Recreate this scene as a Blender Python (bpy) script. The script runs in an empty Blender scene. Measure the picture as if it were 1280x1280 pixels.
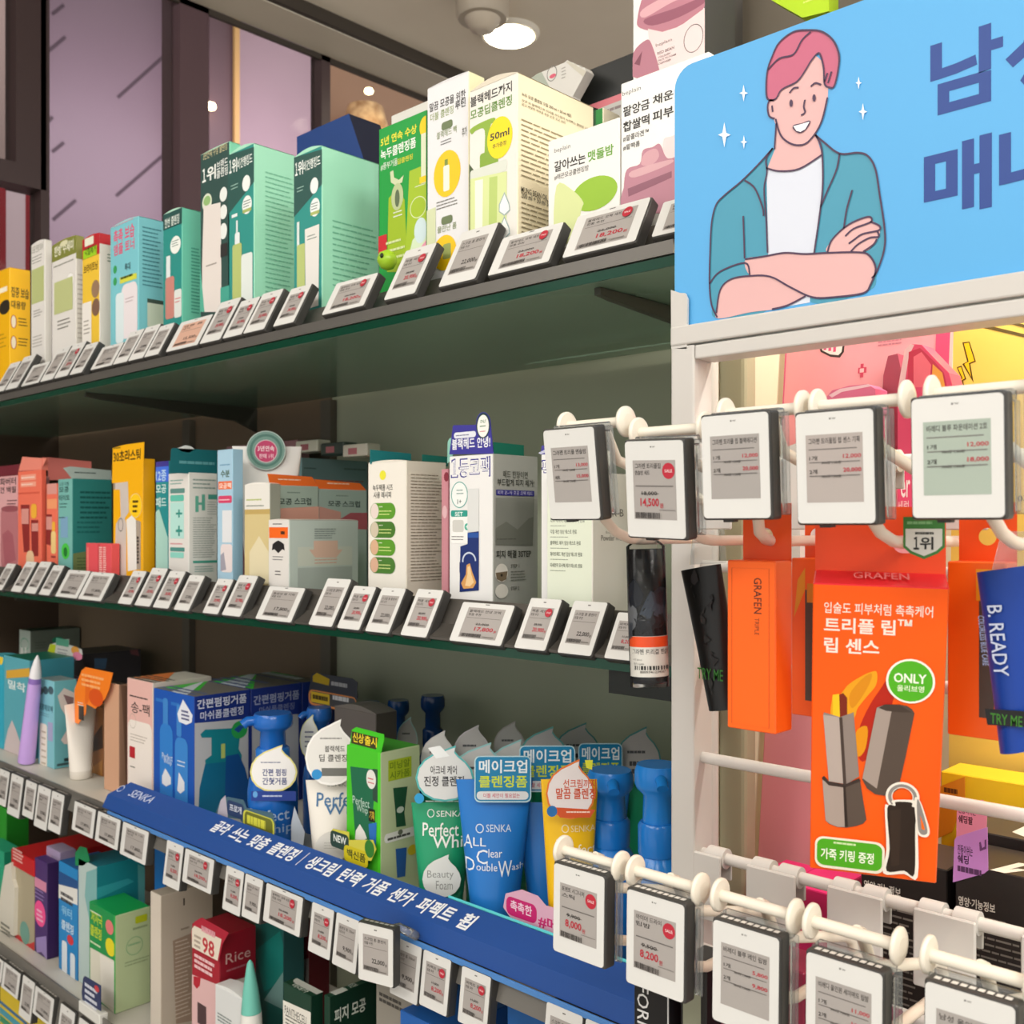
import bpy, bmesh, math, random
from mathutils import Vector, Matrix
from mathutils.geometry import tessellate_polygon
random.seed(7)
C = bpy.context; SC = C.scene; COL = SC.collection
# ------------------------------------------------------------------ camera, world, lights, exposure
FPX = 1283.0; HV = 658.0; ZC = 1.45
YAW = math.radians(43.54)
FW = Vector((-math.sin(YAW), math.cos(YAW), 0)); RT = Vector((math.cos(YAW), math.sin(YAW), 0)); UP = Vector((0, 0, 1))
EYE = Vector((0, 0, ZC))
cd = bpy.data.cameras.new('camera'); cam = bpy.data.objects.new('camera', cd); COL.objects.link(cam)
cd.sensor_width = 36; cd.lens = 36*FPX/1280; cd.shift_y = (HV-640)/1280; cd.clip_start = 0.02
cd.dof.use_dof = True; cd.dof.focus_distance = .72; cd.dof.aperture_fstop = 18
cam.location = EYE; cam.rotation_euler = (math.pi/2, 0, YAW); SC.camera = cam
w = bpy.data.worlds.new('world'); SC.world = w; w.use_nodes = True
w.node_tree.nodes['Background'].inputs[0].default_value = (1.0, .97, .93, 1)
w.node_tree.nodes['Background'].inputs[1].default_value = .95
SC.view_settings.view_transform = 'Standard'; SC.view_settings.look = 'None'
SC.view_settings.exposure = 0.22; SC.view_settings.gamma = 1.0
SC.view_settings.use_curve_mapping = False
def area(name, loc, target, sx, sy, power, col):
    l = bpy.data.lights.new(name, 'AREA'); l.shape = 'RECTANGLE'; l.size = sx; l.size_y = sy; l.energy = power; l.color = col
    o = bpy.data.objects.new(name, l); COL.objects.link(o); o.location = loc
    o.rotation_euler = (Vector(target)-Vector(loc)).to_track_quat('-Z', 'Y').to_euler(); return o
area('aisle_light', (-.7, -1.25, 2.7), (-.8, .1, 1.2), 1.5, .8, 26, (1, .965, .915))
area('aisle_light', (.9, -.9, 2.7), (-.1, .5, 1.3), 1.0, .8, 22, (1, .965, .915))
area('carton_side_fill', (1.15, .05, 2.7), (-.7, .7, 1.5), .8, .8, 25, (1, .965, .915))  # added fill lamp that lifts the right-hand sides of the cartons
area('aisle_light', (-1.9, -.9, 2.7), (-1.6, .6, 1.1), .8, .8, 10, (1, .94, .86))
area('back_aisle_light', (.5, 1.5, 2.7), (.1, 1.0, 1.2), .7, .7, 9, (1, .93, .84))
area('bay_fill_light', (-.1, .74, 1.84), (-.1, .76, 1.0), .5, .03, 2.6, (1, .93, .82))  # added unseen fill lamp behind the sign, brightens the next bay
area('mall_light', (-3.9, 2.3, 3.6), (-5.2, 2.2, 1.8), 2.5, 1, 40, (1.0, .90, .96))
# ------------------------------------------------------------------ pixel rays (used to measure real positions on real planes)
def ray(u, v): return FW + RT*((u-640)/FPX) + UP*((HV-v)/FPX)
def px(u, Y): r = ray(u, HV); return r.x/r.y*Y
def dep(u, Y): return Y/ray(u, HV).y
def pz(u, v, Y): return ZC+(HV-v)/FPX*dep(u, Y)
def yx(u, X): r = ray(u, HV); return r.y/r.x*X
def P(u, v, Y): return Vector((px(u, Y), Y, pz(u, v, Y)))
# ------------------------------------------------------------------ materials
MATS = {}
def lin(h):
    h = h.lstrip('#'); o = []
    for i in (0, 2, 4):
        c = int(h[i:i+2], 16)/255; o.append(c/12.92 if c <= .04045 else ((c+.055)/1.055)**2.4)
    return (*o, 1)
def M(h, r=.42, metal=0, em=0, noise=0):
    k = (h, r, metal, em, noise)
    if k in MATS: return MATS[k]
    m = bpy.data.materials.new('paint_'+h.lstrip('#')); m.use_nodes = True; nt = m.node_tree
    b = nt.nodes['Principled BSDF']; b.inputs['Base Color'].default_value = lin(h)
    b.inputs['Roughness'].default_value = r; b.inputs['Metallic'].default_value = metal
    b.inputs['Specular IOR Level'].default_value = .4
    if em:
        b.inputs['Emission Color'].default_value = lin(h); b.inputs['Emission Strength'].default_value = em
    if noise:
        n = nt.nodes.new('ShaderNodeTexNoise'); n.inputs['Scale'].default_value = 60
        tc = nt.nodes.new('ShaderNodeTexCoord'); nt.links.new(tc.outputs['Object'], n.inputs['Vector'])
        bp = nt.nodes.new('ShaderNodeBump'); bp.inputs['Strength'].default_value = noise; bp.inputs['Distance'].default_value = .002
        nt.links.new(n.outputs['Fac'], bp.inputs['Height']); nt.links.new(bp.outputs['Normal'], b.inputs['Normal'])
    MATS[k] = m; return m
def clear_mat(name, tint, diff, dfac, rough=.06, ior=1.45):
    m = bpy.data.materials.new(name); m.use_nodes = True; nt = m.node_tree; nt.nodes.clear()
    out = nt.nodes.new('ShaderNodeOutputMaterial'); tr = nt.nodes.new('ShaderNodeBsdfTransparent'); tr.inputs[0].default_value = lin(tint)
    gl = nt.nodes.new('ShaderNodeBsdfGlossy'); gl.inputs['Roughness'].default_value = rough
    df = nt.nodes.new('ShaderNodeBsdfDiffuse'); df.inputs[0].default_value = lin(diff)
    a = nt.nodes.new('ShaderNodeMixShader'); a.inputs[0].default_value = dfac
    fr = nt.nodes.new('ShaderNodeFresnel'); fr.inputs[0].default_value = ior
    b = nt.nodes.new('ShaderNodeMixShader'); L = nt.links.new
    L(tr.outputs[0], a.inputs[1]); L(df.outputs[0], a.inputs[2]); L(fr.outputs[0], b.inputs[0]); L(a.outputs[0], b.inputs[1]); L(gl.outputs[0], b.inputs[2])
    L(b.outputs[0], out.inputs[0]); return m
GLASS_SHELF = clear_mat('green_shelf_glass', 'cfe8d6', 'a3c8b0', .5, .12)
WINDOW = clear_mat('window_glass', 'f4f4f4', '888888', .02, .03, 1.12)
BAG = clear_mat('bag_film', 'f8f9f9', 'eeeeee', .01, .08, 1.16)
CLEAR = clear_mat('clear_plastic', 'f2f4f4', 'e8ecec', .12, .08)
FROST = clear_mat('frosted_film', 'eef2f2', 'e8eeee', .45, .15)
# ------------------------------------------------------------------ glyph meshes from the built-in font
GL = {}
def glyphs(s, b):
    k = (s, b)
    if k in GL: return GL[k]
    cu = bpy.data.curves.new('glyph', 'FONT'); cu.body = s; cu.size = 1; cu.resolution_u = 2; cu.offset = b; cu.fill_mode = 'FRONT'
    o = bpy.data.objects.new('glyph', cu); COL.objects.link(o)
    me = bpy.data.meshes.new_from_object(o.evaluated_get(C.evaluated_depsgraph_get()))
    vs = [(v.co.x, v.co.y) for v in me.vertices]; fs = [tuple(p.vertices) for p in me.polygons]
    bpy.data.objects.remove(o); bpy.data.curves.remove(cu); bpy.data.meshes.remove(me)
    x0 = min(v[0] for v in vs); x1 = max(v[0] for v in vs); y0 = min(v[1] for v in vs); y1 = max(v[1] for v in vs)
    GL[k] = ([((x-x0)/(x1-x0), (y-y0)/(y1-y0)) for x, y in vs], fs); return GL[k]
# ------------------------------------------------------------------ faces: planes one can draw on
def smooth(pts, closed=False, n=5):
    o = []; k = len(pts); rg = range(k if closed else k-1)
    for i in rg:
        p = [Vector(pts[j % k] if closed else pts[min(max(j, 0), k-1)]) for j in (i-1, i, i+1, i+2)]
        for t in range(n):
            t /= n; q = .5*((2*p[1])+(p[2]-p[0])*t+(2*p[0]-5*p[1]+4*p[2]-p[3])*t*t+(3*p[1]-p[0]-3*p[2]+p[3])*t**3); o.append((q.x, q.y))
    if not closed: o.append(tuple(pts[-1]))
    return o
class Face:
    def __init__(s, o, x, y, w=9, h=9, clamp=True):
        s.o = Vector(o); s.x = Vector(x).normalized(); s.y = Vector(y).normalized(); s.n = s.x.cross(s.y); s.w = w; s.h = h; s.clamp = clamp
    def at(s, u, v):
        d = ray(u, v); t = (s.o-EYE).dot(s.n)/d.dot(s.n); q = EYE+d*t-s.o; return (q.dot(s.x), q.dot(s.y))
    def pt(s, x, y, l=0):
        if s.clamp: x = min(max(x, 0), s.w); y = min(max(y, 0), s.h)
        return s.o+s.x*x+s.y*y+s.n*(l*.00003)
class MB:
    def __init__(s): s.V = []; s.F = []; s.I = []; s.S = []; s.m = []; s.L = 2
    def mi(s, m):
        if isinstance(m, str): m = M(m)
        if m not in s.m: s.m.append(m)
        return s.m.index(m)
    def add(s, vs, fs, m, smooth=False):
        n = len(s.V); s.V += [Vector(v) for v in vs]; i = s.mi(m)
        for f in fs: s.F.append(tuple(a+n for a in f)); s.I.append(i); s.S.append(smooth)
    def bbox(s, lo, hi, m, bev=.0008, seg=1, cols=None, rot=None):
        lo = Vector(lo); hi = Vector(hi); bm = bmesh.new(); bmesh.ops.create_cube(bm, size=1)
        for v in bm.verts: v.co = Vector((lo[i]+(v.co[i]+.5)*(hi[i]-lo[i]) for i in range(3)))
        if bev: bmesh.ops.bevel(bm, geom=list(bm.edges), offset=bev, segments=seg, profile=.5, affect='EDGES')
        bm.normal_update()
        for f in bm.faces:
            mm = m
            if cols:
                n = f.normal; a = max(range(3), key=lambda i: abs(n[i])); mm = cols.get((a, n[a] > 0), m)
            vs = [v.co.copy() for v in f.verts]
            if rot: vs = [rot @ v for v in vs]
            s.add(vs, [tuple(range(len(vs)))], mm)
        bm.free()
    def poly(s, f, pts, m, l=None, rings=0):
        if l is None: s.L += 1; l = s.L
        if rings:
            cx = sum(p[0] for p in pts)/len(pts); cy = sum(p[1] for p in pts)/len(pts); vs = [f.pt(cx, cy, l)]; n = len(pts); fs = []
            for r in range(1, rings+1):
                k = r/rings; vs += [f.pt(cx+(p[0]-cx)*k, cy+(p[1]-cy)*k, l) for p in pts]
            for i in range(n): fs.append((0, 1+i, 1+(i+1) % n))
            for r in range(rings-1):
                for i in range(n): j = (i+1) % n; fs.append((1+r*n+i, 1+(r+1)*n+i, 1+(r+1)*n+j, 1+r*n+j))
            s.add(vs, fs, m); return
        t = tessellate_polygon([[Vector((p[0], p[1], 0)) for p in pts]]); vs = [f.pt(p[0], p[1], l) for p in pts]
        s.add(vs, [tuple(a) for a in t], m)
    def rect(s, f, x0, y0, x1, y1, m): s.poly(f, [(x0, y0), (x1, y0), (x1, y1), (x0, y1)], m)
    def slab(s, f, pts, th, m, ms=None, front=0):
        n = len(pts); t = tessellate_polygon([[Vector((p[0], p[1], 0)) for p in pts]])
        a = [f.o+f.x*p[0]+f.y*p[1]+f.n*front for p in pts]; b = [q-f.n*th for q in a]
        s.add(a, [tuple(k) for k in t], m); s.add(b, [tuple(reversed(k)) for k in t], ms or m)
        s.add(a+b, [(i, (i+1) % n, n+(i+1) % n, n+i) for i in range(n)], ms or m)
    def stroke(s, f, pts, wd, m, closed=False):
        s.L += 1; l = s.L; pts = [Vector((p[0], p[1])) for p in pts]; n = len(pts); vs = []
        for i, p in enumerate(pts):
            a = pts[(i-1) % n] if (closed or i > 0) else p; b = pts[(i+1) % n] if (closed or i < n-1) else p
            d = (b-a); d = d.normalized() if d.length > 1e-9 else Vector((1, 0)); q = Vector((-d.y, d.x))*wd/2
            vs += [f.pt(p.x+q.x, p.y+q.y, l), f.pt(p.x-q.x, p.y-q.y, l)]
        k = n if closed else n-1
        s.add(vs, [(2*i, 2*i+1, (2*i+3) % (2*n), (2*i+2) % (2*n)) for i in range(k)], m)
    def text(s, f, body, x0, y0, x1, y1, m, b=.012, slant=0):
        s.L += 1; vs, fs = glyphs(body, b)
        s.add([f.pt(x0+x*(x1-x0)+slant*y, y0+y*(y1-y0), s.L) for x, y in vs], fs, m)
    def lathe(s, c, prof, m, seg=24, smooth=True, ax=None):
        c = Vector(c); vs = []; k = len(prof)
        if ax is None: X, Y, Z = Vector((1, 0, 0)), Vector((0, 1, 0)), UP
        else:
            Z = Vector(ax).normalized(); X = Z.orthogonal().normalized(); Y = Z.cross(X)
        for r, z in prof:
            for i in range(seg): a = 2*math.pi*i/seg; vs.append(c+X*(r*math.cos(a))+Y*(r*math.sin(a))+Z*z)
        fs = [(j*seg+i, j*seg+(i+1) % seg, (j+1)*seg+(i+1) % seg, (j+1)*seg+i) for j in range(k-1) for i in range(seg)]
        s.add(vs, fs, m, smooth); s.add(vs[:seg], [tuple(reversed(range(seg)))], m); s.add(vs[-seg:], [tuple(range(seg))], m)
    def rod(s, pts, r, m, seg=12):
        pts = [Vector(p) for p in pts]; vs = []; n = len(pts); X = None
        for i, p in enumerate(pts):
            d = (pts[min(i+1, n-1)]-pts[max(i-1, 0)]).normalized()
            X = (X-d*X.dot(d)).normalized() if X else d.orthogonal().normalized(); Y = d.cross(X)
            vs += [p+X*(r*math.cos(2*math.pi*k/seg))+Y*(r*math.sin(2*math.pi*k/seg)) for k in range(seg)]
        s.add(vs, [(j*seg+i, j*seg+(i+1) % seg, (j+1)*seg+(i+1) % seg, (j+1)*seg+i) for j in range(n-1) for i in range(seg)], m, True)
        s.add(vs[:seg], [tuple(reversed(range(seg)))], m); s.add(vs[-seg:], [tuple(range(seg))], m)
    # --- pixel-measured drawing
    def prect(s, f, u0, v0, u1, v1, m):
        x0, y1 = f.at(u0, v0); _, y0 = f.at(u0, v1); s.rect(f, x0, y0, hx(f, u1, y0, v1), y1, m)
    def ppoly(s, f, pts, m): s.poly(f, [f.at(*p) for p in pts], m)
    def psmooth(s, f, pts, m): s.poly(f, [f.at(*p) for p in smooth(pts, True, 4)], m)
    def pell(s, f, u, v, ru, rv, m, seg=28, rings=0):
        x, y = f.at(u, v); rx = abs(hx(f, u+ru, y, v)-x); ry = abs(f.at(u, v-rv)[1]-y)
        s.poly(f, [(x+rx*math.cos(2*math.pi*i/seg), y+ry*math.sin(2*math.pi*i/seg)) for i in range(seg)], m, rings=rings)
    def pring(s, f, u, v, ru, rv, wd, m, seg=28):
        x, y = f.at(u, v); rx = abs(hx(f, u+ru, y, v)-x); ry = abs(f.at(u, v-rv)[1]-y)
        s.stroke(f, [(x+rx*math.cos(2*math.pi*i/seg), y+ry*math.sin(2*math.pi*i/seg)) for i in range(seg)], wd, m, True)
    def pround(s, f, u0, v0, u1, v1, m, r=.5):
        x0, y1 = f.at(u0, v0); _, y0 = f.at(u0, v1); x1 = hx(f, u1, y0, v1); s.poly(f, rrect(x0, y0, x1, y1, r*min(abs(x1-x0), abs(y1-y0))), m)
    def ptext(s, f, body, u0, vb, u1, vt, m, b=.012):
        x0, y0 = f.at(u0, vb); _, y1 = f.at(u0, vt); s.text(f, body, x0, y0, hx(f, u1, y0, vb), y1, m, min(.022, b*1.4) if b >= .012 else b)
    def plines(s, f, u0, v0, u1, v1, n, m, fill=.30, full=.75):
        x0, y1 = f.at(u0, v0); _, y0 = f.at(u0, v1); x1 = hx(f, u1, y0, v1); dy = (y1-y0)/n; rng = random.Random(int(u0*7+v0*13+n)); s.L += 1
        for i in range(n):
            y = y1-dy*(i+.5); x = x0; xe = x0+(x1-x0)*rng.uniform(full, 1); gap = (x1-x0)*.018
            while x < xe-gap:
                k = min(xe, x+(x1-x0)*rng.uniform(.08, .22)); s.poly(f, [(x, y-dy*fill/2), (k, y-dy*fill/2), (k, y+dy*fill/2), (x, y+dy*fill/2)], m, l=s.L); x = k+gap
    def art(s, faces, items):
        for it in items:
            k, fn, *a = it; f = faces[fn]
            {'r': s.prect, 'p': s.ppoly, 'e': s.pell, 'o': s.pring, 'q': s.pround, 't': s.ptext, 'l': s.plines, 's': s.psmooth}[k](f, *a)
    def build(s, name, base, parent=None):
        me = bpy.data.meshes.new(name); base = Vector(base)
        me.from_pydata([v-base for v in s.V], [], s.F)
        for m in s.m: me.materials.append(m)
        me.polygons.foreach_set('material_index', s.I); me.polygons.foreach_set('use_smooth', s.S); me.update()
        o = bpy.data.objects.new(name, me); COL.objects.link(o)
        if parent: o.parent = parent
        else: o.location = base
        return o
def hx(f, u, y, v):
    for _ in range(4):
        p = f.at(u, v); q = f.at(u, v+1); s = (q[1]-p[1]) or 1e-6; v += (y-p[1])/s
    return f.at(u, v)[0]
def rrect(x0, y0, x1, y1, r, n=5):
    o = []
    for cx, cy, a in ((x1-r, y1-r, 0), (x0+r, y1-r, 90), (x0+r, y0+r, 180), (x1-r, y0+r, 270)):
        for i in range(n+1): t = math.radians(a+90*i/n); o.append((cx+r*math.cos(t), cy+r*math.sin(t)))
    return o
DROP = [(.19, .50), (.17, .40), (.24, .31), (.36, .21), (.46, .07), (.5, -.08), (.46, -.25), (.36, -.38), (.2, -.47), (0, -.5), (-.2, -.47), (-.36, -.38), (-.46, -.25), (-.5, -.08), (-.46, .10), (-.36, .24), (-.20, .35), (-.02, .42), (.10, .47)]
def drop_pts(cx, cy, w, h, tipx=0): return [(cx+x*w, cy+y*h) for x, y in DROP]      # round whip-cream drop with a curled tip
def tag(o, label, cat, group=None, kind=None):
    if label: o['label'] = label
    if cat: o['category'] = cat
    if group: o['group'] = group
    if kind: o['kind'] = kind
    return o
def struct(o): o['kind'] = 'structure'; return o
def empty(name, loc, label, cat, group=None):
    o = bpy.data.objects.new(name, None); COL.objects.link(o); o.location = loc; o.empty_display_size = .02; return tag(o, label, cat, group)
class Thing: pass
def panel(T, name, f, pts, th, m, art=(), pix=True, front=0, ms=None, label=None, loc=None):
    """a thin card cut to an outline, a part of thing T"""
    mb = MB(); q = [f.at(*p) for p in pts] if pix else pts
    mb.slab(f, q, th, m, ms, front)
    g = Face(f.o+f.n*front, f.x, f.y, clamp=False); mb.art({'F': g}, art)
    o = mb.build(name, T.base, T.root)
    if label: o['label'] = label
    return o
def carton(name, label, z, Yf, u0, uc, us, vt, cf, cs=None, ct=None, art=(), dome=.0025, dp=None, group=None, cat='box', zb=None, rough=.42, lidcol=None):
    T = Thing(); x0 = px(u0, Yf); x1 = px(uc, Yf); zt = pz(uc, vt, Yf); yb = Yf+dp if dp else yx(us, x1); cs = cs or cf; ct = ct or cs
    if zb is not None: z = pz(uc, zb, Yf)
    T.base = Vector(((x0+x1)/2, (Yf+yb)/2, z)); mb = MB()
    c = lambda h: M(h, rough) if isinstance(h, str) else h
    mb.bbox((x0, Yf, z), (x1, yb, zt), c(cs), .0007, 1, {(1, False): c(cf), (1, True): c(cs), (2, True): c(ct), (2, False): c(cs)})
    T.F = Face((x0, Yf, z), (1, 0, 0), UP, x1-x0, zt-z); T.S = Face((x1, Yf, z), (0, 1, 0), UP, yb-Yf, zt-z); T.T = Face((x0, Yf, zt), (1, 0, 0), (0, 1, 0), x1-x0, yb-Yf)
    mb.art({'F': T.F, 'S': T.S, 'T': T.T}, art)
    T.root = tag(mb.build(name, T.base), label, cat, group); T.x0, T.x1, T.yb, T.zt, T.z, T.Yf = x0, x1, yb, zt, z, Yf
    if dome:
        lb = MB(); n = 8; a = [Vector((x0+(x1-x0)*i/n, Yf+.0004, zt+.0002+dome*math.sin(math.pi*i/n))) for i in range(n+1)]; b = [v+Vector((0, yb-Yf-.0008, 0)) for v in a]
        lo = [Vector((v.x, v.y, zt)) for v in a]; lb.add(a+b, [(i, i+1, n+2+i, n+1+i) for i in range(n)], c(lidcol or ct)); lb.add(a+lo, [(i, n+1+i, n+2+i, i+1) for i in range(n)], c(lidcol or ct))
        lb.build('lid', T.base, T.root)
    return T
class TubeFace(Face):
    def pt(s, x, y, l=0):
        t = min(1, max(0, (y-s.caph)/(s.H-s.caph))); hw = s.r0+(s.W/2-s.r0)*t; b = s.r0*.96*(1-t)**.85+.0011
        k = max(-.995, min(.995, (x-s.W/2)/hw)); return s.o+s.x*(s.W/2+k*hw)+s.y*y+s.n*(b*math.sqrt(1-k*k)+.0003+l*.00003)
def squeeze_tube(name, label, z, Yc, uc, wpx, vt, col, capc, art=(), r0=None, caph=.018, yaw=0, group=None, tip=False, vb=None):
    T = Thing(); d = dep(uc, Yc); W = wpx*d/FPX; zt = pz(uc, vt, Yc)
    if vb: z = pz(uc, vb, Yc)
    B = Vector((px(uc, Yc), Yc, z)); H = zt-z
    r0 = r0 or W*.30; a = math.radians(yaw); xa = RT*math.cos(a)+(-FW)*math.sin(a); T.base = B
    f = TubeFace(B-xa*W/2, xa, UP, W, H); f.W = W; f.H = H; f.r0 = r0; f.caph = caph; T.F = f; T.W = W; T.H = H
    T.flat = Face(f.o, f.x, f.y, clamp=False)
    mb = MB(); seg = 28; rings = 12; vs = []; n = f.n
    for j in range(rings+2):
        t = min(1, j/rings); y = caph+(H-caph)*min(1, j/rings*.93) if j <= rings else H; tt = min(1, (y-caph)/(H-caph)); hw = r0+(W/2-r0)*tt; b = r0*.96*(1-tt)**.85+.0008
        if tip: hw = r0*(1-.75*tt); b = hw
        for i in range(seg):
            th = 2*math.pi*i/seg; vs.append(B+xa*(hw*math.cos(th))+n*(b*math.sin(th))+UP*y)
    mb.add(vs, [(j*seg+i, j*seg+(i+1) % seg, (j+1)*seg+(i+1) % seg, (j+1)*seg+i) for j in range(rings+1) for i in range(seg)], M(col, .3), True)
    mb.add(vs[-seg:], [tuple(range(seg))], M(col, .3)); mb.art({'F': f}, art)
    T.root = tag(mb.build(name, B), label, 'tube', group)
    cb = MB(); cb.lathe(B, [(r0*.9, 0), (r0*.97, .001), (r0*.99, caph)], M(capc, .3), 28); cb.build('cap', B, T.root)
    return T
def pump_bottle(name, label, z, Yc, uc, wpx, vt, col, group=None, dark=None, art=(), spout=None, vb=None):
    """foam pump: oval bottle, collar, neck, flat pump head"""
    T = Thing(); d = dep(uc, Yc); R = wpx*d/FPX/2; B = Vector((px(uc, Yc), Yc, z)); zt = pz(uc, vt, Yc); H = zt-z; T.base = B; dark = dark or col
    mb = MB(); hb = H*.60
    mb.lathe(B, [(R*.92, 0), (R, .004), (R, hb*.72), (R*.93, hb*.86), (R*.66, hb*.98), (R*.60, hb)], M(col, .22), 32)
    f = Face(B-RT*R, RT, UP, 2*R, hb, clamp=False); f.n = -FW; g = f
    def cyl(x, y, l=0):
        k = max(-.99, min(.99, (x-R)/R)); return f.o+f.x*(R+k*R)+f.y*y+f.n*(R*math.sqrt(1-k*k)+.0004+l*.00003)
    f.pt = cyl; T.F = f; T.flat = Face(f.o, RT, UP, clamp=False); T.R = R; T.hb = hb; mb.art({'F': f}, art)
    T.root = tag(mb.build(name, B), label, 'bottle', group)
    c = MB(); c.lathe(B+UP*hb, [(R*.66, 0), (R*.68, .002), (R*.68, H*.13), (R*.60, H*.145)], M(dark, .2), 28); c.build('collar', B, T.root)
    p = MB(); p.lathe(B+UP*(hb+H*.145), [(R*.52, 0), (R*.5, H*.12), (R*.74, H*.15), (R*.80, H*.17), (R*.80, H*.225), (R*.72, H*.255)], M(col, .2), 28)
    sd = (spout or (-RT*.9-FW*.4)).normalized(); q = B+UP*(hb+H*.35); p.rod([q+sd*R*.5, q+sd*R*1.0, q+sd*R*1.2-UP*.004], R*.2, M(col, .2)); p.build('pump_head', B, T.root)
    return T
# ------------------------------------------------------------------ room shell
XW = -2.28; HC = 2.76
def boxobj(name, lo, hi, m, bev=0): mb = MB(); mb.bbox(lo, hi, m, bev); return mb.build(name, lo)
def noisy(name, c1, c2, scale, r):
    m = bpy.data.materials.new(name); m.use_nodes = True; nt = m.node_tree; b = nt.nodes['Principled BSDF']; b.inputs['Roughness'].default_value = r
    n = nt.nodes.new('ShaderNodeTexNoise'); n.inputs['Scale'].default_value = scale; n.inputs['Detail'].default_value = 5
    tc = nt.nodes.new('ShaderNodeTexCoord'); rp = nt.nodes.new('ShaderNodeValToRGB'); rp.color_ramp.elements[0].color = lin(c1); rp.color_ramp.elements[1].color = lin(c2)
    rp.color_ramp.elements[0].position = .35; rp.color_ramp.elements[1].position = .65
    L = nt.links.new; L(tc.outputs['Object'], n.inputs[0]); L(n.outputs[0], rp.inputs[0]); L(rp.outputs[0], b.inputs[0]); return m
CEIL = noisy('ceiling_paint', 'e6dccb', 'ece2d2', 3, .8); FLOOR = noisy('floor_stone', 'bdb6aa', 'ccc5b9', 4, .4)
struct(boxobj('floor', (-6, -4, -.05), (4, 7, 0), FLOOR)); struct(boxobj('ceiling', (XW, -4, HC), (4, 7, HC+.05), CEIL))
GR = M('cdc4b4', .6); DK = M('2b2522', .5)
t = MB(); t.bbox((XW, -4, HC-.035), (XW+.13, 7, HC), GR, 0); struct(t.build('trim_1', (XW, -4, HC-.03)))
t = MB(); t.bbox((XW+.13, -4, HC-.032), (XW+.146, 7, HC), M('3b342d', .6), 0); t.bbox((XW-.01, -4, HC-.05), (XW, 7, HC-.0355), M('3b342d', .6), 0); struct(t.build('trim_2', (XW+.13, -4, HC-.06)))
# glass storefront at the far end of the aisle, its mullions, and the mall outside
BR = M('3a2b2c', .4); BR2 = M('584349', .45)
FX = XW-.03
def winY(u): return yx(u, XW)
def mull(name, u0, u1, col, d=.06, z0=0, z1=HC): return struct(boxobj(name, (XW-d, winY(u0), z0), (XW, winY(u1), z1), col))
mull('window_1', 20, 58, BR, .06, ZC+(HV-232)/FPX*(XW/ray(30, HV).x)); mull('window_7', 51, 62, BR); mull('window_2', 402, 413, M('4b3c3e', .4), .05); mull('window_3', 225, 261, BR2, .09)
g = MB(); g.bbox((FX-.012, -4, 0), (FX-.002, 7, HC), WINDOW, 0); struct(g.build('window_4', (FX, 0, 0)))
zb = ZC+(HV-232)/FPX*(XW/ray(30, HV).x); zt_ = ZC+(HV-205)/FPX*(XW/ray(30, HV).x)
struct(boxobj('window_5', (XW-.05, -2, zb), (XW, winY(20), zt_), BR))
FP = noisy('mall_wall_panel', '75606e', '7c6675', .8, .45); FP2 = noisy('mall_wall_light', 'b79aa9', 'c0a4b2', .6, .5)
XO = -5.2
def oy(u): return yx(u, XO)
fw_ = boxobj('wall_mall', (XO-.2, -3, 0), (XO, oy(236), 6), FP); struct(fw_)
struct(boxobj('wall_mall_bright', (XO-.2, oy(259), 0), (XO+.02, oy(402), 6), FP2))
struct(boxobj('trim_7', (XO+.26, oy(260), 0), (XO+.28, oy(266), 4.6), M('b8915c', .5, 0, .25)))  # warm strip with a weak glow put into its material
# slanted joint grooves on the mall wall panel
gv = MB(); fo = Face((XO, 0, 0), (0, 1, 0), UP, clamp=False)
for a, b in (((147, 122), (205, 70)), ((145, 245), (204, 194)), ((53, 70), (82, 46)), ((65, 18), (80, 6)), ((65, 190), (80, 178)), ((66, 275), (95, 250)), ((60, 152), (66, 146))): gv.stroke(fo, [fo.at(*a), fo.at(*b)], .018, M('4a3945', .7))
gv.build('groove', fw_.location, fw_)
struct(boxobj('wall_mall_corner', (XO, oy(232), 0), (XO+.25, oy(262), 6), M('5d464d', .5)))
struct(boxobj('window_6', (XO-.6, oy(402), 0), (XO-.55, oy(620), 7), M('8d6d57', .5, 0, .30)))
for n_, (u, v) in (('right', (461, 114)), ('left', (263, 133))):
    d = (XO-.3 if u > 400 else XO+.3)/ray(u, HV).x; q = EYE+ray(u, v)*d
    b = MB(); b.lathe(q, [(.008, -.02), (.026, -.012), (.03, 0), (.024, .015), (.008, .02)], M('ffe9b8', .5, 0, 9)); tag(b.build('bulb', q), 'small glowing bulb seen through the storefront glass, the %s of two' % n_, 'bulb')
d = (XO-.36)/ray(457, HV).x; q = EYE+ray(457, 160)*d
b = MB(); b.lathe(q, [(.02, -.2), (.13, -.12), (.16, 0), (.12, .14), (.02, .18)], noisy('wicker_glow', 'a87a4c', 'f0c890', 14, .6)); o = tag(b.build('pendant_lamp', q), 'warm wicker pendant lamp behind the navy carton', 'lamp')
l = bpy.data.lights.new('pendant_light', 'POINT'); l.energy = 1.6; l.color = (1, .8, .55); lo = bpy.data.objects.new('pendant_light', l); COL.objects.link(lo); lo.location = q+Vector((.35, -.1, -.1))
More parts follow.
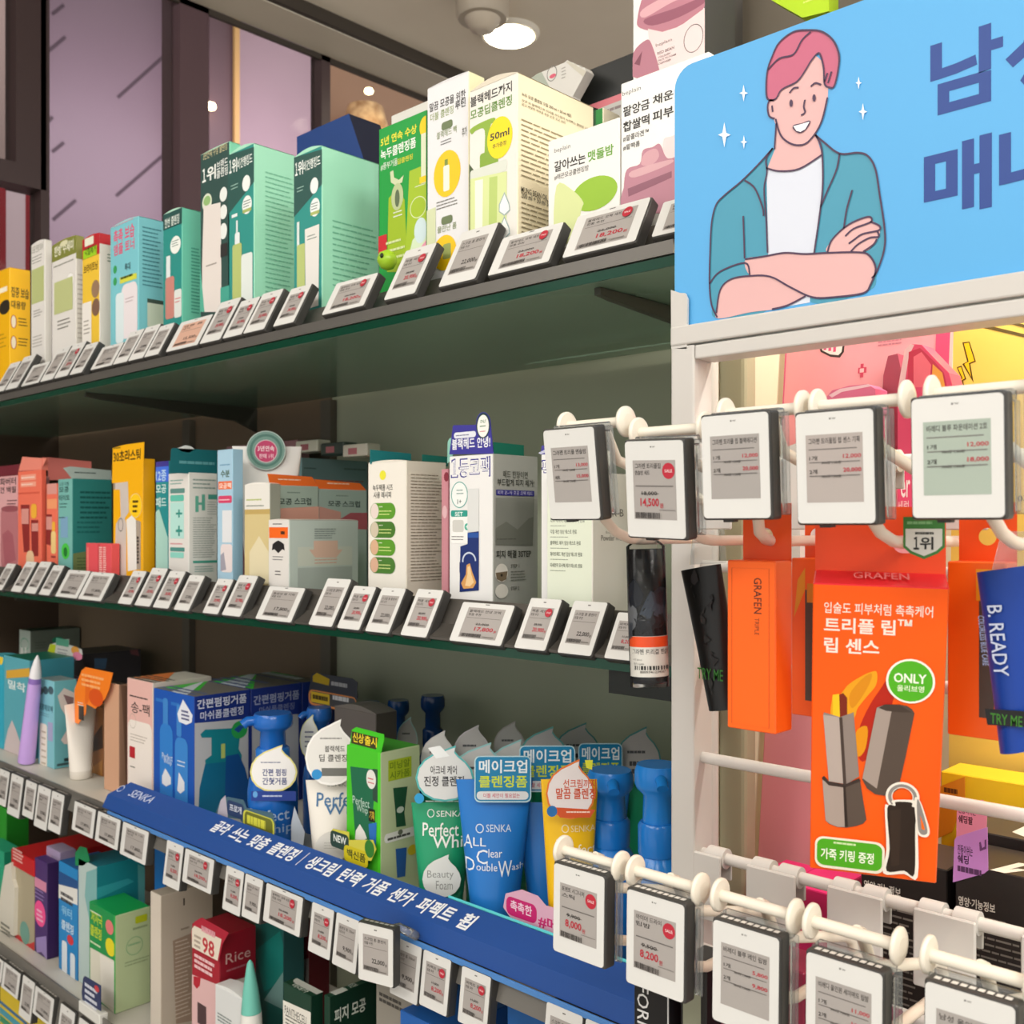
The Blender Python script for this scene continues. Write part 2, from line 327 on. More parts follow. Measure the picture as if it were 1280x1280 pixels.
# red and white striped banner below the storefront transom
bn = empty('striped_banner', (XW-.9, 0, 1.2), 'red and white striped banner outside the storefront', 'banner'); XB = XW-.9
for i, (u0, u1, c) in enumerate(((-60, -30, 'd8c4cc'), (-30, 6, '8e0d20'), (6, 30, 'd9c3cd'), (30, 54, '8e0d20'))):
    m = MB(); m.bbox((XB, yx(u0, XB), .8), (XB+.01, yx(u1, XB), ZC+(HV-236)/FPX*(XB/ray(20, HV).x)), c, 0); m.build('stripe', bn.location, bn)
struct(boxobj('wall_mall_side', (XO+.6, -3, 0), (XO+.8, yx(24, XO+.8), 6), M('4f4038', .6)))
cl = MB(); cl.rod([EYE+ray(12, -160)*2.6, EYE+ray(14, 170)*2.6], .0015, '2b2522', 6)
for v in (34, 46, 72, 98, 140, 166): cl.lathe(EYE+ray(13+((v*7) % 9), v)*2.6, [(.002, -.006), (.007, 0), (.002, .006)], M('ffdf9d', .5, 0, 6), 10)
tag(cl.build('string_lights', EYE+ray(15, 60)*2.6), 'tiny warm string lights at the left edge behind the storefront', 'lights')
# ceiling downlight and spotlight head
def ceil_pt(u, v): d = (HC-ZC)/((HV-v)/FPX); return EYE+ray(u, v)*d
q = ceil_pt(637, 40)
e = empty('downlight', q, 'round lit recessed downlight in the ceiling', 'ceiling light')
m = MB(); m.lathe(q, [(.075, -.012), (.08, -.004), (.08, 0)], M('d8d2c6', .5)); m.build('trim_ring', q, e)
m = MB(); m.lathe(q-UP*.0125, [(.064, -.002), (.066, 0)], M('fff3d8', .5, 0, 14)); m.build('lamp', q, e)
q = ceil_pt(603, -6)
e = empty('spotlight', q, 'grey spotlight head on the ceiling beside the downlight', 'ceiling light')
m = MB(); m.lathe(q, [(.06, -.06), (.065, -.05), (.065, 0)], M('b5aa9a', .5)); m.build('housing', q, e)
m = MB(); m.lathe(q-UP*.06, [(.015, -.03), (.03, -.025), (.045, 0)], M('c9bdac', .4)); m.build('lens', q, e)
# ------------------------------------------------------------------ shelving unit
XL, XR = -2.16, -.4155; YF = .605; YB = .90
S1 = ZC+.192; S2 = ZC-.099; S3 = ZC-.366; S4 = ZC-.655
U = empty('shelving_unit', (-1.3, .75, 0), 'long shop shelving unit with two green glass shelves and grey shelves below', 'shelving unit')
BACK = noisy('back_panel_paint', 'a1a68f', 'a9ae97', 2, .55); METAL = M('98958c', .45, .3); LIGHTM = M('c9c5bb', .45)
def part(name, lo, hi, m, bev=0, par=None, label=None):
    mb = MB(); mb.bbox(lo, hi, m, bev); o = mb.build(name, U.location, par or U)
    if label: o['label'] = label
    return o
xs = [XL, px(240, YB), px(415, YB), XR]
for a, b in zip(xs, xs[1:]): part('back_panel', (a+.001, YB, .1), (b-.001, YB+.02, S1+.001), BACK if a > -1.6 else M('6f5f4d', .6))
for x in xs[1:3]: part('upright', (x-.012, YB-.012, .1), (x+.012, YB-.0005, S1-.010), M('5f5a50', .5))
def glass(z, par):
    mb = MB(); mb.bbox((XL, YF, z-.008), (XR, YB-.014, z), GLASS_SHELF, .0004)
    o = mb.build('glass_shelf', U.location, U); e = MB(); e.bbox((XL, YF-.0012, z-.0078), (XR, YF-.0002, z-.0002), M('0b3d2c', .12), 0); e.build('edge', U.location, o)
    return o
glass(S1, U); glass(S2, U)
AL = M('6f6c67', .35, .5); DKR = M('57534e', .4, .3)
# slanted tag rails clipped on the glass edges
for z, m in ((S1, AL), (S2, DKR)):
    r = MB(); lip = .0105 if z == S1 else .003
    pf = [(YF-.003, z+.0006), (YF-.003, z+lip), (YF-.001, z+lip+.0008), (YF+.014, z+.013), (YF+.027, z+.034), (YF+.0285, z+.034), (YF+.016, z+.012), (YF+.004, z+.0006)]
    vs = [Vector((x, y, zz)) for x in (XL, XR) for y, zz in pf]; k = len(pf)
    r.add(vs, [(i, (i+1) % k, k+(i+1) % k, k+i) for i in range(k)]+[tuple(range(k)), tuple(reversed(range(k, 2*k)))], m)
    o = r.build('tag_rail', U.location, U)
# black bracket arms below the glass, running back to the uprights
for z, xx in ((S1, [px(760, .63), px(118, .63)]), (S2, [px(30, .63)])):
    for x in xx:
        b = MB(); pf = [(YF+.012, z-.0085), (YB-.013, z-.0085), (YB-.013, z-.045), (YB-.05, z-.03), (YF+.03, z-.016), (YF+.012, z-.014)]
        vs = [Vector((x+dx, y, zz)) for dx in (-.003, .003) for y, zz in pf]; k = len(pf)
        b.add(vs, [(i, k+i, k+(i+1) % k, (i+1) % k) for i in range(k)]+[tuple(reversed(range(k))), tuple(range(k, 2*k))], M('3b3c33', .5)); b.build('bracket', U.location, U)
part('lip_clip', (px(764, .612), .609, S2-.026), (XR, .622, S2-.0085), M('161a17', .35))
for z in (S3, S4):
    part('metal_shelf', (XL, .612, z-.022), (XR, YB-.014, z), LIGHTM, .001)
    r = MB(); pf = [(.604, z-.006), (.604, z+.012), (.6065, z+.012), (.6115, z+.001)] if z == S4 else [(.6085, z-.006), (.6085, z+.0015), (.611, z+.0015), (.6115, z+.001)]
    pf += [(.6115, z-.02), (.598, z-.045), (.5965, z-.045)] if z == S4 else [(.6115, z-.02), (.604, z-.024), (.6025, z-.024)]
    vs = [Vector((x, y, zz)) for x in (XL, XR) for y, zz in pf]; k = len(pf)
    r.add(vs, [(i, (i+1) % k, k+(i+1) % k, k+i) for i in range(k)]+[tuple(range(k)), tuple(reversed(range(k, 2*k)))], M('77746e', .35, .3)); r.build('tag_rail', U.location, U)
part('side_panel', (XR+.0004, .655, .02), (XR+.0034, YB+.02, ZC+.17), M('d6ccae', .5))
part('side_panel', (XL-.02, .60, .02), (XL-.0005, YB+.02, S1), M('4a3c30', .5))
part('base_plinth', (XL, .62, 0), (XR, YB-.014, .12), LIGHTM)
part('metal_shelf', (XL, .58, S4-.325), (XR, YB-.014, S4-.30), LIGHTM)
# ------------------------------------------------------------------ hook display with the sky-blue sign on the right
GY = .575; WH = M('c9c6c1', .38, 0, 0, .02); WR = M('cfcbc5', .35)
xa, xb = px(838.5, GY), px(867.5, GY); XE = .22
D = empty('hook_display', (xa, GY, 0), 'white steel frame with horizontal rods and a sign channel on top', 'display rack')
def dpart(name, lo, hi, m=WH, bev=.0012, par=None): mb = MB(); mb.bbox(lo, hi, m, bev, 2); return mb.build(name, D.location, par or D)
zf0 = pz(1000, 425.5, GY)  # rail bottom
zfb = pz(853, 451, GY); zft = pz(841, 434, GY)
dpart('post', (xa, GY, .02), (xb, GY+.022, zft+.0)); dpart('post', (XE, GY, .02), (XE+.022, GY+.022, zft))
dpart('top_rail', (xb+.0004, GY, zfb), (XE-.0004, GY+.022, zft-.0006))
zs0 = pz(857, 406.5, GY)
dpart('sign_channel', (xa, GY-.001, zft+.0006), (XE+.02, GY+.003, zs0)); dpart('sign_channel', (xa, GY+.009, zft+.0006), (XE+.02, GY+.018, zs0-.006))
mb = MB(); f = Face((xa, GY, 0), (1, 0, 0), UP, clamp=False); w_ = px(859, GY)-xa
mb.slab(f, [f.at(839, 436), f.at(858.5, 436)]+[(w_, pz(858, 374, GY)-.0), (w_-.002, pz(858, 366, GY)), (w_-.006, pz(858, 364.5, GY)), (0, pz(840, 362, GY))], .002, WH); mb.build('channel_end', D.location, D)
dpart('sign_upright', (xa+.0005, GY+.0085, zft), (xa+.009, GY+.017, pz(842, 103, GY)), WH)
for z in (ZC-.0265, ZC-.0905, ZC-.1545, ZC-.2185, ZC-.2825, ZC-.3465, ZC+.038): 
    m = MB(); m.rod([(xb-.001, GY+.011, z), (XE+.001, GY+.011, z)], .0038, WR, 14); m.build('rod', D.location, D)
# --- sign board: a flat printed plate standing in the channel
sx0 = px(846, GY+.006); ztop = pz(850, 87, GY+.006)+.0
SG = Face((sx0, GY+.0035, zft+.001), (1, 0, 0), UP, .57, ztop-zft-.001, clamp=True)
Wd, Hd = .57, ztop-zft-.001; r = .014; pts = [(0, 0), (Wd, 0), (Wd, Hd)]+[(r-r*math.sin(math.radians(a)), Hd-r+r*math.cos(math.radians(a))) for a in range(0, 91, 15)]
mb = MB(); SKY = M('56a8e0', .45); mb.slab(SG, pts, .003, SKY, M('e7edf0', .4))
cr = lambda x, y: SG.at(820+x*.3594, y*.3594)
def sp(pts, c): mb.poly(SG, [cr(*p) for p in pts], M(c, .45))
def sk(pts, wd=.0011, closed=False, c='4a3450'): mb.L = 24; mb.stroke(SG, [cr(*p) for p in smooth(pts, closed)], wd, M(c, .5), closed)
TE = '4595b0'; SKN = 'dcaead'
jl = [(420, 505), (424, 560), (408, 516), (360, 570), (300, 630), (240, 680), (210, 715), (195, 780), (190, 880), (188, 985), (195, 1060), (215, 1106), (400, 1070), (400, 880), (396, 640)]
jr = [(556, 468), (585, 495), (640, 535), (705, 532), (740, 545), (765, 590), (780, 680), (797, 800), (795, 870), (770, 950), (740, 1012), (540, 1052), (552, 880), (575, 700), (578, 530)]
sp(smooth(jl, True), TE); sp(smooth(jr, True), TE)
sp([(385, 585), (430, 597), (500, 588), (580, 540), (582, 640), (572, 740), (552, 880), (535, 1052), (400, 1076), (390, 880)], 'd3d9e6')
sp([(418, 430), (414, 520), (388, 585), (430, 596), (500, 588), (578, 540), (556, 465), (500, 470)], SKN)
sp(smooth([(395, 345), (412, 420), (435, 470), (465, 498), (500, 506), (530, 495), (562, 455), (582, 410), (598, 340), (592, 240), (540, 190), (450, 230)], True), SKN)
sp(smooth([(412, 350), (396, 352), (390, 375), (396, 405), (415, 412)], True), SKN)
hair = [(390, 345), (385, 300), (390, 245), (405, 200), (430, 150), (480, 112), (535, 106), (580, 112), (618, 142), (638, 190), (636, 240), (622, 300), (604, 305), (588, 292), (585, 240), (576, 200), (565, 186), (540, 215), (522, 245), (492, 285), (440, 312), (418, 345)]
sp(smooth(hair, True), 'c0627e')
sp(smooth([(188, 988), (225, 945), (312, 915), (328, 955), (262, 970), (226, 1008), (206, 1085), (195, 1060)], True), TE)
sp(smooth([(212, 1075), (225, 1010), (262, 972), (330, 960), (400, 963), (470, 1000), (522, 1030), (430, 1072), (330, 1086), (218, 1108)], True), SKN)
sp(smooth([(312, 902), (380, 892), (450, 880), (520, 884), (600, 880), (700, 878), (742, 888), (766, 935), (748, 990), (722, 1020), (620, 1034), (545, 1034), (480, 1004), (400, 963), (328, 957)], True), SKN)
sp(smooth([(598, 878), (612, 838), (650, 798), (690, 772), (738, 755), (752, 768), (775, 782), (780, 800), (776, 822), (757, 850), (722, 876)], True), SKN)
sk([(556, 470), (585, 495), (640, 535), (705, 532), (740, 545), (765, 590), (780, 680), (797, 800), (795, 870), (770, 945), (752, 968)])
sk([(408, 516), (360, 570), (300, 630), (240, 680), (210, 715), (195, 780), (190, 880), (188, 985), (195, 1060), (215, 1104)])
sk([(310, 628), (345, 655), (372, 720), (376, 752)]); sk([(408, 516), (385, 555), (388, 600), (378, 660), (385, 760), (390, 880)]); sk([(556, 470), (578, 520), (582, 640), (572, 740), (552, 880)])
sk([(640, 535), (630, 590), (600, 660), (574, 722)]); sk([(385, 585), (430, 596), (500, 588), (578, 540)]); sk([(420, 430), (414, 520)]); sk([(305, 752), (308, 830), (310, 900)]); sk([(684, 662), (665, 730), (655, 795)])
sk([(188, 988), (225, 945), (312, 915), (328, 957)]); sk([(212, 1090), (225, 1010), (262, 972), (330, 960), (400, 963), (470, 1000), (545, 1034), (620, 1034), (722, 1020), (748, 990), (766, 935), (742, 888), (700, 878), (600, 880), (520, 884), (450, 880), (380, 892), (312, 902)])
sk([(522, 1030), (460, 1062), (405, 1076)])
sk([(598, 878), (612, 838), (650, 798), (690, 772), (738, 755), (752, 762), (745, 775), (690, 796), (660, 822)]); sk([(748, 772), (778, 786), (776, 802), (720, 815), (690, 835), (672, 848)]); sk([(772, 806), (776, 824), (745, 828), (705, 850), (680, 875)]); sk([(770, 832), (757, 852), (722, 876)])
sk(hair, .0011, True); sk([(392, 243), (430, 205), (480, 190), (510, 140), (540, 112)]); sk([(600, 290), (612, 250)]); sk([(588, 285), (598, 255)])
sk([(412, 350), (396, 352), (390, 375), (396, 405), (415, 414)]); sk([(405, 368), (408, 390)]); sk([(418, 415), (435, 470), (465, 498), (500, 506), (530, 495), (562, 455), (582, 410), (598, 340)])
sk([(466, 325), (480, 308), (498, 306)]); sk([(540, 302), (556, 290), (576, 296)]); sk([(520, 348), (516, 372), (520, 392), (506, 402)])
for x, y in ((472, 360), (552, 342)): sp([(x+6*math.cos(a*.5), y+13*math.sin(a*.5)) for a in range(13)], '4a3450')
mo = [(480, 440), (510, 432), (536, 424), (522, 450), (505, 460), (490, 456)]; sp(mo, 'f4f1f0'); sk(mo, .0011, True)
for x, y, q in ((307, 325, 30), (240, 470, 44), (308, 495, 24), (707, 290, 22), (722, 390, 30)):
    sp([(x+q*(1 if i % 2 == 0 else .22)*math.cos(math.pi/4*i)*(.5 if i % 4 == 0 else 1), y+q*(1 if i % 2 == 0 else .22)*math.sin(math.pi/4*i)) for i in range(8)], 'eaf3fa')
NV = M('21428c', .45); mb.L = 3
def bold(body, u0, vb, u1, vt):
    x0, y0 = SG.at(u0, vb); _, y1 = SG.at(u0, vt); mb.text(SG, body, x0, y0, hx(SG, u1, y0, vb), y1, NV, .03)
bold('남', 1163, 147, 1254, 53); bold('성', 1257, 128, 1362, 22); bold('매', 1155, 276, 1240, 187); bold('니', 1249, 255, 1330, 160)
tag(mb.build('sign_board', (sx0, GY+.0035, zft)), 'sky-blue sign with a drawn crossed-arms man and navy lettering', 'sign')
# --- display hooks: clip plate on the rod, arm with cross bar and two end discs, product peg
IV = M('e6dfd0', .32); PG = M('e3d3c4', .3)
def hook(Xc, zrod, Yt, zbar, hw, peg, label, group, pz_=.034, pxo=.004):
    e = empty('display_hook', (Xc, GY+.011, zrod), label, 'display hook', group); B = e.location; m = MB(); pw = .017
    m.bbox((Xc-pw, GY+.0005, zrod-.040), (Xc+pw, GY+.003, zrod+.0035), WH, .0008)
    for s in (-1, 1): m.rod([(Xc+s*.0095-.0065, GY+.011, zrod), (Xc+s*.0095+.0065, GY+.011, zrod)], .0066, WH, 16)
    for s in (-1, 1): m.bbox((Xc+s*.0095-.006, GY+.0165, zrod-.016), (Xc+s*.0095+.006, GY+.0185, zrod), WH, .0006)
    m.build('clip_plate', B, e); m = MB(); yp = GY+.001; za = zrod-.019
    m.rod([(Xc, yp, za-.012), (Xc, yp-.004, za-.004), (Xc, yp-.012, za), (Xc, Yt+.02, za+(zbar-za)*.5), (Xc, Yt+.008, zbar-.002), (Xc, Yt+.003, zbar)], .0031, IV); m.build('arm', B, e)
    m = MB(); m.rod([(Xc-hw, Yt, zbar), (Xc+hw, Yt, zbar)], .0030, IV); m.build('cross_bar', B, e)
    for s in (-1, 1):
        m = MB(); m.lathe((Xc+s*hw, Yt, zbar), [(.0078, -.0012), (.0087, -.0006), (.0087, .0008), (.0078, .0014), (.0042, .0022)], IV, 28, True, (s, 0, 0)); m.build('end_disc', B, e)
    m = MB(); zp = zrod-pz_
    m.rod([(Xc+pxo, yp, zp)]+[(Xc+pxo, yp+(Yt-yp)*k, zp+peg*k) for k in (.1, .5, .7)]+[(Xc+pxo, Yt+.026, zp+peg+.001), (Xc+pxo*.8, Yt+.014, zp+peg+.005), (Xc+pxo*.5, Yt+.006, zp+peg+.012), (Xc, Yt+.003, zp+peg+.022)], .0030, PG); m.build('peg', B, e)
    return zp
UPX = [-.374, -.315, -.2665, -.2156, -.161]; LOX = [-.378, -.325, -.270, -.218, -.161]
nm = ['nearest the white post', 'second from the white post', 'third from the white post', 'fourth from the white post', 'farthest right, fifth from the white post']
for i, x in enumerate(UPX): hook(x+(-.003 if i == 1 else .004), ZC+.038, .459, ZC+(.0585, .0515, .0575, .0575, .0585)[i], .0215, 0.0, 'upper white display hook %s' % nm[i], 'upper display hooks', .046, -.013 if i == 2 else .004)
LZ = [ZC-.193]*5
for i, x in enumerate(LOX): hook(x, ZC-.2185, .465, LZ[i], .0215, .004, 'lower white display hook %s' % nm[i], 'lower display hooks')
# ------------------------------------------------------------------ electronic price tags
CASE = M('3b3a38', .45); FRAME = M('d9d9d6', .4); EINK = 'a5a09c'; RED = 'b5283a'; INK = '34302f'
def make_tag(kind, w, h, price, red, sale, name='상품', ink=EINK, dark=False, small=True):
    """kind P portrait / L landscape; local space: x right, z up, front towards -y, origin at the lower left front corner"""
    T = bpy.data.objects.new('price_tag', None); COL.objects.link(T); T.empty_display_size = .01; O = (0, 0, 0); t = .0105
    m = MB(); m.bbox((0, .0006, 0), (w, t, h), CASE, .0013, 2)
    fx = Face((0, .0006, h), (1, 0, 0), (0, 1, 0), w, t)
    for k in range(6): m.rect(fx, w*(.10+.14*k), t*.35, w*(.20+.14*k), t*.60, M('b9b5ad', .5))
    m.build('case', O, T)
    F = Face((0, .0006, 0), (1, 0, 0), UP, w, h); m = MB(); b = .0009
    m.slab(F, rrect(b, b, w-b, h-b, .0018), .0004, FRAME, None, .0006)
    G = Face((0, 0, 0), (1, 0, 0), UP, w, h); m.text(G, '▴w', w*.46, h*.945 if kind == 'P' else h*.93, w*.55, h*.965, M('5a5856'), 0) if False else m.rect(G, w*.46, h*.90 if kind == 'P' else h*.935, w*.54, h*.92 if kind == 'P' else h*.955, M('6b6966'))
    m.build('front_frame', O, T)
    x0, x1, y0, y1 = (w*.15, w*.85, h*.20, h*.81) if kind == 'P' else (w*.16, w*.86, h*.13, h*.86)
    m = MB(); m.poly(G, [(x0, y0), (x1, y0), (x1, y1), (x0, y1)], M(ink, .35)); W = x1-x0; H = y1-y0
    X = lambda a: x0+W*a
    Y = lambda a: y0+H*a
    m.text(G, name, X(.06), Y(.84), X(.72 if sale else .9), Y(.93), INK, .01); m.text(G, '정품 추천', X(.06), Y(.73), X(.40), Y(.81), INK, .008)
    m.rect(G, X(.05), Y(.655), X(.95), Y(.667), '6d6866')
    if kind == 'N':
        pass
    pc = RED if red else INK
    if red: m.text(G, price[1], X(.35), Y(.42), X(.70), Y(.50), INK, .01); m.rect(G, X(.33), Y(.455), X(.72), Y(.463), INK)
    m.text(G, price[0], X(.36), Y(.22), X(.86), Y(.37), M(pc), .018); m.text(G, '원', X(.88), Y(.22), X(.95), Y(.30), M(pc), .01)
    rng = random.Random(len(price[0])+int(w*9000)); bx = X(.04)
    while bx < X(.62): q = rng.uniform(.006, .022)*W; m.rect(G, bx, Y(.03), bx+q, Y(.14), INK); bx += q+rng.uniform(.006, .016)*W
    m.rect(G, X(.66), Y(.05), X(.95), Y(.075), '77726f')
    if sale:
        cx, cy, rr = X(.84), Y(.84), min(W, H)*.15; m.poly(G, [(cx+rr*math.cos(2*math.pi*i/22), cy+rr*math.sin(2*math.pi*i/22)) for i in range(22)], M(RED, .4)); m.text(G, 'SALE', cx-rr*.6, cy-rr*.2, cx+rr*.6, cy+rr*.2, 'e6d3d3', .01)
    m.build('display', O, T)
    m = MB(); m.bbox((w*.3, t-.0002, h*.2), (w*.7, t+.004, h*.5), CASE, .0006); m.build('clip', O, T)
    return T
def copy_tree(o):
    c = o.copy(); COL.objects.link(c)
    for ch in list(o.children): d = ch.copy(); COL.objects.link(d); d.parent = c
    return c
PW, PH, LW, LH = .037, .048, .070, .0415
PROTO = {
 'P0': make_tag('P', PW, PH, ('22,000',), 0, 0, '스크럽 폼 클렌저'), 'P1': make_tag('P', PW, PH, ('9,900',), 0, 0, '클렌징 폼 150ml'),
 'PS': make_tag('P', PW, PH, ('20,900', '28,000'), 1, 1, '팩폼 세트'), 'PT': make_tag('P', PW, PH, ('8,200', '11,000'), 1, 1, '퍼펙트 폼'),
 'L0': make_tag('L', LW, LH, ('17,800',), 0, 0, '클렌징 밤 기획'), 'LS': make_tag('L', LW, LH, ('18,200', '26,000'), 1, 1, '블랙헤드 코팩 세트'), 'LP': make_tag('L', LW, LH, ('15,500',), 0, 0, '앰플 폼', 'd3a893'),
 'LB': make_tag('L', LW, LH, ('17,800', '22,000'), 1, 0, '블랙헤드 안녕 코팩')}
USED = set()
def take(k):
    if k not in USED: USED.add(k); return PROTO[k]
    return copy_tree(PROTO[k])
DESC = {'P0': 'upright price tag', 'P1': 'upright price tag', 'PS': 'upright price tag with red dot', 'PT': 'upright price tag with red dot', 'L0': 'wide price tag', 'LS': 'wide price tag with red dot', 'LP': 'wide price tag with pinkish screen', 'LB': 'wide price tag with red price'}
def row(items, Y, z, tilt, grp, shelf, zl=None):
    for u0, u1, k, where in items:
        o = take(k); x0 = px(u0, Y); x1 = px(u1, Y); s = (x1-x0)/(PW if k[0] == 'P' else LW); s = max(.8, min(1.3, s))
        h = (PH if k[0] == 'P' else LH)*s
        zz = z if zl is None else zl-h*math.cos(tilt)
        o.location = (x0, Y, zz); o.rotation_euler = (-tilt, 0, 0); o.scale = (s*.985, 1, s)
        tag(o, DESC[k]+' on %s, %s' % (shelf, where), 'price tag', grp)
TOP = [(-9, 4.5, 'P0', 'below the yellow carton'), (5.5, 23, 'P0', 'beside the yellow carton at the left edge'), (25.5, 48, 'L0', 'below the slim white carton'), (49, 65.5, 'P1', 'below the olive topped carton'), (66.5, 84, 'PS', 'between olive and red topped cartons'), (86, 102, 'P0', 'below the red topped carton'),
 (112, 139.5, 'L0', 'at the left of the aqua carton'), (140, 158.5, 'P1', 'under the front of the aqua carton'), (159, 178.5, 'P0', 'under the corner of the aqua carton'), (179, 197.5, 'P1', 'under the side of the aqua carton'), (206, 247, 'LP', 'below the small teal carton'), (248, 275, 'PS', 'below the dark green carton'),
 (277, 302, 'PS', 'under the left mint carton front'), (302.5, 330, 'PS', 'under the left mint carton side'), (340, 367, 'PS', 'between the two tall mint cartons'), (401, 455, 'LS', 'under the right tall mint carton'), (478, 519, 'PS', 'below the green mung bean carton'), (546, 596, 'P0', 'below the white carton with yellow circles'),
 (608, 687, 'LS', 'below the beige pump bottle carton'), (701, 796, 'LS', 'below the wide white balm carton'), (813, 868, 'LS', 'beside the white post')]
row(TOP, .598, S1+.0135, math.radians(28), 'price tags on the top shelf', 'top shelf')
MID = [(-9, 2, 'P0', 'at the left edge below the pink carton'), (12.5, 25.6, 'P1', 'left of three below the coral carton'), (29.5, 43.6, 'P0', 'middle of three below the coral carton'), (47.5, 61, 'P1', 'right of three below the coral carton'), (68, 96, 'L0', 'below the light face of the teal carton'), (96.5, 126, 'L0', 'in front of the small coral red carton'),
 (146, 163, 'PS', 'first of four from the yellow carton'), (167, 187, 'PS', 'second of four from the yellow carton'), (190, 210, 'PS', 'third of four from the yellow carton'), (216, 235.5, 'P0', 'below the white and teal carton'), (252, 272, 'PS', 'left one under the light blue carton'), (276, 300, 'PS', 'right one under the light blue carton'),
 (318, 364, 'L0', 'below the white carton with an orange square'), (384, 415, 'P0', 'left of four under the cream carton'), (420, 449, 'PS', 'second of four under the cream carton'), (455, 486, 'P0', 'third of four under the cream carton'), (499, 533, 'PS', 'right of four under the cream carton'), (560, 627, 'LB', 'below the purple headed nose pack carton'),
 (641, 682, 'PS', 'left of the 22,000 tag'), (695, 739.5, 'P0', 'reading 22,000 below the plain white carton'), (753.6, 794, 'PT', 'behind the black tester tube')]
row(MID, .598, S2+.0010, math.radians(28), 'price tags on the middle shelf', 'middle shelf')
LOW = [(-6, 7, 'P0', 'at the left edge'), (8, 23.5, 'P1', 'below the blue carton at the left'), (27, 41, 'P0', 'below the lavender stick'), (41.5, 58, 'P1', 'below the aqua carton with dark dots'), (59, 75, 'P0', 'between aqua carton and white tube'), (89, 116, 'L0', 'below the white tube with orange clip'), (118, 147, 'L0', 'at the left end of the blue strip'), (149, 182, 'L0', 'under the left end of the blue strip'),
 (202.5, 224, 'PT', 'below the big blue pump carton'), (227, 264, 'LS', 'under the blue pump carton'), (277, 300, 'PT', 'left below the first strip words'), (301, 324, 'P1', 'right below the first strip words'), (328, 375, 'LS', 'under the blue strip lettering'), (384, 412.5, 'PT', 'above the dark green cartons'), (414, 445, 'P1', 'behind the tag with clear clip')]
row(LOW, .592, 0, math.radians(7), 'price tags on the lower rail', 'lower rail', ZC-.369)
LOW2 = [(486, 522, 'P1', 'reading 9,900 under the end of the strip lettering'), (522.8, 559, 'PT', 'right of the 9,900 tag'), (571, 609, 'PT', 'standing alone above the blue carton'), (676, 724, 'P0', 'at the bottom edge of the photo'), (725, 775, 'P0', 'below the first lower hook tag')]
row(LOW2, .592, 0, math.radians(7), 'price tags on the lower rail', 'lower rail', ZC-.369)
o = take('P0'); Yq = .565; x0 = px(447, Yq); x1 = px(477, Yq); s = (x1-x0)/PW*1.18; zz = pz(447, 1224.5, Yq); o.location = (x0, Yq, zz); o.rotation_euler = (0, 0, math.radians(14)); o.scale = (s, 1, s*1.02)
tag(o, 'small upright price tag held out from the blue strip by a clear clip', 'price tag', 'price tags on the lower rail')
m = MB(); q = Vector((x0+.02, Yq+.013, zz+.045)); m.rod([q, q+Vector((.012, .008, .004)), q+Vector((.022, .012, .001)), q+Vector((.018, .022, -.006))], .004, CLEAR, 10); tag(m.build('tag_clip', q), 'clear bent plastic clip behind the protruding price tag', 'clip')
BOT = [(-16, -1, 'L0', 'at the left edge'), (1, 22, 'L0', 'left of two wide ones near the red carton'), (22.5, 38, 'P0', 'below the purple carton'), (40, 64, 'L0', 'right of two wide ones near the blue carton'), (69, 88, 'P1', 'below the slim blue carton'), (92, 114, 'P0', 'beside the small navy label')]
row(BOT, .592, 0, math.radians(7), 'price tags on the bottom rail', 'bottom rail', ZC-.658)
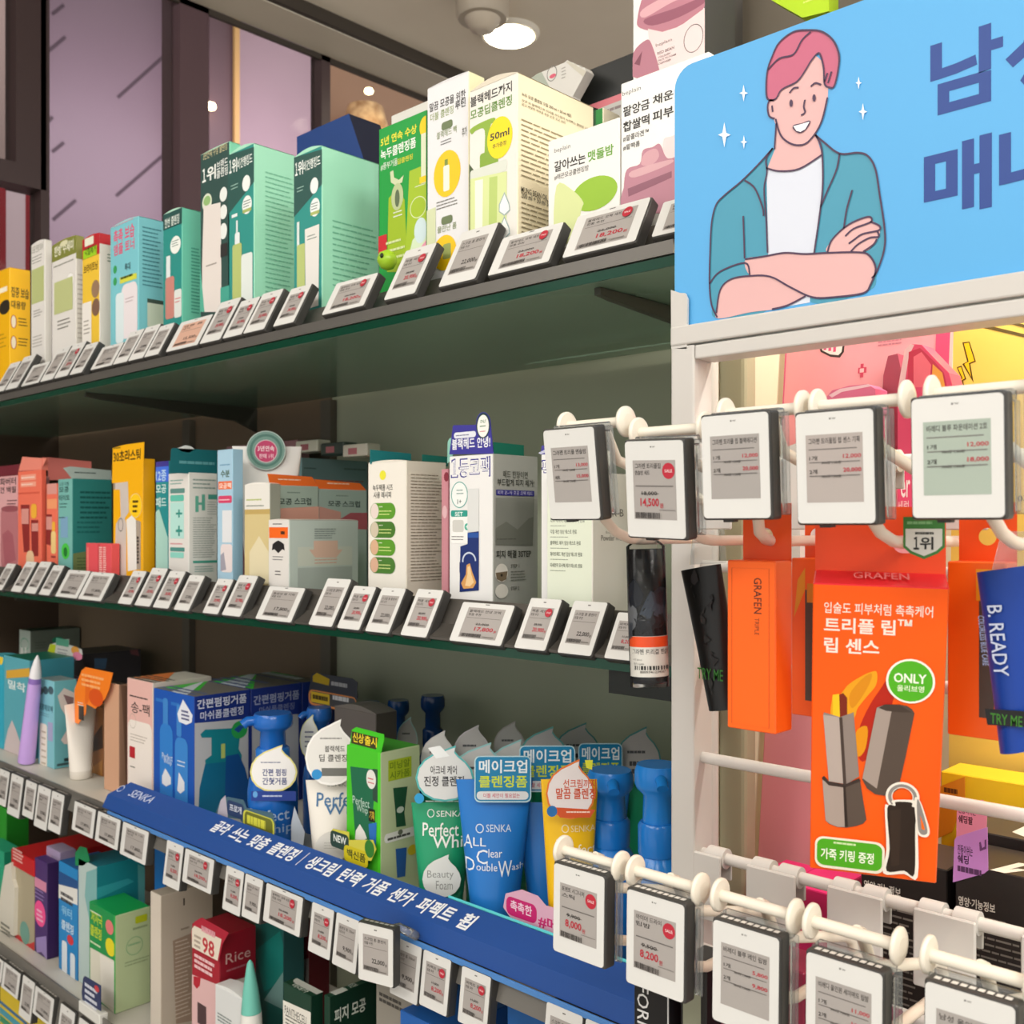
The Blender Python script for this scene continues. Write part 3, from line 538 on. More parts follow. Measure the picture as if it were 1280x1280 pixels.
# tags hanging in clear sleeves from the display hooks
HW, HH = .039, .0525
def hook_tag(Xc, Yt, zt, tilt, yaw, roll, price, lines, label, grp, screen=EINK, sale=False):
    T = empty('price_tag', (Xc, Yt, zt), label, 'price tag', grp)
    w, h, t = HW, HH, .010; O = (0, 0, 0); ox = -w/2; oz = -h
    m = MB(); m.bbox((ox, -t, oz), (ox+w, -.0006, 0), CASE, .0014, 2); fx = Face((ox, -t, 0), (1, 0, 0), (0, 1, 0), w, t)
    for k in range(9): m.rect(fx, w*(.08+.095*k), t*.30, w*(.15+.095*k), t*.62, M('d9d6cf', .5))
    m.bbox((ox+w*.25, -t*.7, oz-.0012), (ox+w*.4, -t*.2, oz+.0004), CASE, .0003)
    m.build('case', O, T)
    F = Face((ox, -t, oz), (1, 0, 0), UP, w, h); m = MB(); m.slab(F, rrect(.001, .001, w-.001, h-.001, .002), .0005, FRAME, None, .0005); G = Face((ox, -t-.0005, oz), (1, 0, 0), UP, w, h)
    m.rect(G, w*.45, h*.915, w*.47, h*.93, '6b6966'); m.text(G, 'w', w*.48, h*.915, w*.53, h*.93, M('6b6966'), 0); m.build('front_frame', O, T)
    x0, x1, y0, y1 = w*.15, w*.85, h*.20, h*.79; W = x1-x0; H = y1-y0; X = lambda a: x0+W*a; Y = lambda a: y0+H*a
    m = MB(); m.poly(G, [(x0, y0), (x1, y0), (x1, y1), (x0, y1)], M(screen, .3)); m.text(G, lines[0], X(.05), Y(.86), X(.66 if sale else .95), Y(.95), INK, .015)
    if sale:
        m.text(G, lines[1], X(.05), Y(.75), X(.4), Y(.83), INK, .012)
        cx, cy, rr = X(.84), Y(.82), W*.145; m.poly(G, [(cx+rr*math.cos(2*math.pi*i/24), cy+1.05*rr*math.sin(2*math.pi*i/24)) for i in range(24)], M(RED, .4)); m.text(G, 'SALE', cx-rr*.6, cy-rr*.2, cx+rr*.6, cy+rr*.2, 'e6cfcf', .01)
        m.rect(G, X(.06), Y(.555), X(.94), Y(.575), '6d6866'); m.text(G, price[1], X(.2), Y(.40), X(.56), Y(.475), INK, .01); m.rect(G, X(.18), Y(.432), X(.60), Y(.441), INK)
        m.text(G, price[0], X(.16), Y(.20), X(.60), Y(.36), M(RED), .02); m.text(G, '원', X(.62), Y(.2), X(.70), Y(.28), M(RED), .01); m.rect(G, X(.6), Y(.16), X(.97), Y(.17), '7a7572')
        bx = X(.04); rng = random.Random(5)
        while bx < X(.62): q = rng.uniform(.008, .024)*W; m.rect(G, bx, Y(.02), bx+q, Y(.12), INK); bx += q+rng.uniform(.008, .018)*W
    else:
        m.rect(G, X(.05), Y(.775), X(.9), Y(.79), '6d6866')
        for i, a in enumerate((.62, .42)):
            m.text(G, lines[1+i], X(.06), Y(a), X(.2), Y(a+.07), INK, .01); m.text(G, price[i], X(.66), Y(a+.01), X(.97), Y(a+.08), M(RED), .015); m.rect(G, X(.06), Y(a-.035), X(.95), Y(a-.022), '6d6866'); m.text(G, '30ml당 7,500원', X(.28), Y(a-.06), X(.62), Y(a-.015), INK, .01)
    m.build('display', O, T)
    s = MB(); s.bbox((-w/2-.002, .0005, -h*.96), (w/2+.0035, .0017, -.001), CLEAR, .0004); s.bbox((w/2+.0005, -t*.2, -h*.94), (w/2+.0022, .0005, -.004), CLEAR, .0003)
    s.bbox((-w/2, -.001, -.004), (w/2, .0045, .0012), CLEAR, .0008); s.build('clear_sleeve', O, T)
    T.rotation_euler = (tilt, roll, yaw); return T
R_ = math.radians
g1 = 'price tags on the upper hooks'; g2 = 'price tags on the lower hooks'
up = [(679.5, 745, 534, 7, -1, 0, ('13,000', '15,000'), ('그라펜 트리플 멘솔밤', '1개', '세트'), 'upper hook price tag left of the tag reading 14,500', EINK, False),
 (780, 859, 549, 6, -1, 2, ('14,500', '18,000'), ('그라펜 트리플립', '멘솔밤 세트'), 'upper hook price tag reading 14,500 with a red sale dot', EINK, True),
 (876, 964, 518, 3, 0, 0, ('12,000', '20,000'), ('그라펜 트리플 립 블랙에디션', '1개', '2개'), 'upper hook price tag right of the one reading 14,500, above the slim orange carton', 'a29d99', False),
 (993, 1096, 514.6, 3, 0, 0, ('12,000', '20,000'), ('그라펜 트리플립 립 센스 기획', '1개', '2개'), 'upper hook price tag above the big orange lip balm carton', 'ada49f', False),
 (1136, 1260, 496.6, 2, 1, 0, ('12,000', '18,000'), ('비레디 블루 파운데이션 2호', '1개', '2개'), 'upper hook price tag above the blue tube, green reflection tinted into its screen', 'a3b0a4', False)]  # green of a reflection put into this last screen colour
for i, (u0, u1, v, ti, ya, ro, pr, ln, lb, sc_, sa) in enumerate(up):
    Y = .437; hook_tag((px(u0, Y)+px(u1, Y))/2, Y+.009, pz(u0, v, Y), R_(ti), R_(ya), R_(ro), pr, ln, lb, g1, sc_, sa)
lo_ = [(695, 757, 1076, ('8,000', '9,900'), ('포맨트 시그니처', '스틱'), 'lower hook price tag reading 8,000 with a red sale dot', True), (787, 856, 1108.6, ('8,200', '9,500'), ('아이더 드라이', '립밤'), 'lower hook price tag reading 8,200 with a red sale dot', True),
 (893, 976, 1146, ('5,800', '9,800'), ('비레디 블루 레인 립밤', '1개', '2개'), 'lower hook price tag right of the one reading 8,200', False), (1006, 1109, 1185, ('11,000', '16,000'), ('비레디 올인원 세미매트 립밤', '1개', '2개'), 'lower hook price tag below the big orange carton', False), (1156, 1273, 1222, ('10,000', '15,000'), ('남성 올인원 기획', '1개', '2개'), 'lower hook price tag in the bottom right corner', False)]
for i, (u0, u1, v, pr, ln, lb, sa) in enumerate(lo_):
    Y = .452; hook_tag((px(u0, Y)+px(u1, Y))/2, Y+.009, pz(u0, v, Y), R_(-1), 0, 0, pr, ln, lb, g2, EINK, sa)
# ------------------------------------------------------------------ cartons on the top glass shelf
S1 += .0004; S2 += .0004; S3 += .0004; S4 += .0004
W_ = 'e2dfda'; K_ = '2e2d2b'
YP = .642
carton('carton', 'yellow carton at the left end of the top shelf', S1, YP, -16, 12, 38, 334, 'f2b705', 'ffc414', 'ffc414', dome=.001, art=[
 ('r', 'F', -12, 366, 9, 372, 'fbf2d8'), ('e', 'F', 6, 384, 7, 9, '2b2418'), ('l', 'F', -10, 420, 9, 440, 4, 'b98a0a'),
 ('t', 'S', '집중 보습', 14, 371, 36, 358, '3a2f14'), ('t', 'S', '대용량', 14, 385, 32, 375, '3a2f14'), ('e', 'S', 17, 402, 3.4, 8, 'f3e6c8'), ('e', 'S', 17, 428, 3.4, 8, 'f3e6c8'), ('o', 'S', 17, 402, 3.4, 8, .0012, 'c06a2a'), ('o', 'S', 17, 428, 3.4, 8, .0012, 'c06a2a'),
 ('l', 'S', 23, 396, 35, 408, 3, '4a3a10'), ('l', 'S', 23, 421, 35, 433, 3, '4a3a10')])
carton('carton', 'slim white carton with a green picture beside the yellow carton', S1, YP, 39, 56, 65, 299, W_, 'dedbd4', 'e6e3de', art=[
 ('t', 'F', '모공 진정 토너', 40, 318, 54, 309, '6a6f5c', .005), ('l', 'F', 40, 321, 54, 332, 3, '8b8c84'), ('r', 'F', 39.6, 338, 55, 381, 'b9c283'), ('l', 'F', 42, 388, 53, 398, 3, '7d7a74'), ('l', 'F', 41, 420, 54, 436, 4, 'a5a29c')])
carton('carton', 'white carton with olive green top on the top shelf', S1, YP, 65, 95, 105, 294, W_, 'd9d5cc', '8a8a3e', art=[
 ('r', 'F', 64, 290, 96, 329, '80853a'), ('r', 'S', 95, 290, 106, 323, '8d8f4a'), ('t', 'F', '한방 수세미', 68, 322, 92, 309, 'f0eedb'), ('e', 'F', 80, 304, 5, 3.5, 'd9d7b4'), ('l', 'F', 67, 332, 93, 337, 1, '8a8a80'),
 ('e', 'F', 88, 350, 4.5, 9, 'f3f2ee'), ('o', 'F', 88, 350, 4.5, 9, .0007, 'c9c6bd'), ('r', 'F', 68, 354, 91, 394, 'bdc489'), ('l', 'F', 72, 400, 89, 414, 3, '77746c'), ('l', 'S', 97, 340, 104, 425, 14, 'b7b2a8')])
carton('carton', 'white carton with red top and yellow front beside the aqua carton', S1, YP, 103, 124.5, 139, 291, 'efc63c', 'e4dfd5', 'c52a2e', lidcol='c52a2e', art=[
 ('r', 'F', 102, 288, 126, 326, 'b9222c'), ('r', 'S', 124, 288, 140, 304, 'c2262f'), ('r', 'F', 106, 299, 117, 309, 'e9ead6'), ('p', 'F', [(104, 314), (121, 306), (121, 318), (104, 325)], '9fd023'), ('t', 'F', '각질제거', 106, 321, 120, 311, '254a10'),
 ('t', 'F', '브라이트닝', 105, 343, 122, 332, '5c3d14'), ('e', 'F', 119.5, 361, 5, 11, '9a7a5e'), ('e', 'F', 120, 384, 5, 11, '80604c'), ('r', 'F', 103, 380, 114.5, 460, 'ede9e2'), ('l', 'F', 105, 400, 113, 420, 4, '8d857a'), ('l', 'S', 134, 316, 139, 328, 3, '2e5b36')])
carton('carton', 'aqua carton with pink lettering on the top shelf', S1, YP, 138, 173, 205, 270, '7cc7d2', '78c4cd', '9fd6da', art=[
 ('t', 'F', '촉촉 보습', 142, 306, 168, 289, 'e0557a', .02), ('t', 'F', '앰플 토너', 142, 321, 168, 307, 'e0557a', .02), ('l', 'F', 142, 281, 168, 286, 1, 'e0557a'), ('t', 'F', '특대', 156, 339, 163, 330, '2c4b50'), ('p', 'F', [(150, 347), (171, 341), (171, 348), (150, 355)], 'd6d94a'), ('l', 'F', 151, 344, 170, 353, 1, '38470c'),
 ('e', 'F', 144, 337, 2.2, 5, '3aa35a'), ('e', 'F', 144, 352, 2.2, 5, '3aa35a'), ('q', 'F', 152, 357, 172, 425, 'ebe3e6', .25), ('q', 'F', 145, 368, 155, 430, 'dcebee', .25), ('l', 'F', 157, 372, 168, 380, 2, 'b7a2a8'), ('l', 'S', 178, 281, 203, 358, 15, '3c7f8a'), ('r', 'S', 184, 373, 205, 378, '3a4f44'), ('r', 'S', 184, 378, 205, 408, 'c9d6c2')])
carton('carton', 'small teal carton with a pink bottle picture on the top shelf', S1, YP, 204, 227.5, 252, 259, '2b9088', '6cc7ad', '86d3b6', lidcol='b8e3cd', art=[
 ('r', 'F', 203, 266, 229, 289, '25514d'), ('t', 'F', '한번 클렌징', 206, 286, 224, 274, 'e6efe6', .01), ('e', 'F', 219.5, 306, 6.5, 11, 'eef2ec'), ('l', 'F', 215, 301, 224, 310, 3, '51736b'), ('r', 'F', 208, 321, 213, 348, 'e3eaea'), ('q', 'F', 207, 348, 218, 400, 'c9877c', .2), ('q', 'F', 218, 363, 227, 398, 'dfe4df', .2), ('l', 'F', 219, 372, 226, 380, 2, 'd2555c'), ('l', 'S', 239, 308, 251, 392, 20, '3f9a84', .4)])
carton('carton', 'dark green carton left of the tall mint cartons', S1, YP, 250.5, 287, 301, 176.5, '2f4e49', '7fcfaf', '8ed7b8', lidcol='b5e2cb', dome=.001, art=[
 ('t', 'F', '3년연속 수상 클렌징', 254, 201, 284, 190, 'd8cda0', .004), ('t', 'F', '１', 253, 229, 257.5, 212, 'f0f3ee', .02), ('t', 'F', '위', 258.5, 228, 270, 210, 'f0f3ee', .02), ('t', 'F', '브랜드', 271, 214, 285, 202, 'eef2ee', .01), ('t', 'F', '클렌징', 271, 224, 285, 214, 'eef2ee', .01), ('e', 'F', 259, 253, 6, 11, 'dbe3cd'), ('e', 'F', 259, 251, 4.4, 6, '93ba76'), ('e', 'F', 279.5, 243, 4.6, 9, 'e9eeea'), ('e', 'F', 279.5, 265, 4.6, 9, 'e9eeea'), ('e', 'F', 279.5, 289, 4.6, 10, 'e9eeea'),
 ('p', 'F', [(253, 330), (255, 258), (276, 253), (277, 335), (277, 390), (253, 390)], 'e4dcd6'), ('p', 'F', [(250, 330), (256, 390), (250, 390)], '57b39a'), ('r', 'F', 276, 306, 284.5, 322, '2c2b2a'), ('l', 'F', 258, 330, 272, 336, 1, '9c938c'), ('r', 'F', 276, 360, 287, 388, '46a592')])
def mint(u0, uc, us, vt, lbl, bottle):
    a = [('p', 'F', [(u0-1, vt+15), (uc+1, vt+4), (uc+1, vt+48), (u0-1, vt+90)], '2c5650'), ('t', 'F', '１', u0+1.6, vt+38.5, u0+4.6, vt+22, 'eef3ee', .02), ('t', 'F', '위', u0+5, vt+38, u0+11.4, vt+20.5, 'eef3ee', .02), ('t', 'F', '비건랭킹드', u0+12, vt+33, uc-2, vt+20, 'eaf0ea', .012), ('l', 'F', u0+3, vt+11, uc-3, vt+15, 1, 'b8c9bd'),
      ('e', 'F', uc-9.5, vt+50, 5, 10, 'eef3f0'), ('e', 'F', uc-8.5, vt+77, 6, 11.5, 'eef3f0'), ('l', 'F', uc-13, vt+72, uc-4, vt+82, 3, '3f5a52'), ('r', 'F', uc-14, vt+84, uc-3, vt+88, 'aab86a'), ('l', 'F', u0+4, vt+52, u0+13, vt+60, 2, '9fc5b8')]
    if bottle:
        a += [('r', 'F', u0+10.5, vt+97, u0+12.5, vt+116, 'e6eded'), ('r', 'F', u0+5, vt+90, u0+12, vt+94, 'e6eded'), ('q', 'F', u0+9, vt+113, u0+15, vt+130, 'e6eded', .2), ('q', 'F', u0+6, vt+128, u0+17.5, vt+210, 'b7c478', .15), ('q', 'F', u0+17, vt+140, uc-1.5, vt+208, 'e1e9e4', .15), ('l', 'S', uc+14, vt+33, us-1, vt+200, 28, '74bb9d', .22, .75)]
    else:
        a += [('r', 'F', u0+4, vt+96, u0+7, vt+140, 'dfe9e4'), ('q', 'F', u0+4, vt+125, u0+14, vt+205, 'b9c87c', .15), ('p', 'F', [(u0+14, vt+105), (uc-3, vt+98), (uc-4, vt+200), (u0+15, vt+205)], 'e6e4de'), ('l', 'F', u0+17, vt+112, uc-6, vt+120, 2, '6f7f77'), ('l', 'S', uc+13, vt+90, us-2, vt+185, 13, '74bb9d', .22, .75)]
    return carton('carton', lbl, S1, YP, u0, uc, us, vt, '2f938a', 'a2e2c4', '9cdcbe', art=a, lidcol='a9e4c8', dome=.004)
mint(285, 317.5, 369, 179, 'left tall mint green carton with printed side', True)
mint(367.5, 402.5, 474, 182, 'right tall mint green carton with mostly blank side', False)
carton('carton', 'bright green carton with mung bean and tube picture', S1, YP+.004, 473.5, 533, None, 137, '0e9b3c', '0e9b3c', '12a444', dp=.045, dome=0, art=[
 ('t', 'F', '5년 연속 수상', 476, 184, 521, 173, 'e9e13c', .025), ('t', 'F', '녹두클렌징폼', 476, 201, 520, 188, 'eef3ea', .025), ('t', 'F', '#풍부거품', 476, 214, 497, 205, 'dfe8da', .008), ('t', 'F', '딥클렌징', 497, 206, 516, 199, 'd8d43a', .012),
 ('p', 'F', [(484, 340), (486, 248), (497, 235), (506, 250), (510, 340)], '9cba1e'), ('p', 'F', [(506, 340), (512, 214), (534, 205), (534, 340)], 'a3c128'), ('p', 'F', [(506, 340), (516, 300), (534, 280), (534, 340)], 'd4e6c4'), ('o', 'F', 523, 259, 10, 13, .0009, 'dce8b8'), ('e', 'F', 526, 288, 8, 16, 'cfe3e6'), ('l', 'F', 519, 232, 532, 236, 1, 'e3ecc8'),
 ('p', 'F', [(488, 215), (492, 213), (493, 222), (499, 225), (505, 219), (503, 228), (495, 232), (489, 228)], 'cdd6ae'), ('e', 'F', 497, 246, 7.5, 17, 'b9c694'), ('e', 'F', 497, 248, 3, 11, '5c6d4e'), ('l', 'F', 492, 264, 505, 274, 2, 'e3ead8'), ('r', 'F', 473, 296, 484, 322, 'c8202c'), ('p', 'F', [(520, 318), (534, 300), (534, 340), (512, 340)], 'ec9cb4'), ('e', 'F', 532, 158, 7, 13, 'f2cf10'), ('r', 'F', 527, 168, 534, 230, 'dfe6c6'), ('r', 'F', 525, 222, 534, 230, 'f2cf10'), ('l', 'F', 483, 300, 507, 330, 3, 'd7e3a4')])
m = MB(); cc = P(484, 325, .628); m.lathe(cc, [(.001, -.0098), (.0062, -.0078), (.0094, -.002), (.0098, .001), (.0075, .0065), (.001, .0098)], M('9dc52e', .3), 20); m.lathe(cc+Vector((.003, -.0093, .002)), [(.0012, -.0012), (.0026, 0), (.0012, .0012)], '28331a', 12, True, (0, -1, 0))
o = m.build('bean_charm', cc); tag(o, 'round green bean charm hanging at the green carton bottom corner', 'charm')
carton('carton', 'white carton edge standing behind the bright green carton', S1, YP+.06, 489, 538, None, 124, 'dcd9d3', 'd5d2cb', 'dcd9d3', dp=.03, dome=0)
carton('carton', 'tall white carton with yellow circles on the top shelf', S1, YP, 534, 586, 606, 88.5, 'e6e6e8', 'efe9c2', '93a635', lidcol='e6e6e8', dome=.001, art=[
 ('t', 'F', '말끔 모공을 위한', 537, 141, 582, 130, K_, .014), ('t', 'F', '더블 클렌징', 538, 153, 567, 143, '8a9c5c', .010), ('t', 'F', '루틴', 569, 138, 582, 127, K_, .014), ('q', 'F', 552, 154, 566, 164, '6b7a55', .4), ('t', 'F', '블랙헤드 빽', 546, 175, 571, 166, '8e9b72', .006), ('l', 'F', 551, 176, 567, 183, 2, '555'+'555'),
 ('e', 'F', 559, 217, 17, 29, 'f1c70c'), ('r', 'F', 556, 200, 560, 210, '7c8f3a'), ('q', 'F', 554.5, 208, 562, 240, 'eaeedd', .2), ('l', 'F', 546, 252, 573, 264, 3, '77766f'), ('q', 'F', 552, 272, 566, 282, '6b7a55', .4), ('t', 'F', '물만난 폼', 547, 292, 571, 284, '8e9b72', .006), ('e', 'F', 556, 316, 15, 22, 'f1c70c'), ('q', 'F', 554, 306, 564, 325, '9aa65a', .2), ('p', 'F', [(533, 264), (545, 259), (545, 320), (533, 320)], 'd3dbb2'), ('t', 'F', '추가', 578, 172, 584, 160, '55564c', .006)])
T12 = carton('carton', 'large beige carton showing a pump bottle and a yellow 50ml circle', S1, YP-.004, 586.5, 647, 742, 90, 'e9e6de', 'f1e6c6', 'e6dfc8', lidcol='d9d0bd', dome=.005, art=[
 ('t', 'F', '블랙헤드까지', 588, 135, 640, 122, K_, .02), ('t', 'F', '모공딥클렌징', 588, 151, 640, 138.5, '67913e', .02),
 ('p', 'F', [(586, 205), (592, 212), (597, 226), (597, 300), (586, 300)], '4a5c3c'), ('s', 'F', [(588, 162), (600, 154), (618, 147), (618, 154), (613, 158), (613, 196), (606, 198), (606, 163), (596, 163), (590, 168)], '8db03a'),
 ('q', 'F', 600, 193, 623, 218, '86a936', .15), ('q', 'F', 588, 214, 634, 228, 'd9ded2', .25), ('p', 'F', [(588, 224), (634, 214), (633, 300), (588, 308)], 'd7e3a0'), ('p', 'F', [(594, 226), (604, 224), (603, 305), (594, 306)], 'eff0e0'), ('p', 'F', [(612, 222), (622, 220), (621, 300), (611, 303)], 'b9cf74'),
 ('e', 'F', 625, 172, 16, 26, 'f6dc06'), ('t', 'F', '50ml', 613, 177, 637, 168, K_, .02), ('t', 'F', '추가증정', 616, 187, 633, 181, K_, .01),
 ('p', 'F', [(631, 240), (637, 254), (638, 263), (631, 270), (624, 265), (624, 256)], '9fb4b4'), ('p', 'F', [(631, 243), (636, 255), (637, 262), (631, 268), (625, 264), (625.5, 256)], 'f3f5f0'), ('p', 'F', [(631, 270), (637, 284), (638, 292), (631, 300), (624, 295), (624, 286)], '9fb4b4'), ('p', 'F', [(631, 273), (636, 285), (637, 291), (631, 298), (625, 294), (625.5, 286)], 'f3f5f0'),
 ('t', 'S', '녹두 모공 클렌징 오일 200 ml + 50 ml 세트', 652, 120, 714, 115.5, '4a4434', .01), ('t', 'S', '모공 속 블랙헤드와 피지를 부드럽게 녹여주는 클렌징 오일', 652, 127, 736, 123.5, '6a6048', .004), ('t', 'S', '맑고 깨끗한 피부를 위한 순한 모공 관리', 652, 132, 706, 128.5, '6a6048', .004), ('l', 'S', 651, 146, 738, 222, 12, '93886c', .24, .6), ('t', 'S', 'MUNG BEAN OIL', 651, 240, 684, 233, '4a4434', .008), ('t', 'S', '200 ml + 50 ml SET', 651, 247, 690, 240, '4a4434', .008), ('l', 'S', 651, 250, 715, 305, 9, '93886c', .26, .7)])
carton('carton', 'narrow green and cream carton peeking behind the beige carton', S1, YP+.125, 742.5, 754, 775, 134, '1d8a36', 'ede4c8', '1d8a36', dome=0, art=[('r', 'F', 742, 130, 745, 200, '14592a'), ('l', 'S', 758, 156, 774, 166, 2, '4a4434')])
carton('carton', 'wide white carton with green balm picture and black lettering', S1, YP-.008, 685, 774.5, None, 146, 'edebe6', 'e3e0d9', 'efede8', dp=.075, dome=.0, art=[
 ('t', 'F', 'beplain', 693, 193, 713, 186, '5a5955', -.004), ('t', 'F', '갈아쓰는', 693, 216, 732, 202.5, K_, .02), ('t', 'F', '맷돌밤', 735, 203, 767, 189.5, '6aa33a', .02), ('t', 'F', '#매끈모공클렌징밤', 693, 226, 736, 219, '55544e', .004),
 ('e', 'F', 743, 242, 29, 21, '93bd2e'), ('s', 'F', [(696, 232), (716, 238), (729, 252), (727, 262), (716, 300), (694, 300)], 'd5df9e')])
carton('carton', 'tall white carton with mauve cream swirl beside the sign', S1, YP-.008, 776, 886, None, 64, 'efeeea', 'e3e0d9', 'efede8', dp=.09, dome=0, art=[
 ('t', 'F', 'beplain', 778, 122, 801, 115, '5a5955', -.004), ('t', 'F', '팥앙금', 779, 147, 812, 134, K_, .022), ('t', 'F', '채운', 816, 132, 842, 120, K_, .022), ('t', 'F', '찹쌀떡', 779, 166, 812, 153, K_, .022), ('t', 'F', '피부', 816, 153, 842, 140, K_, .022), ('t', 'F', '#팥콜라겐™', 779, 178, 811, 170.5, '4a4946', .006), ('t', 'F', '#팥팩폼', 779, 189, 800, 182, '4a4946', .006),
 ('s', 'F', [(829, 180), (841, 170), (870, 160), (870, 250), (838, 240)], 'e9d0d0'), ('s', 'F', [(780, 235), (784, 212), (800, 205), (804, 188), (816, 184), (825, 180), (832, 195), (840, 198), (870, 190), (870, 260), (780, 262)], 'b98090'), ('s', 'F', [(802, 206), (806, 192), (820, 186), (824, 196), (815, 206)], 'cf9da6'), ('s', 'F', [(790, 214), (836, 200), (838, 205), (794, 222)], 'd3a5ac'), ('p', 'F', [(785, 236), (840, 214), (840, 222), (786, 246)], '8f5a6c')])
carton('carton', 'tall carton with mauve cream photo standing behind the mauve swirl carton', S1, .76, 791, 881, None, -70, 'eceae8', '3a3a3a', 'e0dedb', dp=.05, dome=0, art=[
 ('s', 'F', [(800, 35), (797, 22), (806, -10), (830, -50), (881, -50), (881, 8), (850, 32), (828, 40)], 'b87a8a'), ('s', 'F', [(803, 12), (840, -8), (880, -20), (880, -12), (842, 2), (806, 22)], 'd9a8b0'), ('s', 'F', [(806, 24), (845, 10), (880, -4), (880, 4), (848, 22), (815, 32)], '94566a'), ('p', 'F', [(810, 36), (828, 40), (850, 33), (881, 10), (881, 90), (822, 90), (812, 60)], 'ead3d3'),
 ('s', 'F', [(791, 96), (792, 66), (808, 50), (815, 56), (824, 86), (822, 96)], 'b07586'), ('p', 'F', [(793, 80), (803, 64), (800, 82)], '7c4456'), ('o', 'F', 867, 48, 12, 17, .0006, '4a4646'), ('t', 'F', 'beplain', 820, 60, 840, 55, '5a5955', -.004), ('t', 'F', 'RED BEAN', 822, 69, 843, 65.5, '6b5a5c', .004), ('t', 'F', 'COLLAGEN', 823, 73.5, 838, 71, '6b5a5c', .002), ('t', 'F', 'PACK TO FOAM', 823, 77.5, 845, 75, '6b5a5c', .002), ('t', 'F', 'CLEANSER', 823, 81.5, 839, 79, '6b5a5c', .002)])
T = carton('carton', 'black carton with pink stripe lying behind the balm carton', S1+.0, .80, 703, 800, None, 62, '1f2222', '1a1c1c', '1f2222', dp=.05, dome=0, art=[('p', 'F', [(735, 132), (800, 108), (800, 116), (748, 136)], 'e07f8a'), ('p', 'F', [(748, 136), (800, 116), (800, 150), (748, 160)], 'c9c7c2'), ('l', 'F', 755, 134, 800, 146, 1, '8f7f80')])
# crimped grey and white pouch leaning behind the beige carton
m = MB(); Yq = .775; f = Face((px(650, Yq), Yq, S1), (1, 0, 0), UP, clamp=False)
q = [(655, 300), (655, 104), (672, 92), (706, 78), (709, 75), (712, 79), (716, 78), (719, 82), (723, 81), (726, 85), (730, 84), (733, 89), (716, 120), (708, 300)]
m.slab(f, [f.at(*p) for p in q], .012, M('d5d2cc', .4)); m.ppoly(f, [(655, 120), (655, 104), (672, 92), (677, 90), (692, 118), (692, 300), (655, 300)], 'a9b0a2'); m.pring(f, 690, 92, 6, 9, .0008, '77736e'); m.pell(f, 691, 95, 4, 2.6, 'd45a72'); m.plines(f, 702, 84, 708, 100, 4, 'a09c96')
m.ppoly(f, [(708, 78), (710, 76), (733, 89), (729, 96)], 'c8c3b4')
tag(m.build('foil_pouch', (px(680, Yq), Yq, S1)), 'grey and white crimped pouch behind the beige carton', 'pouch')
# tilted navy carton
m = MB(); Yq = .79; f = Face((px(371, Yq), Yq, S1), (1, 0, 0), UP, clamp=False)
m.slab(f, [f.at(*p) for p in ((371, 171), (436, 142), (455, 200), (470, 330), (372, 340))], .05, M('1f4282', .42), M('161e36', .5))
m.bbox((px(440, .86), .845, S1), (px(462, .86), .88, pz(470, 172, .86)), M('161e36', .5), .0006)
tag(m.build('carton', (px(420, Yq), Yq, S1)), 'navy blue carton with slanted top behind the right mint carton', 'box')
# display pieces above the sign, further right in the shop
def bx(name, label, cat, u0, u1, vt, vb, Y, dp, col):
    m = MB(); m.bbox((px(u0, Y), Y, pz(u0, vb, Y)), (px(u1, Y), Y+dp, pz(u0, vt, Y)), M(col, .5), .001); return tag(m.build(name, P((u0+u1)/2, vb, Y)), label, cat)
# ------------------------------------------------------------------ products on the middle glass shelf
YM = .642
c = carton('carton', 'pink carton with tube picture at the left end of the middle shelf', S2, YM, -26, 22, None, 594, 'dba6a8', 'c98f92', 'c08488', dp=.05, dome=0, art=[('t', 'F', '화버터', 0, 607, 20, 598, '332a2a', .014), ('t', 'F', '건 백필', 0, 617, 20, 609, '332a2a', .014), ('q', 'F', 1, 634, 22, 710, 'b8747a', .2), ('e', 'F', 13, 636, 12, 4, '97525a'), ('p', 'F', [(3, 668), (10, 662), (16, 668), (20, 700), (6, 706)], 'a85e68'), ('l', 'F', 9, 624, 22, 632, 2, '5c3236')])
carton('carton', 'dark maroon topped carton behind the pink carton on the left', S2, YM+.055, -20, 26, None, 580, '7c2c38', '6c2430', '7c2c38', dp=.04, dome=0)
T = carton('carton', 'coral carton with window openings and open lid', S2, YM, 22.5, 51.5, 58, 587, 'f0755c', 'e4654f', 'e4654f', dome=0, art=[('r', 'F', 26, 594, 45, 601, 'f5a48c'), ('r', 'F', 26, 603, 45, 609, 'f5a48c'), ('l', 'F', 27, 595, 44, 600, 1, 'fbe0d2'), ('l', 'F', 27, 604, 44, 608, 1, 'fbe0d2'), ('r', 'F', 23, 616, 49, 618, 'd95f48'),
 ('p', 'F', [(26, 631), (37, 631), (37, 690), (30, 690)], '8f2c2a'), ('r', 'F', 27, 636, 36, 655, 'd9958c'), ('p', 'F', [(39, 650), (48, 650), (48, 695), (40, 695)], '8f2c2a'), ('r', 'F', 40, 654, 48, 664, 'd9958c'), ('q', 'F', 39, 630, 46, 648, 'f2b43c', .3), ('q', 'F', 33, 688, 43, 715, 'e9c49c', .4)])
panel(T, 'open_lid', Face((T.x0, T.Yf+.002, T.zt), (1, 0, 0), UP, clamp=False), [(23, 589), (28, 571), (58, 573), (51.5, 587)], .0006, M('e98a78', .5))
panel(T, 'open_lid', Face((T.x1, T.Yf, T.zt), (0, 1, 0), UP, clamp=False), [(52, 587), (53, 571.5), (60, 572), (60, 588)], .0006, M('d87868', .5))
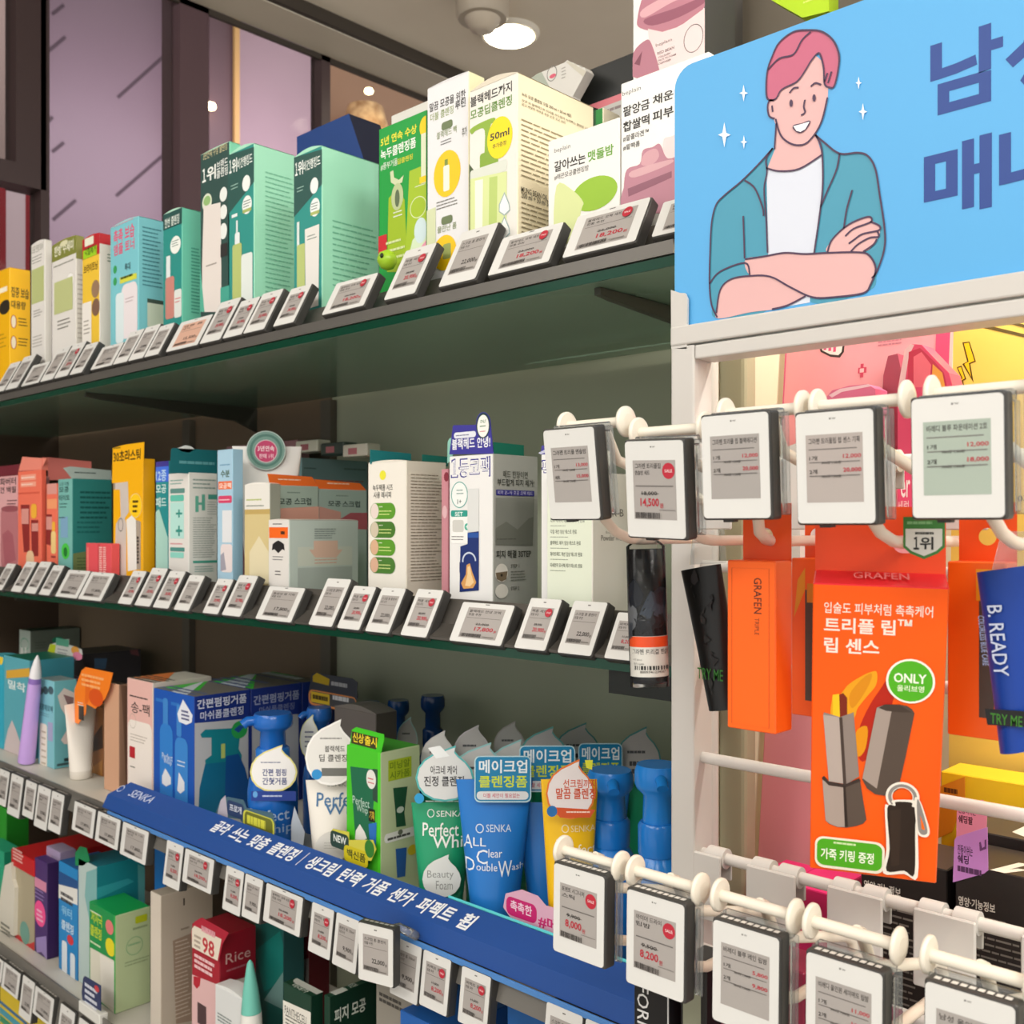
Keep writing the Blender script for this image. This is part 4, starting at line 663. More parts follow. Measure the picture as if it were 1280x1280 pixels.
carton('carton', 'coral carton with yellow stickers between coral and teal cartons', S2, YM, 58, 71.5, None, 604, 'f0755c', 'e4654f', 'e4654f', dp=.055, dome=0, art=[('r', 'F', 59, 597, 71, 618, 'dd9a90'), ('r', 'F', 59, 624, 71, 636, 'f6a070'), ('p', 'F', [(56, 643), (65, 643), (64, 682), (58, 680)], '8f2c2a'), ('r', 'F', 56, 646, 65, 662, 'd9958c'), ('q', 'F', 65, 652, 69, 664, 'f2b43c', .3), ('q', 'F', 64, 664, 70, 692, 'f0cf8a', .3), ('l', 'F', 64, 692, 70, 715, 3, '9a3a34')])
panel(T, 'back_card', Face((T.x0, .74, T.zt), (1, 0, 0), UP, clamp=False), [(60, 600), (60, 571.5), (114, 577), (114, 600)], .0006, M('d4766c', .5))
T = carton('carton', 'teal carton with grey folded lid on the middle shelf', S2, YM, 72.7, 90.6, 140, 598, '79b9b2', '2c7f7a', '4a908a', dome=0, art=[('t', 'F', '모공 각질', 74, 608, 86, 603, '20504e', .01), ('t', 'F', '모공', 74, 616, 86, 609, '1d4644', .015), ('t', 'F', '타이트', 74, 626, 87, 619, '1d4644', .015), ('l', 'F', 75, 628, 85, 636, 2, '2a5d5a'), ('r', 'F', 76, 646, 85, 672, '7fa9c9'), ('l', 'F', 74, 645, 84, 649, 1, '1d4644'), ('e', 'F', 82, 689, 5, 10, '4dc94a'), ('e', 'F', 82, 690, 2.4, 6, '1f7a30'), ('l', 'S', 100, 612, 139, 650, 6, '145955', .4), ('l', 'S', 96, 650, 132, 668, 3, '1d6864', .4), ('p', 'S', [(91, 692), (140, 684), (140, 740), (91, 740)], '71804f'), ('l', 'S', 96, 696, 136, 712, 4, '4a6038', .3)])
panel(T, 'folded_lid', Face((T.x1-.001, T.Yf, T.zt), (0, 1, 0), UP, clamp=False), [(90.6, 599), (79, 585), (88, 583), (139, 588), (140, 601)], .0006, M('a9b8b2', .5), [('l', 'F', 93, 588, 124, 593, 1, '50605c')])
carton('carton', 'small coral red carton in front of the teal carton', S2, .628, 107.5, 139, None, 679.5, 'e2545c', 'd94f50', 'e7746c', dp=.012, dome=0, art=[('r', 'F', 122, 680, 125, 720, 'd04a50'), ('l', 'F', 124, 683, 128, 716, 12, 'f3c2bc', .6), ('l', 'F', 129, 683, 133, 716, 12, 'f3c2bc', .6), ('r', 'F', 109, 684, 111, 720, 'ee8078')])
T = carton('carton', 'yellow carton with pump bottle picture and tall header', S2, YM, 141.5, 178.5, 194, 573, 'f7b507', 'e3a206', 'e9aa10', dome=0, art=[('r', 'F', 141, 604, 148, 612, '9a8c78'), ('p', 'F', [(144, 604), (160, 602), (161, 640), (156, 648), (158, 655), (158, 740), (142, 740), (145, 655), (151, 645), (150, 612), (144, 612)], 'cfc4bc'), ('p', 'F', [(158, 650), (165, 644), (170, 650), (171, 712), (160, 714), (159, 665)], 'efece6'), ('p', 'F', [(170, 650), (176, 652), (176, 712), (171, 712)], 'ab9c8c'), ('l', 'F', 171, 670, 174, 705, 8, '2c2624', .7), ('o', 'F', 151, 656, 3, 8, .001, '3c3a38'), ('e', 'F', 169.5, 632, 8, 15, 'ffcf1a'), ('o', 'F', 169.5, 632, 8, 15, .0007, 'e8dca0'), ('l', 'F', 166, 624, 173, 642, 3, '3a300c', .5)])
panel(T, 'header_card', Face((T.x0, T.Yf+.0003, T.zt), (1, 0, 0), UP, clamp=False), [(140, 604), (141, 560), (155, 556), (155, 556), (180, 552.5), (179, 590), (178.5, 604)], .0006, M('f7b507', .42), [('l', 'F', 142, 558, 153, 563, 1, '7d6a20'), ('t', 'F', '30초라스팅', 142, 579, 176, 564, '40300c', .02), ('t', 'F', '스펀지팩필', 144, 598, 176, 584, '40300c', .02), ('l', 'F', 166, 601, 176, 604, 1, '40300c')])
carton('carton', 'slim blue and teal carton between yellow and white cartons', S2, YM+.012, 195, 211, None, 576, '1b8f94', '167a80', '3a2f80', dp=.05, dome=0, art=[('r', 'F', 193, 576, 212, 584, '3b3590'), ('r', 'F', 193, 584, 212, 603, '3f72e4'), ('t', 'F', '12종', 195, 602, 208, 588, 'b6d6f5', .015), ('t', 'F', '모공', 195, 617, 208, 606, 'cfeae8', .02), ('t', 'F', '패드', 195, 634, 208, 622, 'cfeae8', .02), ('p', 'F', [(194, 640), (199, 636), (210, 672), (210, 720), (194, 720)], 'a9d6cc')])
T = carton('carton', 'white carton with teal bands and teal flap on the middle shelf', S2, YM, 210.5, 236, 271.5, 590.5, W_, 'dcdcd6', W_, dome=0, art=[('l', 'F', 213, 599, 230, 607, 2, '6fa79c'), ('q', 'F', 213, 611, 231, 617, '5f8f88', .3), ('q', 'F', 213, 619, 230, 627, '62c2ae', .3), ('r', 'F', 213, 628, 230, 673, 'b6e2da'), ('t', 'F', '+', 220, 647, 228, 637, '2d8f84', .02), ('t', 'F', '+', 220, 670, 228, 657, '2d8f84', .02), ('l', 'F', 213, 677, 229, 682, 1, 'd99aa0'), ('q', 'F', 213, 684, 231, 689, '4f9088', .3), ('q', 'F', 213, 690, 230, 697, '8fd6c8', .3), ('l', 'S', 241, 597, 270, 612, 3, '8fa39c', .35), ('r', 'S', 244, 620, 248, 640, '5fa894'), ('r', 'S', 252, 618, 256, 638, '5fa894'), ('r', 'S', 246, 628, 254, 631, '5fa894'), ('r', 'S', 260, 618, 271, 624, '4a9c8c'), ('l', 'S', 259, 626, 271, 644, 6, 'a5aca6', .3), ('l', 'S', 241, 646, 270, 698, 18, '9aa29c', .34), ('r', 'S', 241, 701, 272, 704, '3f9c88'), ('l', 'S', 243, 707, 270, 716, 3, '7fa8a0')])
panel(T, 'teal_flap', Face((T.x1-.001, T.Yf, T.zt), (0, 1, 0), UP, clamp=False), [(236, 592), (212.5, 591), (214, 562), (216, 560), (271.5, 563), (271.5, 592)], .0006, M('14656c', .45), [('l', 'F', 224, 574, 268, 581, 1, '5c9aa0', .5, .95)])
panel(T, 'white_emblem', Face((T.x1-.001, T.Yf-.001, T.zt), (0, 1, 0), UP, clamp=False), [(222, 560), (232, 556.5), (239, 558), (244, 562), (236, 566), (226, 564)], .0004, M('d9dedd', .4))
carton('carton', 'light blue carton with red and orange labels on the middle shelf', S2, YM, 271.5, 290.5, 304, 561, 'a9cde2', '9cc4da', 'bcd9e8', dome=0, art=[('l', 'F', 275, 579, 289, 584, 1, '6f9cbc'), ('t', 'F', '수분', 276, 597, 287, 588, '3f5a3c', .02), ('r', 'F', 273, 602, 290, 612, 'ee7448'), ('t', 'F', '모공팩', 274, 611, 289, 604, 'fbe8de', .015), ('q', 'F', 273, 620, 290, 629, 'd7476c', .3), ('l', 'F', 274, 623, 289, 627, 1, 'f3d6de'), ('r', 'F', 278, 638, 290, 678, 'e3e6ea'), ('q', 'F', 276, 680, 291, 715, 'e8dcdc', .2), ('p', 'F', [(276, 694), (280, 690), (283, 712), (276, 714)], 'a3a0ae')])
# tall white tube standing on its crimp-wide end up, with a round seal sticker
T = squeeze_tube('squeeze_tube', 'wide white cleanser tube with a round green and pink seal sticker', S2, .70, 334, 86, 558, 'e9e7e2', 'd8d5cf', r0=.022, yaw=-6)
f = Face(T.base+T.F.n*.010+UP*0, T.F.x, T.F.y, clamp=False); panel(T, 'seal_sticker', f, [(332.5+24.5*math.cos(2*math.pi*i/32), 563+24.5*math.sin(2*math.pi*i/32)) for i in range(32)], .0004, M('6f958a', .35), [('o', 'F', 332.5, 563, 24, 24, .001, 'b9c9c2'), ('o', 'F', 332.5, 563, 19, 19, .0030, '4a776b'), ('e', 'F', 332.5, 564, 14.5, 14.5, 'cdb9bd'), ('e', 'F', 332.5, 564, 13.4, 13.4, 'c03566'), ('t', 'F', '3년연속', 322, 564, 343, 557, 'f2dfe4', .012), ('t', 'F', '판매 1위', 324, 573, 342, 567, 'f0c8d4', .012)])
carton('carton', 'flat pink card carton peeking behind the white tube', S2, .835, 283, 372, None, 549.5, 'a87a80', '8f686d', 'a87a80', dp=.02, dome=0)
carton('carton', 'white carton with beige picture in front of the white tube', S2, .638, 305.5, 337.5, None, 604.5, 'e8e6df', '8a8c80', 'f0ede6', dp=.014, dome=.002, lidcol='f2efe8', art=[('l', 'F', 308, 622, 330, 628, 1, 'b7c37c'), ('l', 'F', 308, 630, 332, 635, 1, '8f958a'), ('p', 'F', [(306, 638), (338, 636), (338, 740), (306, 740)], 'd6c48e'), ('r', 'F', 306, 637, 338, 643, 'c3a866'), ('p', 'F', [(312, 690), (324, 670), (336, 690), (336, 730), (312, 730)], 'e3d8b4')])
def scrub(lbl, u0, us, vt, Yq, col, ct, art, lid=None):
    x = px(u0, Yq); z1 = pz(u0, vt, Yq); y1 = yx(us, x); m = MB(); w = .03; m.bbox((x-w, Yq, S2), (x, y1-.0006, z1), M(col, .42), .0006, 1, {(2, True): M(ct, .4)})
    S = Face((x, Yq, S2), (0, 1, 0), UP, y1-Yq, z1-S2); m.art({'S': S}, art); T = Thing(); T.base = Vector((x-w/2, (Yq+y1)/2, S2)); T.root = tag(m.build('carton', T.base), lbl, 'box', None)
    if lid: panel(T, 'orange_lid', Face((x-.002, Yq, z1), (0, 1, 0), UP, clamp=False), lid, .0006, M('f0702a', .42), [('l', 'F', u0+10, vt-9, us-16, vt-5, 1, 'fadfc8')])
    return T
YA = .656
scrub('grey scrub carton with orange lid, nearer one of two', 337.5, 398.5, 606, YA, 'a3b3a8', 'f0702a', [('t', 'S', '모공', 348, 631, 365, 623, '30403c', .02), ('t', 'S', '스크럽', 368, 631, 389, 622, '30403c', .02), ('l', 'S', 359, 613, 380, 618, 1, '7d8d84'), ('p', 'S', [(336, 636), (400, 633), (400, 660), (336, 660)], 'd9a08f')], [(337.5, 606), (334.5, 592), (390, 596), (398, 608)])
xA = px(337.5, YA); yA = yx(399, xA)
xB = px(399, YA+.07)
def plain(lbl, u0, us, vt, Yq, col, ct, art, lid=None, w=.03): return scrub(lbl, u0, us, vt, Yq, col, ct, art, lid)
plain('grey scrub carton with orange lid, farther one of two', 399, 459, 611, yA+.0012, '9fb0a8', 'f0702a', [('t', 'S', '모공', 410, 633, 426, 626, '30403c', .02), ('t', 'S', '스크럽', 428, 634, 450, 626, '30403c', .02), ('l', 'S', 420, 617, 440, 622, 1, '7d8d84'), ('p', 'S', [(399, 633), (426, 640), (426, 660), (399, 660)], 'c99388'), ('p', 'S', [(420, 652), (438, 641), (459, 641), (459, 662), (420, 660)], 'a8525c')], [(399, 611), (393, 599), (450, 604), (458, 613)])
plain('blue grey carton standing behind the orange lidded cartons', 377, 460, 572, .775, '6d8a8e', '3c4845', [('l', 'S', 380, 582, 400, 588, 1, '4c6468'), ('l', 'S', 430, 583, 458, 589, 1, '4c6468'), ('l', 'S', 400, 598, 456, 602, 1, '8f3f44')])
for i, (u, v, c_) in enumerate(((380, 560, 'd9d6c4'), (412, 563, '3f4a44'), (440, 565, 'cfcabb'))):
    m = MB(); Yq = .80; q = P(u, v, Yq); m.bbox(q-Vector((.02, 0, .006)), q+Vector((.03, .022, .010)), M(c_, .4), .002, 2, {}, None); m.L = 2
    fq = Face(q-Vector((.02, 0, .006)), (1, 0, 0), UP, .05, .016); m.rect(fq, .012, .003, .03, .011, 'b06a70'); tag(m.build('sachet', q), ('pale', 'dark', 'cream')[i]+' sachet lying on top of the blue grey carton', 'sachet')
carton('carton', 'white and grey carton with an orange square and black umbrella mark', S2, .6365, 335.5, 361.5, 448, 650, W_, 'b9c4bd', 'e0d9cf', dome=.001, art=[('l', 'F', 341, 653, 354, 657, 1, '4a4a48'), ('r', 'F', 336.5, 659, 360, 672.5, 'f26a1c'), ('r', 'F', 351, 664, 356, 668, '4a2a18'), ('p', 'F', [(340, 688), (341, 680), (345, 677), (348, 675.5), (351, 677), (355, 680), (356, 688), (353, 686.5), (350.5, 689), (348, 691.5), (345.5, 689), (343, 686.5)], '201f20'), ('l', 'F', 341, 694, 354, 701, 2, '77777a'), ('l', 'F', 344, 712, 352, 720, 2, '4a4a4c'), ('l', 'S', 393, 660, 421, 674, 5, '77827e', .4), ('r', 'S', 372, 684, 440, 708, 'c3c8bc'), ('r', 'S', 372, 710, 440, 745, 'a3aca6'), ('r', 'S', 392, 676, 422, 695, 'd6b3a0'), ('p', 'S', [(386, 687), (428, 687), (420, 697), (394, 697)], 'd6b3a0'), ('l', 'S', 393, 698, 422, 706, 2, 'cf9c86')])
T = carton('carton', 'cream carton with four green pill panels', S2, YM, 460, 508, 558, 575.5, 'ece8de', 'd9d3c4', 'e6e1d4', dome=.0015, art=[('e', 'F', 478.5, 594, 4, 6, 'e8e23c'), ('t', 'F', '녹두팩폼 시즈', 466, 614, 491, 606, '4a4a40', .012), ('t', 'F', '사용 레시피', 467, 623, 489, 615, '4a4a40', .012)]+[it for i, (va, cc_, hd) in enumerate(((629, '5c9a2a', 'e6d8d0'), (652, '47782c', 'cfc4ae'), (674, '5c9a2a', 'd8b090'), (696, '4a7c30', 'd8ae94'))) for it in (('q', 'F', 463, va, 494.5, va+20, cc_, .5), ('e', 'F', 468.5, va+10, 5, 9.5, hd), ('l', 'F', 474, va+3, 479, va+6, 1, 'dfe8cc'), ('l', 'F', 474, va+8, 490, va+16, 2, 'cfe08a'))]+[('l', 'S', 513, 591, 556, 728, 34, '8d8676', .28, .7)])
panel(T, 'teal_flap', Face((T.x0+.006, T.Yf+.012, T.zt), (0, 1, 0), UP, clamp=False), [(463, 580), (463, 562), (514, 567), (514, 582)], .0006, M('1a7378', .45))
panel(T, 'teal_flap', Face((T.x1-.004, T.Yf+.03, T.zt), (0, 1, 0), UP, clamp=False), [(528, 582), (528, 568), (560, 571), (560, 583)], .0006, M('17695f', .45))
carton('carton', 'thin pink flowered carton squeezed beside the nose pack carton', S2, YM+.02, 551.5, 560.5, None, 586, 'd18f9a', 'b8707c', 'd18f9a', dp=.03, dome=0, art=[('e', 'F', 558, 596, 3, 6, '8c3040'), ('e', 'F', 556, 640, 3, 8, 'e6bcc2')])
T = carton('carton', 'white and grey nose pack carton with purple header', S2, YM, 561.5, 616.5, 672.5, 567, 'ebebea', 'a9aaa4', '26282a', dome=0, art=[('t', 'F', '１', 563.6, 597.5, 572.6, 573.5, '33308c', .022), ('t', 'F', '등코팩', 573.4, 597.5, 613, 572.5, '33308c', .022), ('t', 'F', '１', 565, 596, 571.4, 575.2, 'f3f3f6', 0), ('t', 'F', '등코팩', 574.8, 596, 611.6, 574.2, 'f3f3f6', 0),
 ('e', 'F', 574.5, 618.5, 10.5, 16.5, '4fa39a'), ('e', 'F', 574.5, 618.5, 9.6, 15.4, 'eef3f1'), ('l', 'F', 571, 611, 580, 619, 2, '6d8f8a'), ('t', 'F', '1+', 572, 630, 577, 624, '3a4a48', .01), ('q', 'F', 564, 638, 585, 679, 'f4f4f2', .12), ('q', 'F', 564, 638, 585, 646, '2f9c8c', .3), ('t', 'F', 'SET', 569, 645, 579, 640, 'e9f3ef', .015), ('q', 'F', 566, 650, 580, 665, 'cfcfca', .2), ('l', 'F', 565, 669, 583, 676, 2, '6f6f6c'), ('e', 'F', 584.5, 658.5, 3.4, 4.4, '3fae96'), ('t', 'F', '+', 582.8, 661, 586.2, 656, 'f0f5f2', .02),
 ('r', 'F', 585, 611, 599, 665, 'dcdedd'), ('p', 'F', [(575, 740), (576, 683), (585, 680), (585, 666), (599, 664), (599, 738)], '1b3070'), ('r', 'F', 585, 666, 599, 672, '2a55a4'), ('o', 'F', 587, 701, 8, 10, .0016, 'c9d4e6'), ('p', 'F', [(575, 703), (599, 701), (599, 715), (575, 716)], '1b3070'), ('p', 'F', [(584, 706), (588, 704), (591, 715), (596, 728), (592, 735), (580, 736), (577, 729), (583, 718)], 'd9a05c'), ('p', 'F', [(585, 709), (588, 707), (590, 718), (593, 728), (588, 733), (582, 732), (585, 718)], 'f0cf9a'),
 ('t', 'S', '패드 한장이면', 628, 597, 659, 588, '55574f', .006), ('t', 'S', '부드럽게 피지 제거!', 621, 607, 667, 598, '3c3e38', .01), ('r', 'S', 619.5, 612, 667, 619, '332f86'), ('t', 'S', '피지 온~삭 모공 코팩 패드', 621, 618, 665, 613, 'c9c6e0', .004), ('p', 'S', [(619.5, 622), (667, 622), (665, 682), (618.5, 681)], '898b84'), ('p', 'S', [(619, 660), (632, 652), (646, 662), (660, 648), (666, 646), (665, 682), (618.5, 681)], '74766e'), ('l', 'S', 620, 672, 650, 676, 1, '55574f'), ('t', 'S', '피지 해결 3STEP', 619.5, 698, 663, 688, '34362f', .014), ('e', 'S', 626, 716, 8, 11.5, 'e3dfd6'), ('p', 'S', [(618.5, 716), (633.5, 714), (632, 724), (626, 727), (620, 724)], '7a6a54'), ('e', 'S', 626, 719, 1.5, 1.8, '33261c'), ('t', 'S', 'STEP 1', 637.5, 710, 648, 705.5, '4a4c44', .008), ('l', 'S', 637.5, 713, 658, 727, 4, '75776f', .35), ('e', 'S', 626, 739, 8, 9, 'e3dfd6'), ('t', 'S', 'STEP 2', 637.5, 738, 648, 733.5, '4a4c44', .008)])
hd = Face((T.x0, T.Yf+.0002, T.zt), (1, 0, 0), UP, clamp=False)
panel(T, 'header_card', hd, [(561.5, 568), (563, 558), (566, 532.5), (567.5, 531.5), (595, 531)]+[(604+9*math.cos(math.radians(a)), 530+15*math.sin(math.radians(a))) for a in range(180, 361, 20)]+[(614.5, 545), (616.5, 567)], .0006, M('3b3796', .42), [('q', 'F', 567.5, 541, 595, 548.5, 'e3e6f0', .5), ('l', 'F', 570, 543, 592, 546.5, 1, '4a4a80'), ('t', 'F', '블랙헤드 안녕!', 565, 562.5, 613, 549, 'eef0f6', .016), ('e', 'F', 604, 532, 8.6, 16, '1f3b3e'), ('e', 'F', 604, 532.5, 7.2, 14, 'f0f1ec'), ('t', 'F', 'ONLY', 600.5, 529, 608, 525, '3f7a4a', .01), ('l', 'F', 600, 531, 608, 535, 1, '3f7a4a'), ('l', 'F', 600, 538, 608, 541, 1, 'd2555c')])
panel(T, 'teal_flap', Face((T.x1-.002, T.Yf+.001, T.zt), (0, 1, 0), UP, clamp=False), [(617, 568), (617, 552.5), (655, 556.5), (655, 571)], .0006, M('17705c', .45))
panel(T, 'mint_edge', Face((T.x0, T.Yf+.016, T.zt), (1, 0, 0), UP, clamp=False), [(559, 579), (559.5, 552), (562, 548), (566, 547), (566, 575)], .0006, M('8fc9bb', .45))
T = carton('carton', 'second nose pack carton half hidden behind the upper hook price tag', S2, YM, 676.2, 689, None, 567, 'ebebea', 'a9aaa4', '26282a', dp=.06, dome=0, art=[('t', 'F', '팩', 677, 598, 690, 573, '33308c', .022), ('t', 'F', '팩', 678.4, 596.5, 688.6, 574.5, 'f3f3f6', 0)])
panel(T, 'header_card', Face((T.x0, T.Yf+.0002, T.zt), (1, 0, 0), UP, clamp=False), [(676, 568), (677, 557), (689, 556), (689, 567.5)], .0006, M('4a459c', .42), [('p', 'F', [(673, 566), (690, 558), (690, 562), (676, 568)], 'c4c6de')]) 
carton('carton', 'plain white powder wash carton behind the upper hook price tags', S2, .6365, 683.5, 740.5, 822, 590, 'e3ebd8', 'efece4', 'efeee8', dome=.001, art=[it for i, tx in enumerate(('피부 저자극 테스트 무자극 완료', '각질 개선 임상 테스트 완료', '블랙헤드 제거 임상 테스트 완료', '화이트헤드 개선 임상 테스트 완료', '미세먼지 모사체 제거 테스트 완료')) for it in (('t', 'F', tx, 688, 653.5+i*13.8, 688+(43, 33, 38, 40, 40)[i], 648.0+i*13.9, '5c6154', .006), ('l', 'F', 688, 656+i*13.9, 712, 658.5+i*13.9, 1, '9aa092'))]+[('t', 'S', 'S R B', 757, 645.5, 779, 636, '6a665e', -.006), ('t', 'S', 'Enzyme Peeling', 757, 668, 782, 664, '8d887e', -.004), ('t', 'S', 'Powder Wash', 751, 676, 781, 669, '6d685f', -.003)])
# ------------------------------------------------------------------ third shelf: cleansing tubes, pumps and boxes behind the blue strip
YT = .645
def c3(label, u0, uc, us, vt, cf, cs=None, ct=None, art=(), **k): return carton('carton', label, k.pop('z', S3), k.pop('Y', YT), u0, uc, us, vt, cf, cs, ct, art, **k)
c3('bright aqua carton cut off at the left edge of the lower shelf', -14, 5, None, 822, '2fa9c4', '2391ab', '56bccf', dp=.03, dome=.001, art=[('e', 'F', 1, 822, 3, 9, 'f0cf3a')])
c3('blue carton with yellow band and white drop at the left of the lower shelf', 5, 37, None, 826, '5aa9b8', '3f8c9c', '1e6f5c', dp=.07, dome=0, art=[('p', 'F', [(8, 838), (37, 835), (37, 846), (8, 848)], 'd9a83c'), ('t', 'F', '밀착', 10, 860, 32, 849, 'dfeceb', .02), ('p', 'F', [(15, 900), (20, 912), (26, 930), (26, 965), (5, 965), (6, 930), (10, 912)], 'cdbfc0')])
m = MB(); b0 = P(34, 972, .640); tp = P(46, 820, .640)
def stick(name, label, b0, tp, r0, r1, cols, cat='stick'):
    ax = tp-b0; L = ax.length; e = empty(name, b0, label, cat)
    for nm_, prof, c in cols:
        m = MB(); m.lathe(b0, [(r, z*L) for r, z in prof], M(c, .35), 20, True, ax); m.build(nm_, b0, e)
    return e
stick('lip_stick', 'lavender stick with white pointed tip leaning on the aqua carton', Vector((px(33, .63), .63, S3+.004)), P(47, 819, .632), .01, .008, [('body', [(.0125, 0), (.0125, .02), (.0095, .74)], 'c09fe0'), ('collar', [(.0093, .741), (.0088, .79)], '8a6cb8'), ('tip', [(.0088, .791), (.0078, .86), (.0045, .95), (.001, 1)], 'e6e6ea')])
c3('aqua carton with three dark dots and a white flower photo', 48, 67.5, 96, 852, '7fc0cc', '6fb4bd', '8b9a9c', dome=0, art=[('e', 'F', 50.5, 863, 3.4, 5, '3f5a60'), ('e', 'F', 57, 863, 3.4, 5, '3f5a60'), ('e', 'F', 63.5, 863, 3.4, 5, '3f5a60'), ('t', 'F', '모공제로팩', 48.5, 886, 66, 878, '2f6470', .015), ('l', 'F', 50, 889, 64, 894, 2, '5a8c96'), ('q', 'F', 50, 903, 59, 985, 'e8e2d4', .2), ('r', 'F', 60, 902, 66, 925, 'a3a4c8'), ('l', 'F', 52, 910, 58, 980, 9, 'b9ad96'), ('p', 'S', [(72, 870), (80, 860), (93, 866), (94, 900), (84, 898), (76, 885)], 'dccfc8'), ('p', 'S', [(79, 868), (92, 872), (90, 890), (84, 880)], '8d6f70'), ('p', 'S', [(76, 925), (86, 908), (98, 912), (94, 930), (80, 930)], 'e6d5d0'), ('r', 'S', 71, 955, 93, 958, '3f5a5e'), ('r', 'S', 80, 948, 92, 952, '25393c')])
def poptab(name, label, pts, Yq, col, art=(), th=.0006, z=None):
    f = Face((px(pts[0][0], Yq), Yq, S3), (1, 0, 0), UP, clamp=False); m = MB(); m.slab(f, [f.at(*p) for p in pts], th, M(col, .45)); m.art({'F': f}, art); return m
k = c3('grey green carton at the back left of the lower shelf', 24, 38, 100, 789, 'b9c8c0', '6f7a70', '2d5145', Y=.80, dome=0, art=[('o', 'F', 31, 805, 5, 7, .002, '6fae94'), ('r', 'F', 26, 809, 29, 820, 'e5e8e4'), ('r', 'F', 31, 809, 33, 820, 'e5e8e4'), ('e', 'S', 72, 800, 7, 4, '2fa37c'), ('l', 'S', 44, 802, 60, 812, 3, '5a665c')])
c3('grey lavender carton behind the white tube with orange clip', 76, 105, 176, 818, '5c5a60', '4a474d', '3a383c', Y=.765, dome=0, art=[('p', 'S', [(118, 823), (134, 823), (132, 836), (118, 836)], '5b7fa6'), ('p', 'S', [(162, 806), (172, 808), (174, 820), (164, 818)], '8d5a62')])
T = Thing(); m = poptab('bunny_tab', '', [(58, 820), (62, 806), (70, 803), (70, 799), (86, 799), (86, 806), (93, 808), (102, 812), (103, 818), (96, 825), (90, 828), (87, 848), (84, 848), (82, 826), (58, 818)], .72, 'd5d5cf', [('p', 'F', [(58, 819), (63, 805), (70, 806), (68, 819)], 'c6d52a'), ('r', 'F', 70, 797, 86, 806, '5aa58a'), ('l', 'F', 72, 809, 85, 821, 3, '8f8f95'), ('e', 'F', 94, 813, 5, 5, 'e8a54a'), ('e', 'F', 97, 820, 6, 5, 'e889a8'), ('p', 'F', [(84, 826), (94, 824), (88, 848), (85, 848)], 'b59ac4')])
# stands on a carton behind: build as a header card on a slim lilac carton
k = c3('slim lilac carton with a flower topped header behind the aqua carton', 83, 89, None, 848, 'b59ac4', '9a82aa', 'b59ac4', Y=.722, dp=.02, dome=0); m.build('header_card', k.base, k.root)
k = c3('dark carton with a small black and green header at the lower left shelf', 40, 70, None, 856, '3c4a3f', '2f3a32', '3c4a3f', Y=.715, dp=.04, dome=0)
panel(k, 'header_card', Face((k.x0, k.Yf, k.zt), (1, 0, 0), UP, clamp=False), [(49, 850), (53, 834), (62, 831), (74, 836), (69, 856), (49, 852)], .0006, M('a9cfc8', .4), [('p', 'F', [(49, 850), (56, 838), (62, 836), (66, 842), (65, 853)], '4f4a2c'), ('l', 'F', 50, 847, 66, 853, 2, 'd6b92c')])
# white tube seen edge-on with an orange clip-on card
T = squeeze_tube('squeeze_tube', 'white tapered tube with an orange clip card on the lower shelf', S3, .650, 101, 46, 878, 'efe9e0', 'e2dbd0', r0=.0155, yaw=-58, caph=.012)
f = Face(T.base+(-FW)*.016, (1, 0, 0), UP, clamp=False)
panel(T, 'orange_clip', f, [(93.5, 903), (93, 862), (102, 838), (107, 834), (141, 841), (136, 862), (131, 874), (119, 886), (108, 880), (107, 892), (98, 905)], .0006, M('f5811e', .4), [('p', 'F', [(107, 848), (113, 842), (113, 870), (109, 880), (106, 880)], 'e66a14'), ('l', 'F', 102, 840, 130, 858, 3, 'f9b070', .5), ('e', 'F', 120, 872, 9, 11, 'd95312'), ('r', 'F', 98.5, 881, 105, 899, '221d1a'), ('l', 'F', 97, 876, 105, 882, 2, 'f2ece2')])
c3('brown glossy carton between the white tapered tube and the tan carton', 112, 130, None, 886, '8a5a34', '6a4426', '8a5a34', Y=.675, dp=.03, dome=0, art=[('p', 'F', [(114, 925), (128, 905), (129, 935), (116, 940)], '3f2a1c'), ('p', 'F', [(114, 960), (128, 950), (128, 985), (114, 985)], 'a8743c')])
c3('tan carton with brown side on the lower shelf', 130, 149, 161, 856, 'cfa183', '8d6c58', '3f332e', dome=0, art=[('p', 'S', [(151, 850), (162, 858), (162, 990), (158, 990), (154, 900)], '6f5141')])
k = c3('pale pink carton with orange printed lid left of the big blue carton', 159, 191, None, 854, 'e6b8b0', 'd9cec4', 'd9d2c6', dp=.085, dome=0, art=[('l', 'F', 162, 866, 188, 872, 1, '4a3a38'), ('t', 'F', '송-팩', 164, 890, 187, 876, '4a3e3a', .01), ('q', 'F', 160, 898, 190, 985, 'efe6de', .15), ('o', 'F', 166, 901, 4, 9, .0006, 'a9a08e'), ('r', 'F', 162, 932, 169, 946, 'b8242f'), ('l', 'F', 163, 915, 184, 926, 3, 'b7aca2'), ('l', 'F', 163, 955, 170, 960, 1, '6f6a62'), ('p', 'T', [(176, 836), (216, 840), (206, 852), (166, 847)], 'f28a4a'), ('l', 'T', 172, 840, 204, 850, 4, '5a4c44', .5)])
